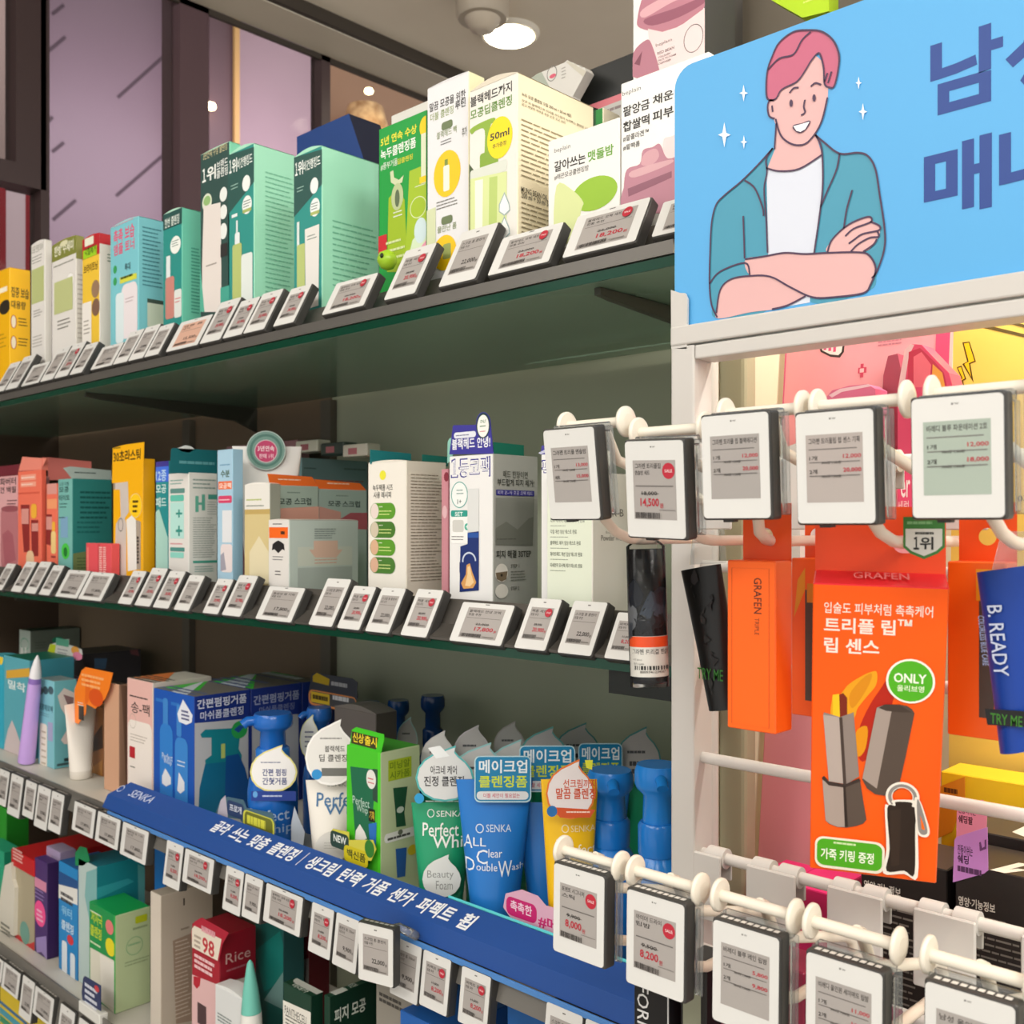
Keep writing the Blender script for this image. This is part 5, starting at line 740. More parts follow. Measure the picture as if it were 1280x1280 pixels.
def pumpbox(lbl, u0, uc, us, vt, Yq, first):
    a = [('p', 'T', [(u0+18, vt-24), (uc+15, vt-20), (uc+6, vt-8), (u0+8, vt-11)], '39c83c'), ('p', 'T', [(u0+24, vt-26), (uc+2, vt-21), (uc-10, vt-2), (u0+10, vt-5)], 'dfe6ee'), ('l', 'T', u0+16, vt-16, uc-4, vt-5, 3, '5a6a9a', .5)]
    if first: a += [('r', 'F', 195, 872, 208, 876, '2f74c4'), ('q', 'F', 204, 872, 210, 915, '3f86cf', .3), ('q', 'F', 200, 903, 216, 1010, '2f7fd0', .35), ('r', 'F', 214, 877, 224, 881, '2f74c4'), ('q', 'F', 221, 880, 227, 920, '3f86cf', .3), ('q', 'F', 219, 920, 235, 1010, '3a86d2', .35), ('p', 'F', [(229, 874), (235, 884), (241, 894), (240, 903), (233, 906), (224, 902), (222, 892), (226, 882)], 'e6e9f2'), ('l', 'F', 227, 886, 238, 900, 3, '3a3f78', .5), ('t', 'F', 'Perfect', 203, 948, 216, 940, 'd6e2f0', .0), ('t', 'F', 'Whip', 205, 955, 215, 948, 'd6e2f0', .0), ('p', 'F', [(207, 960), (214, 972), (214, 980), (208, 983), (203, 979), (203, 970)], 'e3e4ea'), ('p', 'F', [(224, 965), (231, 978), (231, 988), (226, 992), (222, 988)], 'e3e4ea'), ('l', 'F', 222, 948, 233, 958, 2, 'd6e2f0')]
    s0 = uc
    a += [('t', 'S', '간편펌핑거품', s0+3, vt+16, us-5, vt+4, 'd3d9ea', .02), ('t', 'S', '마쉬폼클렌징', s0+7, vt+30, us-9, vt+19, 'c9cfe4', .012), ('p', 'S', [(s0, vt+33), (us, vt+27), (us, vt+190), (s0, vt+190)], 'b9bcc0'), ('r', 'S', us-3, vt+20, us+1, vt+190, '1b2f7a')]
    if first: a += [('p', 'S', [(250, 918), (256, 912), (292, 910), (300, 916), (298, 936), (302, 944), (300, 970), (258, 972), (256, 950), (264, 944), (264, 922), (252, 922)], '137f8c'), ('p', 'S', [(256, 955), (300, 950), (310, 975), (312, 1040), (247, 1040), (249, 985)], '0f6a8e'), ('p', 'S', [(282, 945), (298, 942), (306, 960), (311, 980), (311, 1040), (280, 1040)], '124f92'), ('e', 'S', 299, 912, 10, 11, '2aa050'), ('p', 'S', [(292, 912), (299, 906), (305, 908), (298, 916)], '1d4f96'), ('r', 'S', 276, 930, 281, 948, 'b7c76a')]
    else: a += [('e', 'S', 323, 909, 3, 3, '2a9060')]
    return c3(lbl, u0, uc, us, vt, '1a55b4', '1b3384', '7a7670', a, Y=Yq, dome=0)
pb = pumpbox('big blue pump bottle carton at the left of the blue strip', 192, 243, 313, 871, YT, True)
def backbox(lbl, z0, z1, x, y0, y1, art, cols): 
    m = MB(); w = .118; m.bbox((x-w, y0, z0), (x, y1, z1), M(cols[0], .42), .0007, 1, {(2, True): M(cols[1], .45)})
    S = Face((x, y0, z0), (0, 1, 0), UP, y1-y0, z1-z0); Tf = Face((x-w, y0, z1), (1, 0, 0), (0, 1, 0), w, y1-y0); m.art({'S': S, 'T': Tf}, art); b = Vector((x-w/2, (y0+y1)/2, z0)); return tag(m.build('carton', b), lbl, 'box', 'blue pump cartons')
y2 = yx(377, pb.x1); y3 = yx(402, pb.x1)
backbox('second blue pump carton standing behind the big blue one', S3, pb.zt, pb.x1, pb.yb+.001, y2, [('t', 'S', '간편펌핑거품', 317, 882, 374, 870, 'a9b2d2', .02), ('t', 'S', '마쉬폼클렌징', 324, 893, 368, 884, '7f8ab8', .012), ('p', 'S', [(315, 897), (378, 892), (378, 1060), (315, 1060)], 'b3b6ba'), ('r', 'S', 373, 880, 379, 1060, '1b2f7a'), ('e', 'S', 323, 909, 3, 3, '2a9060'), ('p', 'T', [(278, 836), (330, 842), (320, 862), (266, 852)], '39c83c'), ('p', 'T', [(282, 838), (320, 843), (306, 860), (268, 855)], 'd6dfea'), ('l', 'T', 280, 842, 312, 854, 3, '5a6a9a', .5)], ('1b3384', '6f6a64'))
backbox('third blue pump carton at the back of the row', S3, pb.zt, pb.x1, y2+.001, min(y3, YB-.016), [('p', 'T', [(340, 830), (384, 836), (376, 846), (334, 842)], '3a9a4a'), ('l', 'T', 345, 836, 374, 846, 2, 'c9d2dc', .6)], ('1b3384', '6f6a64'))
# pump bottles and tubes
def drop_label(T, uc, v0, v1, wpx_, col, edge, lines, off=.016, name='drop_label', art=(), tip=.28):
    f = Face(T.base+T.F.n*off, RT, UP, clamp=False); f.n = -FW
    a = f.at(uc, v1); b = f.at(uc, v0); w = wpx_*dep(uc, a and (T.base.y))/FPX; h = b[1]-a[1]
    m = MB(); pe = drop_pts(a[0], (a[1]+b[1])/2+h*.0, w, h*1.0, tipx=tip); m.slab(f, pe, .0005, M(edge, .3)); pi_ = drop_pts(a[0], (a[1]+b[1])/2, w*.93, h*.93, tipx=tip); g = Face(f.o+f.n*.0001, f.x, f.y, clamp=False); m.poly(g, pi_, M(col, .3)); m.art({'F': g}, lines)
    return m.build(name, T.base, T.root)
BL = '1f66bd'
T = pump_bottle('pump_bottle', 'blue foam pump bottle with a white and yellow drop label', S3, .664, 341, 62, 891, BL, dark='2a74c8', art=[('t', 'F', 'Perfect', 318, 1018, 366, 1004, 'a9c3e0', .004), ('t', 'F', 'Whip', 330, 1036, 370, 1022, '8fb0d6', .004)])
drop_label(T, 342, 931, 990, 58, 'ecebea', 'e3dc8c', [('t', 'F', '간편 펌핑', 328, 970, 358, 961, '2f3f7c', .015), ('t', 'F', '간헛거품', 328, 981, 359, 972, '2f3f7c', .015), ('l', 'F', 326, 951, 358, 955, 1, '5f6a8c')], off=.030)
f = Face(T.base+(-FW)*.0305, RT, UP, clamp=False); panel(T, 'navy_band', f, [(314, 989), (370, 989), (370, 1001), (314, 1001)], .0004, M('1d3c90', .35), [('l', 'F', 328, 992, 356, 998, 1, 'b9c6e2'), ('e', 'F', 319, 993, 3, 4, '5fa0d8')])
f = Face(T.base+(-FW)*.030, RT, UP, clamp=False); panel(T, 'white_drop', f, [(368, 1008), (373, 1022), (381, 1040), (379, 1056), (371, 1062), (364, 1056), (364, 1030)], .0004, M('ccd6e4', .35))
T = pump_bottle('pump_bottle', 'blue foam pump bottle behind the first, beside the white tube', S3, .735, 399, 40, 884, '2560ad', dark='2a6cbc')
drop_label(T, 387, 893, 948, 24, 'd9dcd6', 'd5d79a', [('l', 'F', 381, 912, 393, 936, 4, '4a5078')], off=.022)
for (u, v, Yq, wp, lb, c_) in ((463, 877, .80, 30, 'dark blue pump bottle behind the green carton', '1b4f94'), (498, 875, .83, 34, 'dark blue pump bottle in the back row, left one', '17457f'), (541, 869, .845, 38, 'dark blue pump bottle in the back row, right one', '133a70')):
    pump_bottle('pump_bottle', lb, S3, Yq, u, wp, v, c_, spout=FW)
CREAM = 'ebe7de'
WT = '3f6f9c'
T = squeeze_tube('squeeze_tube', 'cream white whip tube with blue lettering left of the green carton', S3, .660, 415, 66, 975, CREAM, 'ded9cf', r0=.020, art=[('t', 'F', 'Perfect', 397, 1006, 455, 989, WT, .006), ('t', 'F', 'Whip', 408, 1019, 462, 1002, WT, .006), ('t', 'F', 'SENKA', 410, 982, 440, 977, '9a9a94', .0)])
drop_label(T, 414, 899, 982, 64, 'e3e2de', 'f2f1ee', [('l', 'F', 400, 920, 430, 926, 1, '8f8f8c'), ('t', 'F', '블랙헤드', 406, 940, 431, 932, '55544f', .012), ('t', 'F', '딥 클렌징', 399, 952, 434, 943, '55544f', .012), ('r', 'F', 402, 960, 440, 970, '6f706c'), ('e', 'F', 396, 968, 6.5, 6.5, '2f8fd0')], off=.0215)
f = Face(T.base+(-FW)*.0212, RT, UP, clamp=False); panel(T, 'foam_drop', f, drop_pts(*f.at(414, 1057), .034, .036), .0003, M('dcdad4', .4), pix=False, art=[('l', 'F', 405, 1052, 424, 1062, 3, 'b3b1aa', .2)])
T = c3('lime green carton with green tube pictures and tall header', 433, 476, 525, 941, '49c428', 'c2d0a4', '3f9a2c', Y=.640, dome=0, art=[('p', 'F', [(438, 958), (470, 962), (462, 1080), (446, 1075)], '1c6a4a'), ('p', 'F', [(466, 961), (474, 962), (474, 1005), (466, 1000)], '2d4a3c'), ('e', 'F', 464, 974, 6, 12, 'e6e6e0'), ('l', 'F', 460, 970, 468, 980, 2, 'c95a62'), ('t', 'F', 'Perfect', 441, 1004, 462, 994, 'b9d2c4', .0), ('t', 'F', 'Whip', 446, 1016, 460, 1005, 'b9d2c4', .0), ('p', 'F', [(450, 1030), (456, 1040), (459, 1048), (452, 1052), (444, 1049), (445, 1038)], 'e3e2de'), ('r', 'F', 461, 1010, 469, 1026, '201e16'), ('t', 'F', '기획', 462, 1024, 468, 1013, 'e0c23a', .01), ('p', 'F', [(461, 1030), (471, 1028), (470, 1060), (463, 1060)], '2a6fc0'), ('r', 'F', 472.5, 940, 478, 1120, '52d42e'),
 ('r', 'S', 485, 951, 514, 977, 'a9bd2a'), ('t', 'S', '미닝알', 487, 963, 512, 953, '6f8a1c', .02), ('t', 'S', '시카폼', 487, 975, 512, 965, '6f8a1c', .02), ('p', 'S', [(491, 985), (509, 983), (505, 1016), (507, 1032), (495, 1034), (494, 1016)], '23543a'), ('e', 'S', 500, 1012, 4.5, 4, 'cfd8cc'), ('q', 'S', 480, 1043, 520, 1055, 'e8e8e2', .4), ('l', 'S', 484, 1047, 517, 1052, 1, '4a4a48', .6), ('e', 'S', 500, 1040, 3, 3.4, '6a7060'), ('p', 'S', [(494, 1061), (508, 1059), (506, 1095), (496, 1097)], '2a5fa8'), ('e', 'S', 515, 1062, 6, 6.5, 'd0bb2c')])
panel(T, 'header_card', Face((T.x0, T.Yf+.0003, T.zt), (1, 0, 0), UP, clamp=False), [(433.5, 957), (440, 912), (445, 909), (480, 918), (480, 925), (474, 950), (473, 962)], .0006, M('43c824', .42), [('p', 'F', [(440, 914), (473, 922), (470, 937), (439, 929)], '3b3a1c'), ('t', 'F', '신상', 441, 927, 455, 915, 'efd530', .022), ('t', 'F', '출시', 456, 931, 471, 919, 'efd530', .022), ('p', 'F', [(438, 934), (456, 938), (455, 948), (437, 945)], '2c2a1c'), ('t', 'F', '백신폼', 438, 950, 456, 936, 'efd530', .022), ('t', 'F', '기획', 458, 953, 470, 944, 'd6dcd0', .02)])
T1 = T
GRN = '1f9a6c'
T = squeeze_tube('squeeze_tube', 'green tube with white lettering and a white drop', S3, .662, 552, 76, 1003, GRN, '1b8a60', r0=.021, art=[('t', 'F', 'Perfect', 529, 1042, 574, 1026, 'eef3ee', .006), ('t', 'F', 'Whip', 542, 1060, 590, 1041, 'eef3ee', .006), ('o', 'F', 539, 1015, 4, 4.5, .0008, 'e6efe8'), ('t', 'F', 'SENKA', 546, 1019, 580, 1012, 'e6efe8', .004), ('l', 'F', 532, 999, 590, 1003, 1, 'd9e6de')])
drop_label(T, 556, 932, 1002, 72, 'dcdedd', '58b8b8', [('t', 'F', '아크네 케어', 538, 968, 571, 957, '3a3a3c', .012), ('t', 'F', '진정 클렌징', 530, 983, 580, 970, '3a3a3c', .014), ('p', 'F', [(535, 935), (550, 932), (562, 945), (545, 948)], 'eef2f2'), ('e', 'F', 524, 998, 6, 6.5, '2f9fd8')], off=.0225)
f = Face(T.base+(-FW)*.0222, RT, UP, clamp=False); panel(T, 'white_drop', f, drop_pts(*f.at(552, 1095), .036, .040), .0003, M('e3e6e2', .4), pix=False, art=[('t', 'F', 'Beauty', 534, 1100, 567, 1088, '8f938e', -.004), ('t', 'F', 'Foam', 545, 1112, 566, 1101, '8f938e', -.004)])
BLU = '2277c9'
def make_blue(label, u, Yq, wp, vt, full=True, yaw=0):
    a = [('o', 'F', u-18, 1032, 4.5, 5, .0009, 'cfe0f2'), ('t', 'F', 'SENKA', u-10, 1036, u+21, 1027, 'cfe0f2', .0), ('t', 'F', 'A', u-38, 1056, u-27, 1040, 'e6eff8', .0), ('t', 'F', 'LL', u-26, 1053, u-10, 1043, 'e6eff8', .0), ('t', 'F', 'C', u-22, 1074, u-8, 1057, 'e6eff8', .0), ('t', 'F', 'lear', u-7, 1066, u+10, 1056, 'e6eff8', .0), ('t', 'F', 'D', u-36, 1084, u-24, 1068, 'e6eff8', .0), ('t', 'F', 'ouble', u-22, 1082, u+4, 1073, 'e6eff8', .0), ('t', 'F', 'W', u+5, 1089, u+22, 1070, 'e6eff8', .0), ('t', 'F', 'ash', u+22, 1082, u+36, 1074, 'e6eff8', .0)] if full else [('t', 'F', 'W', u+4, 1082, u+20, 1066, '9fc2e4', .0), ('t', 'F', '1', u+4, 1130, u+9, 1116, 'cfe0f2', .0)]
    return squeeze_tube('squeeze_tube', label, S3, Yq, u, wp, vt, BLU, '1f6ab8', a, r0=.021, yaw=yaw)
T = make_blue('bright blue tube with large white lettering in front', 618, .658, 96, 974)
def makeup_label(T, u0, v0, u1, v1, off, full=True):
    f = Face(T.base+T.F.n*off, RT, UP, clamp=False); f.n = -FW; a = f.at(u0, v1); b = f.at(u1, v0); w = b[0]-a[0]; h = b[1]-a[1]
    m = MB(); m.slab(f, rrect(a[0], a[1], b[0], b[1], h*.12), .0005, M('b9d9e2', .3)); g = Face(f.o+f.n*.0001, f.x, f.y, clamp=False); m.poly(g, rrect(a[0]+w*.02, a[1]+h*.03, b[0]-w*.02, b[1]-h*.02, h*.1), M('1c7fae', .3))
    m.text(g, '메이크업', a[0]+w*.08, a[1]+h*.63, b[0]-w*.07, b[1]-h*.08, 'e3ecf0', .022); m.text(g, '클렌징폼', a[0]+w*.08, a[1]+h*.32, b[0]-w*.07, b[1]-h*.42, 'c9d83c', .022)
    m.poly(g, rrect(a[0]+w*.04, a[1]+h*.06, b[0]-w*.05, a[1]+h*.24, h*.08), M('d9dcdf', .3)); m.text(g, '더블 세안이 필요없는', a[0]+w*.16, a[1]+h*.1, b[0]-w*.2, a[1]+h*.2, 'c24a62', .01)
    m.build('name_label', T.base, T.root)
makeup_label(T, 593, 945, 664, 1003, .012)
BT = T
T = make_blue('bright blue tube right behind the front blue tube', 690, .705, 90, 1003, False); makeup_label(T, 649, 932, 719, 990, .012)
def blue_back(label, u, Yq, vt, l):
    t = squeeze_tube('squeeze_tube', label, S3, Yq, u, 78, vt, BLU, '1f6ab8', r0=.02); makeup_label(t, *l, .012); return t
blue_back('bright blue tube in the back with its blue label beside the pumps', 748, .765, 990, (723, 929, 778, 986))
YEL = 'eebd12'
T = squeeze_tube('squeeze_tube', 'yellow tube with orange and white drop label', S3, .655, 712, 72, 974, YEL, 'd9a90c', r0=.016, art=[('o', 'F', 706, 1033, 4, 4.5, .0008, 'f3e3b0'), ('t', 'F', 'SENKA', 713, 1037, 744, 1029, 'f3e3b0', .0), ('t', 'F', 'P', 695, 1066, 707, 1046, 'f6ecd0', .004), ('t', 'F', 'erfect', 708, 1064, 745, 1052, 'f6ecd0', .004)])
drop_label(T, 713, 949, 1024, 60, 'e6dedd', 'e37a34', [('t', 'F', '선크림까지', 704, 985, 745, 974, 'c9502c', .012), ('t', 'F', '말끔 클렌징', 695, 999, 745, 985, 'c9502c', .016), ('p', 'F', [(692, 1009), (744, 1012), (738, 1022), (700, 1022)], 'd0552a'), ('l', 'F', 708, 1012, 738, 1018, 1, 'f0d6c6'), ('e', 'F', 690, 1014, 6.5, 7, '2a6fb0'), ('p', 'F', [(731, 950), (741, 950), (740, 962), (733, 960)], 'd9da3a')], off=.0215)
pump_bottle('pump_bottle', 'glossy blue foam pump beside the yellow tube', S3, .690, 763, 72, 962, '1f7ed2', dark='1a74c8', spout=-FW)
pump_bottle('pump_bottle', 'glossy blue foam pump next to the white post', S3, .668, 822, 72, 955, '1f7ed2', dark='1a74c8', spout=-FW)
# back rows: whip tubes whose drop labels stick up behind
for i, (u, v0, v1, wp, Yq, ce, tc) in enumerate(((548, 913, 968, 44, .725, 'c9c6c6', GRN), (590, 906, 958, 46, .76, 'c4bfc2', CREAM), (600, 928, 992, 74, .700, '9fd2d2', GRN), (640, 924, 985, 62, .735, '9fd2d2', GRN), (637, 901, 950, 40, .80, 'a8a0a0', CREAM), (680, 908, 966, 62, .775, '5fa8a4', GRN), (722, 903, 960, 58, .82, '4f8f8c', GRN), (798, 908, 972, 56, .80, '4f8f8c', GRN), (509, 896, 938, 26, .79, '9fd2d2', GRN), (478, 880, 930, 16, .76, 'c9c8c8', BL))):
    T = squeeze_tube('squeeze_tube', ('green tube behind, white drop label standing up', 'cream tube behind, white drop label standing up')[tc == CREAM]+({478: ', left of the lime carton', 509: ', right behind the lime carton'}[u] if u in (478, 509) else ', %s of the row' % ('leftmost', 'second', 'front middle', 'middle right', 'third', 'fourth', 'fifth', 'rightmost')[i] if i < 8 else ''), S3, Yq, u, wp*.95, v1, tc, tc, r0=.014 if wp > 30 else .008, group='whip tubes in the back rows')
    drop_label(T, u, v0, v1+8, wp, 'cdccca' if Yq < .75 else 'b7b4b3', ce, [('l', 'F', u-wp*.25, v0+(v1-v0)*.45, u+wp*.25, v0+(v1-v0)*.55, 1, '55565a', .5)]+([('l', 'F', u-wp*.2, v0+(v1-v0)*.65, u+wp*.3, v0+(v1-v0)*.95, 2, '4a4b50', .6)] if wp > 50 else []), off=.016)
T = c3('navy carton with a yellow and orange bubble header at the back', 385, 412, None, 868, '1b2f6a', '162654', '1b2f6a', Y=.80, dp=.04, dome=0)
panel(T, 'bubble_header', Face((T.x0, T.Yf-.001, T.zt), (1, 0, 0), UP, clamp=False), [(385, 868), (390, 842), (394, 841), (440, 848), (447, 853), (446, 862), (447, 872), (440, 882), (392, 876), (385, 872)], .0006, M('3a3c44', .4), [('p', 'F', [(391, 845), (396, 841), (412, 849), (411, 857), (391, 852)], 'b89a1c'), ('l', 'F', 414, 850, 438, 858, 1, 'a9a9ac', .6), ('q', 'F', 386, 861, 446, 880, 'd98a4a', .4), ('q', 'F', 388, 863, 445, 878, '4a4a4c', .4), ('r', 'F', 389, 864, 412, 877, 'd6b52a'), ('l', 'F', 391, 866, 410, 875, 1, '4a3a10', .6), ('l', 'F', 416, 867, 440, 876, 1, 'cfcfd2', .6)])
carton('pouch_box', 'dark grey glossy pouch behind the cream white whip tube', S3, .715, 418, 470, None, 893, '5a5450', '4a4540', '5f5a55', dp=.03, dome=.006, cat='pouch')
# --- blue promotional strip on the shelf edge
e0 = px(130, .604); xr = XR-.001; RB, RRg, RF = (.6260, ZC-.3325), (.6035, ZC-.3468), (.6015, ZC-.3655)
RBL = M('244e97', .4); m = MB()
pf = [RB, RRg, RF, (.6035, RF[1]-.001), (.6055, ZC-.352), (.6275, ZC-.337)]; k = len(pf); xl = e0
vs = [Vector((xl+(.012 if i in (1, 2, 3, 4) else .03)*(0 if i in (2, 3) else 1), y, z)) for i, (y, z) in enumerate(pf)]+[Vector((xr, y, z)) for y, z in pf]
m.add(vs, [(i, (i+1) % k, k+(i+1) % k, k+i) for i in range(k)]+[tuple(range(k)), tuple(reversed(range(k, 2*k)))], RBL)
sy = (Vector((0, RB[0], RB[1]))-Vector((0, RRg[0], RRg[1]))); SF = Face((xl, RRg[0], RRg[1]), (1, 0, 0), sy, xr-xl, sy.length)
hs = sy.length
m.text(SF, 'SENKA', SF.at(152, 1000)[0], hs*.30, SF.at(182, 1008)[0], hs*.72, 'c6cfe6', .005, hs*.15); x_, y_ = SF.at(146, 990); m.stroke(SF, [(x_+.006*math.cos(a*.5), hs*.5+.005*math.sin(a*.5)) for a in range(13)], .0012, M('c6cfe6'))
xs_ = [SF.at(u, v)[0] for u, v in ((256, 1042), (277, 1048), (300, 1056), (341, 1070), (349, 1074), (361, 1080), (420, 1098), (426, 1100), (466, 1118), (473, 1120), (507, 1132), (514, 1134), (536, 1146), (541, 1146), (570, 1158), (580, 1160), (598, 1168))]
wds = ['골라', '쓰는', '맞춤', '클렌징', '|', '생크림', '탄력', '거품', '센카', '퍼펙트', '휩']
xa0 = SF.at(258, 1040)[0]; xa1 = SF.at(583, 1165)[0]; tot = sum(len(w) if w != '|' else .4 for w in wds)+.42*(len(wds)-1); x = xa0; un = (xa1-xa0)/tot
for w in wds:
    wd = un*(len(w) if w != '|' else .35)
    if w == '|': m.stroke(SF, [(x+.002, hs*.12), (x+.006, hs*.80)], .0012, M('d5dbea'))
    else: m.text(SF, w, x, hs*.14, x+wd*.94, hs*.78, M('eff1f5'), .022, hs*.14)
    x += wd+un*.42
PR = tag(m.build('shelf_strip', (xl, .61, RF[1])), 'blue promotional strip with white lettering along the lower shelf edge', 'sign')
mb = MB(); mb.bbox((px(560, .627), .6265, RB[1]-.0005), (xr, .6285, RB[1]+.0022), M('5fd0d6', .15)); mb.build('clear_edge', PR.location, PR)
mb = MB(); mb.bbox((xl+.02, .5985, RF[1]-.006), (xr, .6012, RF[1]-.0006), M('4f86c8', .2)); mb.build('lower_edge', PR.location, PR)
# --- shelf talkers standing behind the strip
def talker(label, u, Yq, outline, col, art, edge=None):
    f = Face((px(u, Yq), Yq, S3), (1, 0, 0), UP, clamp=False); m = MB(); m.slab(f, [f.at(*p) for p in outline], .0006, M(col, .35)); m.art({'F': Face(f.o, f.x, f.y, clamp=False)}, art); return tag(m.build('shelf_talker', f.o), label, 'sign')
talker('pink shelf talker card in front of the blue tubes', 640, .6325, [(640, 1150), (629, 1134), (632, 1117), (652, 1112), (672, 1120), (682, 1132), (720, 1142), (722, 1190), (680, 1180), (676, 1162)], 'd9a9c0', [('q', 'F', 633, 1119, 671, 1142, 'c21f6c', .35), ('t', 'F', '촉촉한', 638, 1137, 665, 1124, 'eccddd', .016), ('t', 'F', '#메이크업', 673, 1158, 745, 1142, 'c21f6c', .02)])
talker('green and black shelf talker card in front of the lime carton', 440, .6325, [(413, 1040), (416, 1036), (436, 1040), (436, 1050), (466, 1050), (470, 1062), (464, 1076), (432, 1074), (428, 1056), (414, 1054)], 'cfc94a', [('q', 'F', 413, 1037, 436, 1057, '25423a', .3), ('t', 'F', 'NEW', 417, 1051, 433, 1042, 'e3e9e3', .015), ('q', 'F', 430, 1055, 460, 1075, 'cdbf1e', .3), ('t', 'F', '백신폼', 434, 1071, 457, 1060, '2a3a18', .02), ('e', 'F', 462, 1061, 6, 11, '2f7a2a')])
talker('blue and yellow shelf talker card in front of the blue pump carton', 290, .6325, [(268, 1020), (275, 1002), (284, 996), (304, 1000), (308, 1010), (340, 1016), (344, 1030), (340, 1042), (306, 1034), (300, 1024), (284, 1022), (276, 1028)], '4a6a7a', [('p', 'F', [(270, 1024), (276, 1000), (282, 994), (285, 1022), (278, 1030)], 'b9b3c0'), ('q', 'F', 284, 999, 305, 1018, '2c4068', .3), ('t', 'F', '프로개', 287, 1013, 302, 1004, 'd6dbe6', .015), ('q', 'F', 304, 1011, 343, 1036, 'd0d04a', .3), ('q', 'F', 306, 1013, 341, 1034, '6f742c', .3), ('l', 'F', 309, 1016, 338, 1031, 1, 'd9d84a', .7)])
# ------------------------------------------------------------------ fourth shelf
Y4 = .640
def c4(label, u0, uc, us, vt, cf, cs=None, ct=None, art=(), **k): return carton('carton', label, k.pop('z', S4), k.pop('Y', Y4), u0, uc, us, vt, cf, cs, ct, art, **k)
def pouch(label, Yq, pts, col, art=(), th=.012, z=S4, name='pouch', cat='pouch', n=None):
    f = Face((px(pts[0][0], Yq), Yq, z), (1, 0, 0), UP, clamp=False); q = [f.at(*p) for p in pts]; lo = z; 
    q = [(x, max(y, 0)) for x, y in q]; m = MB(); m.slab(f, q, th, M(col, .35)); m.art({'F': f}, art); return tag(m.build(name, f.o+Vector((sum(p[0] for p in q)/len(q), 0, 0))), label, cat)
c4('bright green carton high at the far left of the bottom shelf', -30, 8, 36, 1012, '2a9a2c', '1f7f22', '2f9f30', Y=.70, dome=0)
c4('emerald green pouch carton at the left edge under the green carton', -20, 5, None, 1066, '23a37c', '1c8a68', '2aa37e', Y=.66, dp=.03, dome=0)
T = c4('greige carton with red lid and red base at the bottom left', 18, 43, None, 1078, 'aaa086', '8f7a62', 'b3161c', dp=.17, dome=0, art=[('p', 'F', [(19, 1166), (28, 1172), (36, 1180), (44, 1178), (50, 1215), (19, 1200)], 'c8232a'), ('e', 'F', 31, 1166, 6, 14, '6fa092'), ('l', 'F', 22, 1190, 36, 1204, 3, 'e06a68', .5)])
m = MB(); m.bbox((T.x0-.006, T.Yf-.003, T.zt-.022), (T.x1+.003, T.yb, T.zt+.004), M('c2191f', .4), .002, 2); g = Face((T.x0-.006, T.Yf-.003, T.zt-.022), (1, 0, 0), UP, clamp=False); m.plines(g, 16, 1058, 30, 1074, 4, 'e3b0a8', .6); m.build('red_lid', T.base, T.root)
pouch('white slanted pouch leaning at the left end of the bottom shelf', .634, [(6, 1082), (14, 1078), (15, 1100), (18, 1110), (17, 1170), (-4, 1200), (-6, 1170)], 'd9d4c6', [('l', 'F', 1, 1150, 15, 1178, 5, '6f6f64', .5)], th=.02)
c4('purple carton with pink oval on the bottom shelf', 43.5, 59, None, 1080, '4a2f6e', '3a2458', '52367a', dp=.018, dome=0, art=[('r', 'F', 41, 1094, 58, 1106, 'd58aa8'), ('l', 'F', 44, 1108, 56, 1122, 3, '9a86b8'), ('e', 'F', 50, 1142, 7, 16, 'ee4f92'), ('l', 'F', 46, 1134, 54, 1150, 3, 'f3b9d2', .5), ('p', 'F', [(45, 1172), (58, 1170), (62, 1205), (52, 1190), (46, 1196)], '9a86c0'), ('p', 'F', [(48, 1202), (58, 1208), (62, 1222), (50, 1214)], 'b9a8d4')])
c4('large lavender carton behind the slim blue carton', 58, 75, None, 1066, 'b3a3c6', 'a595b8', 'b8aaca', dp=.025, dome=0, Y=.6625, art=[('r', 'F', 64, 1086, 75, 1108, '7f7292'), ('l', 'F', 64, 1088, 76, 1108, 3, '2f2a3c', .7), ('l', 'F', 62, 1150, 74, 1156, 1, '8f80a4')])
c4('slim blue carton with white label on the bottom shelf', 73.5, 97, None, 1088, '1d86c8', '1668a0', '2a68a8', dp=.06, dome=0, art=[('r', 'F', 73, 1088, 98, 1106, '1a4f8c'), ('p', 'F', [(73, 1105), (98, 1112), (98, 1132), (73, 1122)], 'e3e3de'), ('l', 'F', 76, 1112, 94, 1126, 2, '3a3a40', .6), ('t', 'F', '워터', 77, 1142, 90, 1130, '8cc4e8', .02), ('t', 'F', '클렌징', 77, 1160, 92, 1148, 'cfe3f2', .02), ('e', 'F', 88, 1175, 4, 6, 'd2353f'), ('q', 'F', 77.5, 1174, 84, 1225, 'dde6ee', .3), ('q', 'F', 88, 1190, 94, 1232, 'dde6ee', .3)])
T = c4('teal refill pouch carton behind the green topped carton', 98, 121, 181, 1084, 'b9cdca', '1a8794', '12788a', dome=.0, Y=.641, cat='pouch', art=[('p', 'F', [(108, 1090), (122, 1086), (122, 1200), (106, 1120)], '7fb4b4'), ('p', 'S', [(120, 1110), (160, 1098), (168, 1102), (121, 1124)], '35a3b0'), ('p', 'S', [(172, 1080), (182, 1084), (182, 1180), (174, 1180)], '5fb0b4')])
panel(T, 'green_header', Face((T.x0, T.Yf, T.zt), (1, 0, 0), UP, clamp=False), [(94, 1082), (94, 1066), (100, 1058), (108, 1060), (112, 1076), (104, 1082)], .0006, M('148a54', .4))
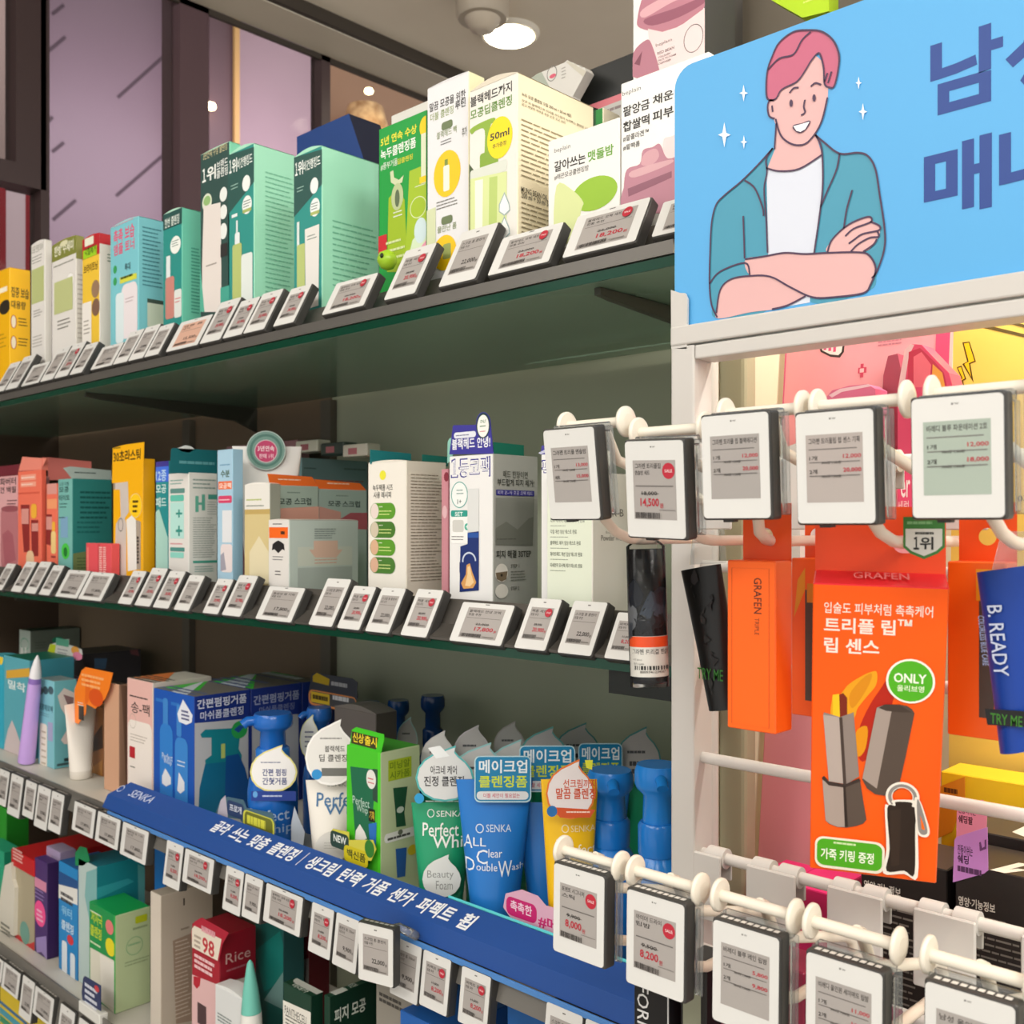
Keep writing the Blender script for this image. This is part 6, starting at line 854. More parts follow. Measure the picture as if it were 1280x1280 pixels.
T = c4('green topped carton with pale green side on the bottom shelf', 111.5, 144.5, 188, 1145, '12924a', 'b7c79a', '16a24c', Y=.632, dome=0, art=[('t', 'F', '저자극', 114, 1152, 128, 1137, 'b9d02c', .02), ('t', 'F', '클렌징', 113, 1168, 127, 1154, 'c9d62c', .02), ('l', 'F', 113, 1135, 130, 1140, 1, 'd6e6d0'), ('e', 'F', 137, 1159, 5, 9, 'e07a78'), ('e', 'F', 138, 1184, 6, 11, 'e6d81e'), ('l', 'F', 113, 1172, 128, 1180, 1, 'cfe0b8'), ('p', 'F', [(113, 1184), (145, 1202), (145, 1275), (113, 1240)], 'dcd9c8'), ('p', 'F', [(125, 1192), (145, 1204), (145, 1262), (127, 1250)], 'eae6da'), ('r', 'F', 143, 1140, 145, 1280, '2fb44c'), ('q', 'S', 169, 1146, 184, 1155, 'b4c01c', .2), ('l', 'S', 166, 1157, 186, 1166, 1, '8fa07a'), ('o', 'S', 168, 1182, 10, 11, .0012, '8fb488'), ('l', 'S', 160, 1178, 176, 1186, 1, '8fb488'), ('l', 'S', 156, 1202, 188, 1210, 2, '8fa07a')])
m = MB(); f = Face((px(106, .606), .604, S4), (1, 0, 0), UP, clamp=False); m.slab(f, [f.at(*p) for p in ((102, 1240), (104, 1222), (106, 1220), (126, 1232), (126, 1264), (103, 1250))], .0006, M('22305c', .4)); m.plines(f, 106, 1226, 122, 1256, 4, 'cfd4e0', .55); m.pell(f, 121, 1236, 3, 4, 'c23a40'); m.bbox((px(100, .602), .600, pz(106, 1268, .602)), (px(126, .602), .612, pz(106, 1254, .602)), M('dcdcd6', .4), .001); tag(m.build('shelf_talker', f.o), 'small navy label card clipped on the bottom shelf edge', 'sign')
T = c4('tall greige pouch box with brown printed text on the bottom shelf', 188, 201, 266, 1120, 'd6ccbe', 'c0b4a4', 'b5aa98', dome=0, Y=.645, art=[('r', 'S', 229, 1123, 231, 1132, '4a423a'), ('l', 'S', 226, 1158, 240, 1166, 1, '8f8274'), ('p', 'S', [(216, 1176), (240, 1166), (240, 1276), (220, 1280)], 'a08a78'), ('l', 'S', 219, 1176, 239, 1276, 20, 'd0c0ae', .3)])
T = c4('red and pale pink rice cleanser carton with folded red header', 240, 274.5, 320, 1172, 'a5182c', '8f1226', '8c1022', Y=.634, dome=0, art=[('p', 'F', [(240, 1218), (275, 1232), (275, 1290), (240, 1290)], 'dcb4b4'), ('l', 'F', 243, 1190, 268, 1210, 3, 'e6c2c4', .6), ('p', 'F', [(242, 1220), (251, 1222), (250, 1232), (246, 1236), (242, 1230)], 'b51a30'), ('r', 'F', 247, 1252, 258, 1278, '4a3438'), ('t', 'S', 'Rice', 282, 1206, 313, 1193, 'cfa6a0', .0), ('l', 'S', 283, 1210, 312, 1218, 1, 'a8606a'), ('p', 'S', [(274, 1232), (290, 1226), (312, 1220), (320, 1222), (320, 1300), (274, 1300)], 'd9cfc6')])
panel(T, 'folded_header', Face((T.x0, T.Yf-.003, T.zt), (1, 0, 0), UP, clamp=False), [(239, 1164), (243, 1152), (252, 1147), (286, 1166), (278, 1180), (273, 1202), (240, 1184)], .0008, M('b01a34', .4), [('p', 'F', [(240, 1161), (243, 1157), (277, 1174), (272, 1201), (240, 1184)], 'e6dccb'), ('t', 'F', '98', 253, 1190, 268, 1170, 'c0303c', .03), ('l', 'F', 243, 1166, 252, 1184, 3, 'a9998a', .5), ('l', 'F', 252, 1154, 272, 1166, 1, 'dc9aa4', .6)])
c4('dark teal pouch carton behind the white teal cone tube', 319, 354, None, 1160, '1d6a64', '2b5f60', '2d4a4a', Y=.70, dp=.03, dome=0, art=[('p', 'F', [(315, 1186), (350, 1164), (354, 1180), (354, 1225), (330, 1240)], '17837a'), ('p', 'F', [(330, 1250), (354, 1215), (354, 1262)], '7fa8a4')])
c4('dark red carton behind the dark green cartons', 356, 386, 412, 1170, '6f1422', '5c101c', '6f1422', Y=.74, dome=0, art=[('p', 'F', [(355, 1204), (387, 1198), (387, 1290), (355, 1290)], '8d8782')])
T = c4('white pearly carton below the red rice carton', 269, 306, None, 1252, 'd9dcdc', 'c9cccc', 'e3e5e4', Y=.625, dp=.02, dome=.004, art=[('l', 'F', 272, 1264, 292, 1276, 3, '7f8a88', .5)])
stick('cone_tube', 'white and teal pointed cone tube on the bottom shelf', P(316, 1345, .628), P(312.5, 1200, .628), .01, .01, [('body', [(.013, 0), (.0115, .55)], 'e6e6e0'), ('tip', [(.0112, .552), (.0085, .75), (.0035, .97), (.001, 1)], '6fc0b0')], 'tube')
def pc(label, u0, uc, us, vt, white, Yq):
    a = [('q', 'T', uc-10, vt-26, uc+14, vt-12, 'c9ccc4', .45), ('t', 'T', '판테놀 비건', u0+14, vt-22, u0+34, vt-30, 'c9d2c6', .012), ('t', 'T', '마데카', u0+9, vt-14, u0+27, vt-21, 'c9d2c6', .012)]
    if white: a += [('p', 'F', [(u0, vt+4), (uc+1, vt+20), (uc+1, vt+120), (u0, vt+120)], 'e6e3da'), ('t', 'F', 'PANTHECELL', u0+2, 1266, uc-4, 1256, '4a4a46', .004), ('l', 'F', u0+3, 1266, uc-4, 1280, 3, '6f6f68', .4)]
    else: a += [('t', 'S', '피지 모공', uc+6, 1280, uc+45, 1262, 'd5ddd2', .02)]
    return c4(label, u0, uc, us, vt, '0f3a2a', '0d3324', '12402c', a, Y=Yq, dome=0)
pc('dark green carton with white front label on the bottom shelf', 354, 388.5, 404, 1246, True, .632)
pc('dark green carton with white capsule print, right one', 405, 412, 500, 1247, False, .640)
c4('grey carton with printed band under the 9,900 price tag', 470, 520, None, 1230, '8f8a80', '7a756c', 'a09a90', Y=.655, dp=.03, dome=0, art=[('l', 'F', 474, 1238, 508, 1252, 2, '3f3c38', .6)])
c4('bright blue carton top at the bottom edge under the price tags', 500, 560, 640, 1292, '1f62b4', '1a55a0', '1d66bc', Y=.635, dome=0)
c4('blue carton below the right end of the blue strip', 634, 792, None, 1275, '1766b4', '155a9e', '1c6ab8', Y=.655, dp=.05, dome=0)
c4('deep blue carton peeking under the left end of the blue strip', 193, 206, None, 1028+20, '1f66b0', '1a5696', '1f66b0', Y=.70, dp=.03, dome=0)
# bottom left corner, the shelf below: yellow and blue packs
z5 = S4-.30
carton('carton', 'yellow pack on the lowest shelf at the bottom left corner', z5, .65, 0, 34, 70, 1236, 'd9bd1e', 'c9a81a', 'd0b41c', dome=0, art=[('r', 'F', 0, 1258, 36, 1266, '3f9ab0'), ('r', 'F', 0, 1268, 36, 1276, '2f8f6a'), ('r', 'F', 0, 1250, 36, 1254, '2a6a9a')])
carton('carton', 'mustard yellow pack next to it on the lowest shelf', z5, .64, 34, 60, 76, 1262, 'c9b020', 'b0981a', 'bfa51c', dome=0)
# ------------------------------------------------------------------ merchandise hanging on the display hooks
OR = 'fb5c08'
def hang(name, label, cat, group=None): T = Thing(); T.mb = MB(); T.name = name; T.label = label; T.cat = cat; T.group = group; return T
# tester tube in a clear bag, dark camouflage, with a white barcode label
b0 = P(812, 853, .50); t0 = P(807, 686, .50); ax = (t0-b0); L = ax.length; r = 23.5*dep(810, .50)/FPX
m = MB(); m.lathe(b0, [(r*.86, 0), (r*.98, L*.012), (r, L*.035), (r, L*.34), (r*1.0, L*.345)], M('16191d', .2), 36, True, ax); e = tag(m.build('tester_tube', b0), 'black camouflage tester tube hanging in front of the white post', 'tube')
m = MB(); m.lathe(b0, [(r*1.0, L*.346), (r*.995, L*.985), (r*.93, L)], M('0d0f12', .18), 36, True, ax)
class Cyl(Face):
    def pt(s, x, y, l=0): a = x/s.R; return s.o+s.n*(math.cos(a)*(s.R+.00015+l*.00002))+s.x*(math.sin(a)*(s.R+.00015+l*.00002))+s.y*y
ux = RT-ax.normalized()*RT.dot(ax.normalized()); cf = Cyl(b0, ux, ax, clamp=False); cf.R = r
rng = random.Random(3)
def blob(x, y, w, h, c, mm): mm.poly(cf, [(x+w*(.6+.4*rng.random())*math.cos(2*math.pi*i/9), y+h*(.55+.45*rng.random())*math.sin(2*math.pi*i/9)) for i in range(9)], M(c, .3), rings=3)
for x, y, w, h, c in ((.004, .56, .011, .013, '39424f'), (-.014, .52, .008, .012, '6a6c70'), (.016, .50, .007, .014, '5f5650'), (.0, .46, .012, .008, '12151b'), (.010, .64, .008, .010, '1b222e'), (-.010, .66, .008, .010, '151a24'), (-.016, .40, .006, .008, '3f444c')): blob(x, y*L, w, h, c, m)
m.build('cap', b0, e)
m = MB()
def band(y0, y1, col, a0=-1.45, a1=1.45, n=22):
    m.L += 1; vs = []; 
    for i in range(n+1): a = a0+(a1-a0)*i/n; vs += [cf.pt(a*r, y0*L, m.L), cf.pt(a*r, y1*L, m.L)]
    m.add(vs, [(2*i, 2*i+2, 2*i+3, 2*i+1) for i in range(n)], M(col, .4), True)
band(.055, .355, 'e6e2da'); band(.275, .352, 'f2551a')
m.text(cf, '그라펜 트리플 멘솔밤', -r*1.1, L*.222, r*1.25, L*.262, K_, .012); m.text(cf, '1개 30ml', -r*1.05, L*.175, -r*.5, L*.19, '77736c', .004); m.text(cf, '정가 12,000', -r*1.0, L*.143, -r*.4, L*.16, '4a4844', .01)
x = -r*.95; rg = random.Random(9)
while x < r*1.2: q = rg.uniform(.0004, .0016); m.rect(cf, x, L*.108, x+q, L*.138, K_); x += q+rg.uniform(.0004, .0011)
m.text(cf, '8809741234567', -r*.6, L*.085, r*.8, L*.102, '4a4844', .004); m.build('price_label', b0, e)
m = MB(); m.lathe(b0, [(r*1.03, -.002), (r*1.05, L*.3), (r*1.04, L*1.02), (r*.7, L*1.06), (r*.35, L*1.10)], BAG, 28, True, ax); m.rod([b0+ax*1.09, b0+ax*1.13+Vector((-.004, 0, .003)), P(806, 664, .50)], .0012, CLEAR, 8); m.build('clear_bag', b0, e)
# black camouflage TRY ME tube
def flat_tube(label, name, Yq, TL, TR, BR, BL_, th, col, art, capv=None, cat='tube'):
    q = [P(u, v, Yq) for u, v in (BL_, BR, TR, TL)]; x = (q[1]-q[0]); y = (q[3]-q[0]); f = Face(q[0], (1, 0, 0), UP, clamp=False); T = Thing(); T.base = (q[2]+q[3])/2
    m = MB(); pl = [f.at(*p) for p in (BL_, BR, TR, TL)]; n = 10; c = [Vector(p) for p in pl]; vs = []
    for j in range(n+1):
        t = j/n; a = c[0].lerp(c[3], t); b = c[1].lerp(c[2], t); mid = (a+b)/2; hw = (b-a).length/2; d = (b-a).normalized(); tk = th*(.35+.65*(1-t))
        for i in range(20):
            th_ = 2*math.pi*i/20; p = mid+d*(hw*math.cos(th_)*1.0); vs.append(f.o+f.x*p.x+f.y*p.y+f.n*(tk*math.sin(th_)-tk))
    m.add(vs, [(j*20+i, j*20+(i+1) % 20, (j+1)*20+(i+1) % 20, (j+1)*20+i) for j in range(n) for i in range(20)], M(col, .35), True); m.add(vs[:20], [tuple(reversed(range(20)))], M(col, .35)); m.add(vs[-20:], [tuple(range(20))], M(col, .35))
    T.f = Face(f.o+f.n*.0006, f.x, f.y, clamp=False); m.art({'F': T.f}, art); T.root = tag(m.build(name, T.base), label, cat); return T
rng = random.Random(12)
camo = [('p', 'F', [(u+rng.uniform(-7, 7)*math.cos(k*.9)*1.0, v+rng.uniform(5, 13)*math.sin(k*.9)) for k in range(7)], c) for u, v, c in ((866, 740, '1d1c1b'), (880, 770, '24211f'), (882, 800, '1b1a19'), (890, 752, '201d1e'), (888, 858, '222120'), (868, 722, '232021'), (892, 822, '1d1b1b'))]
for a, b_, c in ((850, 742, 1), ): pass
T = flat_tube('black camouflage tube with green TRY ME lettering hanging by the post', 'hanging_tube', .52, (846.5, 714), (896, 705), (914, 888), (877, 890), .012, '131312', camo+[('t', 'F', 'TRY ME', 872, 848, 904, 834, '2a6a22', .006)])
m = MB(); f = Face(T.f.o+T.f.n*.0-Vector((0, -.014, 0)), (1, 0, 0), UP, clamp=False); m.slab(f, [f.at(*p) for p in ((862, 706), (866, 664), (905, 661), (908, 704))], .0004, CLEAR); m.build('clear_hanger', T.base, T.root)
# slim orange cartons
def slim(label, Yq, k=0, dx=0):
    x0 = px(909, .473)+dx; x1 = px(969.5, .473)+dx; zt = pz(909, 700, .473); zb = pz(909, 909, .473); dpt = .0172; T = Thing(); T.base = Vector(((x0+x1)/2, Yq, zt)); m = MB()
    m.bbox((x0, Yq, zb), (x1, Yq+dpt, zt), M('f96410', .4), .0006, 1, {(0, True): M('e85a12', .4), (2, True): M('ee5414', .4)})
    F = Face((x0, Yq, zb), (1, 0, 0), UP, x1-x0, zt-zb)
    if k == 0:
        w, h = F.w, F.h; m.stroke(F, [(w*.1, h*.03), (w*.87, h*.03), (w*.87, h*.955), (w*.1, h*.955)], .0004, M('c94a10'), True)
        R90 = Face(F.o+F.n*.0+F.x*(w*.56)+F.y*(h*.90), -UP, (1, 0, 0), clamp=False); m.text(R90, 'GRAFEN', 0, 0, h*.21, w*.16, M('5a2a14'), .008); m.text(R90, 'TRIPLE', h*.235, w*.02, h*.335, w*.11, M('7a3a18'), .002)
    S = Face((x1, Yq, zb), (0, 1, 0), UP, dpt, zt-zb)
    if k and dx > .05: m.rect(F, F.w*.55, F.h*.12, F.w*.80, F.h*.88, '4a4038'); m.rect(F, F.w*.5, F.h*.78, F.w*.9, F.h*.96, 'f0a01c')
    elif k: m.rect(F, F.w*.30, F.h*.10, F.w*.62, F.h*.80, '54483f'); m.rect(F, F.w*.34, F.h*.72, F.w*.56, F.h*.84, 'd9921c'); m.poly(F, [(F.w*.06, F.h*.62), (F.w*.30, F.h*.80), (F.w*.30, F.h*.94), (F.w*.14, F.h*.86)], 'e8a018')
    T.root = tag(m.build('carton', T.base), label, 'box', 'slim orange cartons'); 
    g = Face((x0, Yq+dpt-.0012, zt-.001), (1, 0, 0), UP, clamp=False); w = x1-x0; m2 = MB(); hh = .031; cx, cy, rr = (w*.50 if dx > .05 else -.2785-x0), .0135, .0045
    # hang flap with a round hole
    ring = [(cx+rr*math.cos(2*math.pi*i/20), cy+rr*math.sin(2*math.pi*i/20)) for i in range(20)]; out = []
    for i in range(20):
        a = 2*math.pi*i/20; c_, s_ = math.cos(a), math.sin(a); t = min([(w-cx)/c_ if c_ > 1e-6 else 9, -cx/c_ if c_ < -1e-6 else 9, (hh-cy)/s_ if s_ > 1e-6 else 9, -cy/s_ if s_ < -1e-6 else 9]); out.append((cx+c_*t, cy+s_*t))
    for cn in ((w, hh), (0, hh), (0, 0), (w, 0)):
        i = min(range(20), key=lambda i: (out[i][0]-cn[0])**2+(out[i][1]-cn[1])**2); out[i] = cn
    for th in (0, .0006):
        vs = [g.o+g.x*p[0]+g.y*p[1]-g.n*th for p in ring+out]; m2.add(vs, [(i, 20+i, 20+(i+1) % 20, (i+1) % 20) for i in range(20)], M('ea5216', .42))
    m2.build('hang_flap', T.base, T.root); return T
slim('slim orange carton hanging right of the black TRY ME tube', .473)
slim('slim orange carton hanging behind the first, with a dark window', .531, 1, .006); slim('slim orange carton hanging last behind the first slim one', .551, 1, .008)
slim('slim orange carton hanging behind the right side of the big orange carton', .535, 1, .0915)
# large orange lip balm carton, swung round and tipped forward on its peg
def big(label, front=True):
    w, H, dpt = .062, .1577, .024; rt = (Matrix.Rotation(.4282, 3, 'Z') @ Matrix.Rotation(.2452, 3, 'X') @ Matrix.Rotation(.022, 3, 'Y')); X_, Y_, Z_ = rt.col[0], rt.col[1], rt.col[2]
    TL = Vector((-.2408, .4687, ZC-.0279)); o = TL-Z_*H; T = Thing(); T.base = TL+X_*w/2; m = MB(); rot = Matrix.Translation(o) @ rt.to_4x4()
    m.bbox((0, 0, 0), (w, dpt, H), M(OR, .4), .0006, 1, {(2, True): M('e62a34', .35), (0, True): M('ee5c14', .4), (1, True): M('e85a14', .4)}, rot)
    F = Face(o, X_, Z_, w, H); T.F = F
    if front:
        WHT = 'f3e6da'
        m.art({'F': F}, [('t', 'F', '입술도 피부처럼 촉촉케어', 1030, 766, 1166, 752, WHT, .008), ('t', 'F', '트리플 립', 1030, 790, 1119, 771, WHT, .03), ('t', 'F', '™', 1122, 782, 1140, 774, WHT, .01), ('t', 'F', '립 센스', 1030, 815, 1099, 796, WHT, .03),
        ('s', 'F', [(1088, 880), (1100, 862), (1110, 850), (1118, 870), (1094, 930), (1078, 952), (1070, 930), (1076, 905)], 'b3200c'), ('s', 'F', [(1070, 915), (1084, 908), (1082, 935), (1072, 945)], 'e0900c'),
        ('s', 'F', [(1040, 874), (1042, 868), (1050, 868), (1060, 856), (1075, 846), (1088, 840), (1096, 840), (1095, 856), (1084, 870), (1072, 885), (1066, 898), (1040, 896)], 'e8a018'), ('s', 'F', [(1062, 868), (1078, 848), (1090, 842), (1084, 860), (1066, 885)], 'd98a10'), ('p', 'F', [(1041, 868), (1049, 867), (1050, 897), (1041, 896)], 'f6c21c'), ('p', 'F', [(1049, 868), (1054, 866), (1059, 872), (1059, 897), (1050, 897)], '7a2410'),
        ('p', 'F', [(1029, 893), (1030, 890), (1050, 896), (1067, 890), (1074, 970), (1058, 980), (1036, 976)], '8d7f78'), ('p', 'F', [(1029, 893), (1049, 896), (1054, 979), (1036, 976)], 'b3a49c'), ('p', 'F', [(1049, 896), (1053, 896), (1058, 980), (1054, 980)], '463833'),
        ('p', 'F', [(1028, 972), (1036, 978), (1046, 980), (1056, 981), (1066, 979), (1075, 974), (1079, 1000), (1083, 1024), (1079, 1029), (1070, 1032), (1058, 1034), (1046, 1033), (1036, 1029), (1032, 1025)], '574a42'), ('p', 'F', [(1028, 974), (1036, 979), (1054, 982), (1058, 1033), (1047, 1033), (1037, 1029), (1032, 1025)], 'a8988f'), ('p', 'F', [(1027, 972), (1030, 969), (1036, 976), (1056, 980), (1074, 972), (1076, 976), (1056, 984), (1036, 981)], '3a2c28'), ('p', 'F', [(1054, 982), (1057, 982), (1060, 1033), (1056, 1033)], '2f2420'),
        ('p', 'F', [(1096, 884), (1106, 880), (1124, 880), (1134, 882), (1140, 886), (1143, 891), (1132, 945), (1123, 985), (1116, 991), (1106, 994), (1094, 992), (1084, 985), (1078, 974)], '53463e'), ('p', 'F', [(1096, 884), (1104, 881), (1115, 886), (1096, 985), (1078, 972)], 'a3948b'), ('p', 'F', [(1098, 884), (1106, 880), (1124, 880), (1140, 890), (1128, 890), (1108, 888)], '43362f'),
        ('e', 'F', 1138, 851, 31, 28, 'f4efe4'), ('e', 'F', 1138, 851, 28, 25.5, '4fae1e'), ('t', 'F', 'ONLY', 1117, 852, 1158, 840, 'eef5e4', .025), ('t', 'F', '올리브영', 1121, 863, 1155, 855, 'dff0cc', .012),
        ('q', 'F', 1019, 1043, 1105, 1082, 'eee6d2', .25), ('p', 'F', [(1080, 1074), (1094, 1078), (1091, 1088), (1080, 1080)], 'eee6d2'), ('q', 'F', 1021.5, 1046, 1102, 1079, '4fa81e', .25), ('l', 'F', 1042, 1050, 1075, 1054, 1, 'cfe6b0', .6), ('t', 'F', '가죽 키링 증정', 1026, 1072, 1092, 1058, 'eef5e0', .02),
        ('o', 'F', 1128, 995, 17, 15, .0032, 'efe8dc'), ('o', 'F', 1128, 995, 16, 14, .0016, '8d8784'), ('s', 'F', [(1106, 1009), (1110, 1005), (1116, 1004), (1116, 999), (1142, 999), (1148, 1005), (1150, 1010), (1147, 1030), (1147, 1095), (1130, 1091), (1104, 1090), (1108, 1060)], 'f0e9dd'), ('s', 'F', [(1109, 1009), (1119, 1006), (1120, 1001), (1139, 1002), (1140, 1007), (1148, 1011), (1144, 1030), (1143, 1091), (1130, 1087), (1108, 1087), (1112, 1060)], '2a1e18'), ('p', 'F', [(1112, 1012), (1126, 1010), (1124, 1080), (1114, 1082)], '35271f'),
        ('s', 'F', [(1143, 997), (1150, 1000), (1158, 1022), (1162, 1038), (1158, 1045), (1148, 1042), (1145, 1028)], 'efe8dc'), ('s', 'F', [(1146, 1000), (1150, 1003), (1159, 1035), (1156, 1042), (1150, 1040), (1147, 1030)], '8d8784'), ('p', 'F', [(1150, 1018), (1154, 1028), (1156, 1036), (1152, 1035)], 'ff6a10')])
        t = Face(TL, X_, Y_, w, dpt); m.text(t, 'GRAFEN', w*.3, dpt*.3, w*.72, dpt*.75, M('f08a8a'), .01)
    T.root = tag(m.build('carton', T.base), label, 'box')
    hh = .034; b0 = TL+Y_*(dpt-.001); g = Face(b0-UP*.001, X_, UP, clamp=False); fw2 = w; ring = []
    cx, cy = (UPX[3]+.008-b0.x)/X_.x, (ZC-.008)-(b0.z-.001); sl, rr = .008, .0045
    for i in range(24):
        a = 2*math.pi*i/24; ring.append((cx+(sl if math.cos(a) > 0 else -sl)*.6+rr*math.cos(a), cy+rr*math.sin(a)))
    out = []
    for i in range(24):
        a = 2*math.pi*i/24; c_, s_ = math.cos(a), math.sin(a); tt = min([(fw2-cx)/c_ if c_ > 1e-6 else 9, -cx/c_ if c_ < -1e-6 else 9, (hh-cy)/s_ if s_ > 1e-6 else 9, -cy/s_ if s_ < -1e-6 else 9]); out.append((cx+c_*tt, cy+s_*tt))
    for cn in ((fw2, hh), (0, hh), (0, 0), (fw2, 0)): i = min(range(24), key=lambda i: (out[i][0]-cn[0])**2+(out[i][1]-cn[1])**2); out[i] = cn
    m2 = MB()
    for th in (0, .0006): m2.add([g.o+g.x*p[0]+g.y*p[1]-g.n*th for p in ring+out], [(i, 24+i, 24+(i+1) % 24, (i+1) % 24) for i in range(24)], M('ee4a14', .42))
    m2.build('hang_flap', T.base, T.root)
    if front:
        f = Face(g.o+g.n*.0008, (1, 0, 0), UP, clamp=False)
        panel(T, 'award_sticker', f, [(1129, 646), (1181, 646), (1181, 684), (1172, 692), (1155, 699), (1138, 692), (1129, 684)], .0003, M('3f7f3a', .4), [('p', 'F', [(1132, 661), (1178, 661), (1178, 682), (1170, 689), (1155, 695), (1140, 689), (1132, 682)], 'dcdad2'), ('l', 'F', 1134, 650, 1176, 657, 1, '7fb47a', .5), ('l', 'F', 1144, 664, 1168, 669, 1, '4a4a46', .6), ('t', 'F', '１', 1142, 687, 1149, 671, '2a2a28', .02), ('t', 'F', '위', 1150, 687, 1167, 671, '2a2a28', .02)])
    return T
big('big orange lip balm carton with printed lipstick pictures')
# navy blue tube on the right edge
T = flat_tube('royal blue tube with silver rotated lettering at the right edge', 'hanging_tube', .50, (1216, 716), (1296, 705), (1290, 940), (1240, 945), .014, '0d3a92', [])
m = MB(); f = T.f
xx = f.at(1234, 757); d = Vector((f.at(1243, 845)[0]-xx[0], f.at(1243, 845)[1]-xx[1])); dn = d.normalized(); R9 = Face(f.o+f.x*xx[0]+f.y*xx[1]+f.n*.0004, f.x*dn.x+f.y*dn.y, f.x*(-dn.y)+f.y*dn.x, clamp=False)
m.text(R9, 'B. READY', 0, 0, d.length, .0066, M('b9c2d6', .3), .006); m.text(R9, 'COLORLESS BLUE CARE', d.length*.14, -.0045, d.length*.85, -.0018, M('8f9cc4', .3), 0); m.build('lettering', T.base, T.root)
panel(T, 'cap_band', Face(f.o+f.n*.0008, f.x, f.y, clamp=False), [(1231, 886), (1296, 890), (1294, 910), (1234, 906)], .0006, M('141516', .35), [('t', 'F', 'TRY ME', 1238, 904, 1278, 891, '3a7a26', .006)])
m = MB(); f = Face(T.f.o+Vector((0, .014, 0)), (1, 0, 0), UP, clamp=False); m.slab(f, [f.at(*p) for p in ((1240, 712), (1252, 664), (1286, 664), (1290, 708))], .0004, CLEAR); m.build('clear_hanger', T.base, T.root)
# black box hanging on the first lower hook
m = MB(); Yq = .50; x0, x1 = px(792, Yq), px(836, Yq); z1 = ZC-.2405; z0 = z1-.12; m.bbox((x0, Yq, z0), (x1, Yq+.03, z1), M('17171a', .35), .0008); F = Face((x0, Yq, z0), (1, 0, 0), UP, x1-x0, z1-z0)
zt = pz(800, 1230, Yq)-z0; R9 = Face(F.o+F.x*.0022+F.y*zt+F.x*.0005, -UP, (1, 0, 0), clamp=False); m.text(R9, 'FORMEN', 0, 0, .045, .0085, M('dedede'), .004); m.rect(F, F.w-.001, 0, F.w, F.h, 'c9c9c9'); tag(m.build('carton', (x0, Yq, z1)), 'black carton with white rotated lettering under the lower hook tags', 'box')
m = MB(); x0, x1 = px(845, Yq), px(878, Yq); m.bbox((x0, Yq+.004, z0), (x1, Yq+.03, z1-.012), M('1b1a1a', .35), .0008); F = Face((x0, Yq+.004, z0), (1, 0, 0), UP, x1-x0, z1-z0-.012); m.rect(F, F.w*.12, 0, F.w*.8, F.h*.86, '8d8f7a'); tag(m.build('carton', (x0, Yq, z1)), 'black carton with grey green window under the lower hook tags', 'box')
for i, (u0, u1) in enumerate(((898, 940), (946, 1005))):
    m = MB(); Yq = .52; x0, x1 = px(u0, Yq), px(u1, Yq); m.bbox((x0, Yq, z0), (x1, Yq+.03, ZC-.246), M(('7a1638', '8a1a3c')[i], .35), .0008); tag(m.build('carton', (x0, Yq, ZC-.22)), 'maroon carton under the lower hook tags, %s one' % ('left', 'right')[i], 'box')
m = MB(); x0, x1 = px(1030, .52), px(1100, .52); m.bbox((x0, .52, z0), (x1, .55, ZC-.262), M('7d1b45', .35), .0008); tag(m.build('carton', (x0, .52, ZC-.25)), 'plum carton below the tag under the big orange carton', 'box')
# ------------------------------------------------------------------ next bay seen through the hook display
DXR = px(866, .70)
CRM = M('c9c3b3', .45)
m = MB(); cx = px(884, .632); m.lathe((cx, .632, 0), [(.008, 0), (.008, ZC+.17)], M('cfccc5', .4), 32); m.build('column', (cx, .632, 0)); struct(bpy.data.objects['column']); bpy.data.objects['column'].name = 'trim_6'
m = MB(); m.bbox((px(898, .655), .655, 0), (px(931, .655), .672, ZC+.17), M('a8a284', .5), .003, 2); struct(m.build('trim_3', (px(898, .655), .655, 0)))
struct(boxobj('wall_back_bay', (XR+.006, .90, 0), (1.2, .92, ZC+.60), M('d5cfbf', .6)))
SB = ZC-.375
part_ = tag(boxobj('bay_shelf', (XR+.006, .605, SB-.02), (1.2, .895, SB), LIGHTM, .001), 'pale shelf of the next bay behind the hook display', 'shelf')
# leaning pink poster board with pixel drawings
def board(name, label, u0, u1, vt, Yt, Yb, zb, col, art, th=.006):
    pt = P(u0, vt, Yt); x0 = pt.x; x1 = px(u1, Yt) if u1 else None; up_ = Vector((0, Yt-Yb, pt.z-zb)); F = Face((x0, Yb, zb), (1, 0, 0), up_, x1-x0, up_.length); m = MB(); m.slab(F, [(0, 0), (F.w, 0), (F.w, F.h), (0, F.h)], th, M(col, .4)); m.art({'F': F}, art); return tag(m.build(name, F.o), label, 'poster')
PK = 'e9929f'
board('poster_board', 'pink poster board with pixel drawings behind the hook display', 984, 1190, 395, .748, .69, SB+.001, 'ea9aa2', [('p', 'F', [(984, 395), (986, 395), (938, 1100), (935, 1100)], 'd5567f'), ('p', 'F', [(1022, 428), (1056, 428), (1055, 440), (1050, 447), (1038, 446), (1026, 440)], '3a2a2c'), ('p', 'F', [(1024, 428), (1054, 428), (1052, 440), (1048, 444), (1038, 443), (1028, 438)], 'e8dcd8'), ('r', 'F', 1030, 430, 1033, 438, 'd5567f'), ('r', 'F', 1036, 430, 1039, 439, 'd5567f'), ('r', 'F', 1042, 430, 1045, 440, 'd5567f'), ('r', 'F', 1076, 455, 1079, 472, 'c93f5c'), ('r', 'F', 1073, 460, 1083, 467, 'c93f5c'), ('r', 'F', 1075, 461, 1080, 466, 'f2b9bc'), ('l', 'F', 1098, 426, 1136, 434, 2, 'c47a88', .5), ('l', 'F', 1124, 418, 1172, 424, 2, '9a6a6c'), ('r', 'F', 1172, 380, 1190, 620, 'd5456f')])
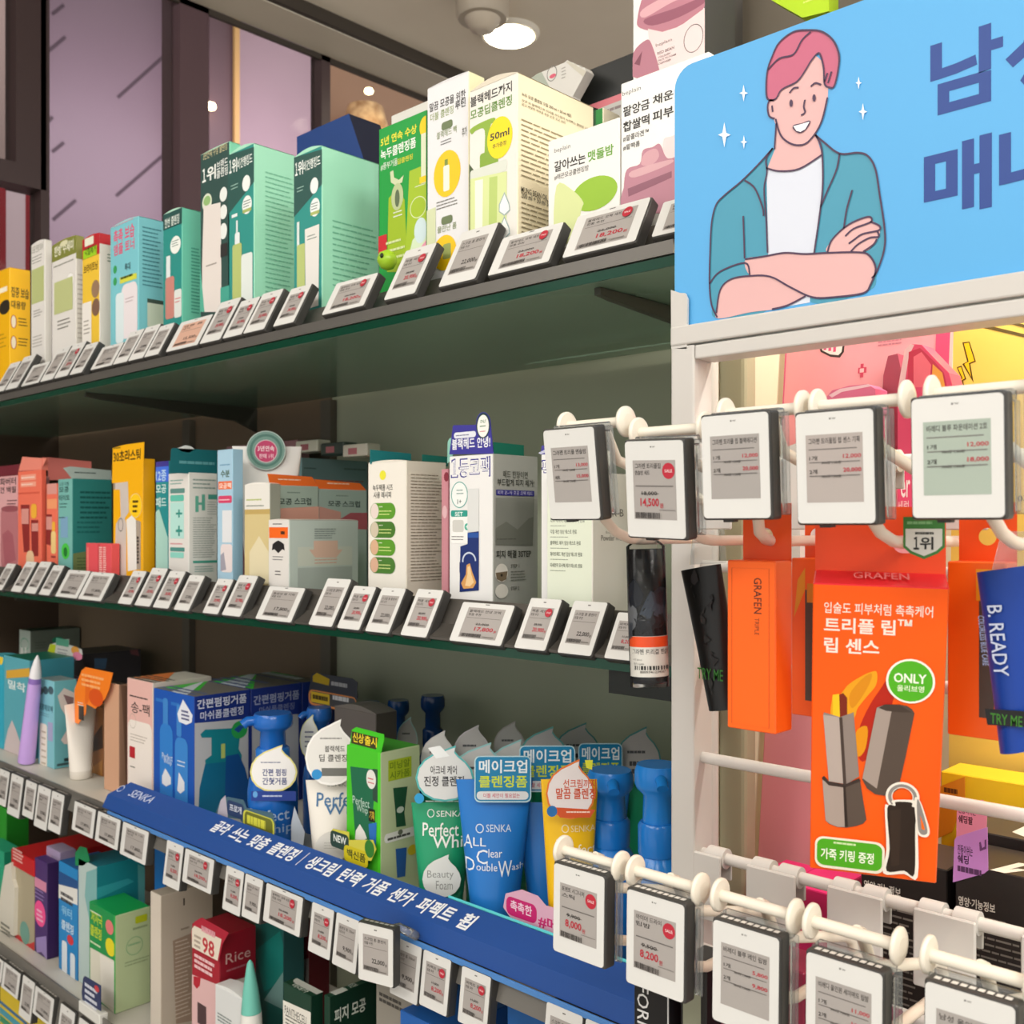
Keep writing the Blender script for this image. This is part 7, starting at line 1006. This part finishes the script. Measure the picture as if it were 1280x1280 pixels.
board('poster_board', 'yellow poster board with lightning drawings at the right edge', 1192, 1460, 370, .80, .785, SB+.001, 'e3c65e', [('p', 'F', [(1203, 428), (1212, 427), (1220, 452), (1213, 455), (1217, 478), (1203, 455), (1209, 452)], '4a3a10'), ('p', 'F', [(1205, 429.5), (1211, 428.5), (1218, 451), (1211, 454), (1214, 471), (1205.5, 455), (1211, 452)], 'f2c41a'), ('p', 'F', [(1196, 459), (1202, 457), (1208, 474), (1204, 476), (1207, 490), (1198, 476), (1202, 473)], '4a3a10'), ('p', 'F', [(1197.5, 460), (1201.5, 459), (1206, 473), (1202, 475.5), (1205, 485), (1199.5, 475.5), (1203.5, 473)], 'f2c41a'), ('p', 'F', [(1222, 408), (1232, 406), (1290, 420), (1290, 424)], '5a4a1c'), ('p', 'F', [(1250, 402), (1256, 400), (1290, 408), (1290, 412)], '5a4a1c'), ('t', 'F', '0개', 1272, 628, 1290, 618, '4a3a14', .02), ('l', 'F', 1248, 680, 1272, 702, 4, 'c9a84a', .3)])
# pink handled toy case on the board
e0_ = P(1120, 500, .69); m = MB()
f = Face((px(1120, .69), .69, SB), (1, 0, 0), UP, clamp=False)
m.slab(f, [f.at(*p) for p in ((1122, 640), (1122, 486), (1131, 437), (1140, 430), (1152, 431), (1170, 450), (1186, 466), (1190, 480), (1190, 660), (1122, 660))], .02, M('e0476c', .3)); m.ppoly(f, [(1122, 488), (1131, 437), (1138, 430), (1143, 431), (1136, 445), (1128, 500)], 'eab9bc'); m.ppoly(f, [(1136, 440), (1150, 435), (1168, 452), (1180, 466), (1184, 484), (1150, 484), (1134, 482)], 'c8304c'); m.ppoly(f, [(1142, 446), (1152, 440), (1164, 456), (1162, 484), (1142, 484)], 'ee6a7a'); m.ppoly(f, [(1166, 455), (1178, 466), (1182, 486), (1164, 486)], 'f0a040')
m.ptext(f, 'er', 1126, 622, 1138, 600, 'f3dcd8', .01); m.ptext(f, '세럼', 1122, 640, 1136, 626, 'f0c0bc', .01)
tag(m.build('toy_case', f.o+Vector((0, 0, 0))), 'pink carton with cut out handle behind the upper hook tags', 'box')
pouch('pink rounded carton top behind the upper hook discs', .70, [(1030, 640), (1030, 500), (1040, 488), (1062, 482), (1084, 480), (1094, 486), (1094, 640)], 'dd6f92', [('p', 'F', [(1036, 494), (1050, 486), (1086, 480), (1088, 483), (1052, 490), (1040, 497)], 'f2c6d0')], th=.02, z=SB, name='carton', cat='box')
pouch('white carton standing behind the third upper hook tag', .67, [(976, 700), (980, 560), (1000, 552), (1000, 700)], 'd9d6d0', (), th=.03, z=SB, name='carton', cat='box')
pouch('dark pink slab leaning on the pink poster board', .726, [(1100, 560), (1104, 470), (1110, 445), (1122, 442), (1128, 470), (1124, 560)], 'a8485c', (), th=.012, z=SB, name='card', cat='card')
# hot pink tray boxes
T = carton('tray', 'hot pink open tray behind the first lower clip plates', SB, .632, 934, 975, None, 1108, 'd51f62', 'e0246a', 'f0307a', dome=0, dp=.055, art=[('l', 'F', 936, 1110, 974, 1112, 1, 'f2c0d0')])
carton('tray', 'hot pink box next to the hot pink tray', SB, .634, 982, 1036, None, 1118, 'c81a5c', 'b8164f', 'f0307a', dome=0, dp=.052)
# black supplement cartons with white lettering
def blackbox(label, u0, u1, vt, Yq, lines, logo=True, dpv=.05):
    a = [('t', 'F', '영양·기능정보', u0+4, vt+23, u0+50, vt+11, 'c9c4ba', .014)]+[('l', 'F', u0+4, vt+27, u0+100, vt+27+lines*8, lines, '77716a', .3, .55)]
    if logo: a += [('p', 'T', [(u0+42+k*3, vt-13-k*8.5+q), (u0+78+k*3, vt-22-k*8.5+q), (u0+92+k*3, vt-20-k*8.5+q), (u0+52+k*3, vt-9-k*8.5+q)], 'e6e0d4') for k, q in ((0, 0), (.5, -3))]
    return carton('carton', label, SB, Yq, u0, u1, None, vt, '241e1c', '1a1614', '3c342f', dp=dpv, dome=0, art=a)
blackbox('black supplement carton with nutrition text, nearest the lower right corner', 1194, 1330, 1108, .625, 16)
blackbox('black supplement carton half behind the big orange carton', 1076, 1184, 1088, .63, 16, False)
carton('carton', 'black supplement carton in the second row behind the purple tag', SB, .678, 1200, 1340, None, 1062, '241e1c', '1a1614', '4a423c', dp=.06, dome=0, art=[('p', 'T', [(1265, 1040), (1300, 1024), (1320, 1026), (1280, 1046)], 'e6e0d4')])
def small_tag(label, Yq, pts, col, art):
    f = Face((px(pts[0][0], Yq), Yq, SB), (1, 0, 0), UP, clamp=False); m = MB(); m.slab(f, [f.at(*p) for p in pts], .0006, M(col, .4)); m.art({'F': f}, art); return tag(m.build('promo_card', f.o+Vector((0, 0, 0))), label, 'card')
small_tag('purple promo card standing on the black carton', .6235, [(1191, 1103), (1193, 1050), (1196, 1046), (1234, 1034), (1235, 1088), (1230, 1092)], 'c586cf', [('t', 'F', '진동이쉬는', 1197, 1040+27, 1216, 1055, '4a2a50', .012), ('t', 'F', '쉐딩', 1197, 1048+30, 1211, 1067, '3a1a40', .02), ('l', 'F', 1197, 1080, 1230, 1090, 1, '5a3460', .7), ('p', 'F', [(1226, 1052), (1228, 1060), (1231, 1058), (1231, 1050), (1233, 1049), (1233, 1061), (1225, 1064), (1224, 1053)], '6a3a72')])
small_tag('pink promo card behind the purple one', .6765, [(1195, 1070), (1196, 1014), (1206, 1004), (1228, 1000), (1234, 1006), (1232, 1062)], 'e88aa2', [('t', 'F', '진동이쉬는', 1198, 1036-20, 1220, 1008, '5a2a34', .012), ('t', 'F', '쉐딩팔', 1198, 1028, 1216, 1018, '4a1a24', .02)])
small_tag('orange promo card beside the big orange carton', .741, [(1168, 1050), (1170, 985), (1206, 971), (1206, 1000), (1190, 1040)], 'e08a1c', [('l', 'F', 1180, 982, 1202, 992, 1, '6a3a10', .6)])
carton('carton', 'yellow carton with flat top behind the promo cards', SB, .743, 1176, 1400, None, 1000, 'f2c51a', 'e0b412', 'f6d032', dp=.036, dome=0)
# things above the sign, on a taller fixture further right
xk = px(886, 1.0)
struct(boxobj('trim_5', (px(881, 1.0), 1.0, 0), (px(905, 1.0), 1.04, HC), M('45423e', .5)))
struct(boxobj('wall_right_fixture', (px(904, 1.06), 1.06, 0), (1.3, 1.09, ZC+.62), M('6b6356', .6)))
m = MB(); Yq = .92; f = Face((px(965, Yq), Yq, ZC+.40), (1, 0, 0), UP, clamp=False); m.slab(f, [f.at(*p) for p in ((962, -20), (1036, -40), (1036, 14), (1003, 22), (964, 0))], .02, M('b9e01a', .4)); m.plines(f, 1004, -4, 1030, 6, 2, 'dff07a', .4); tag(m.build('hanging_card', f.o), 'lime green promo card above the sky-blue sign', 'card')
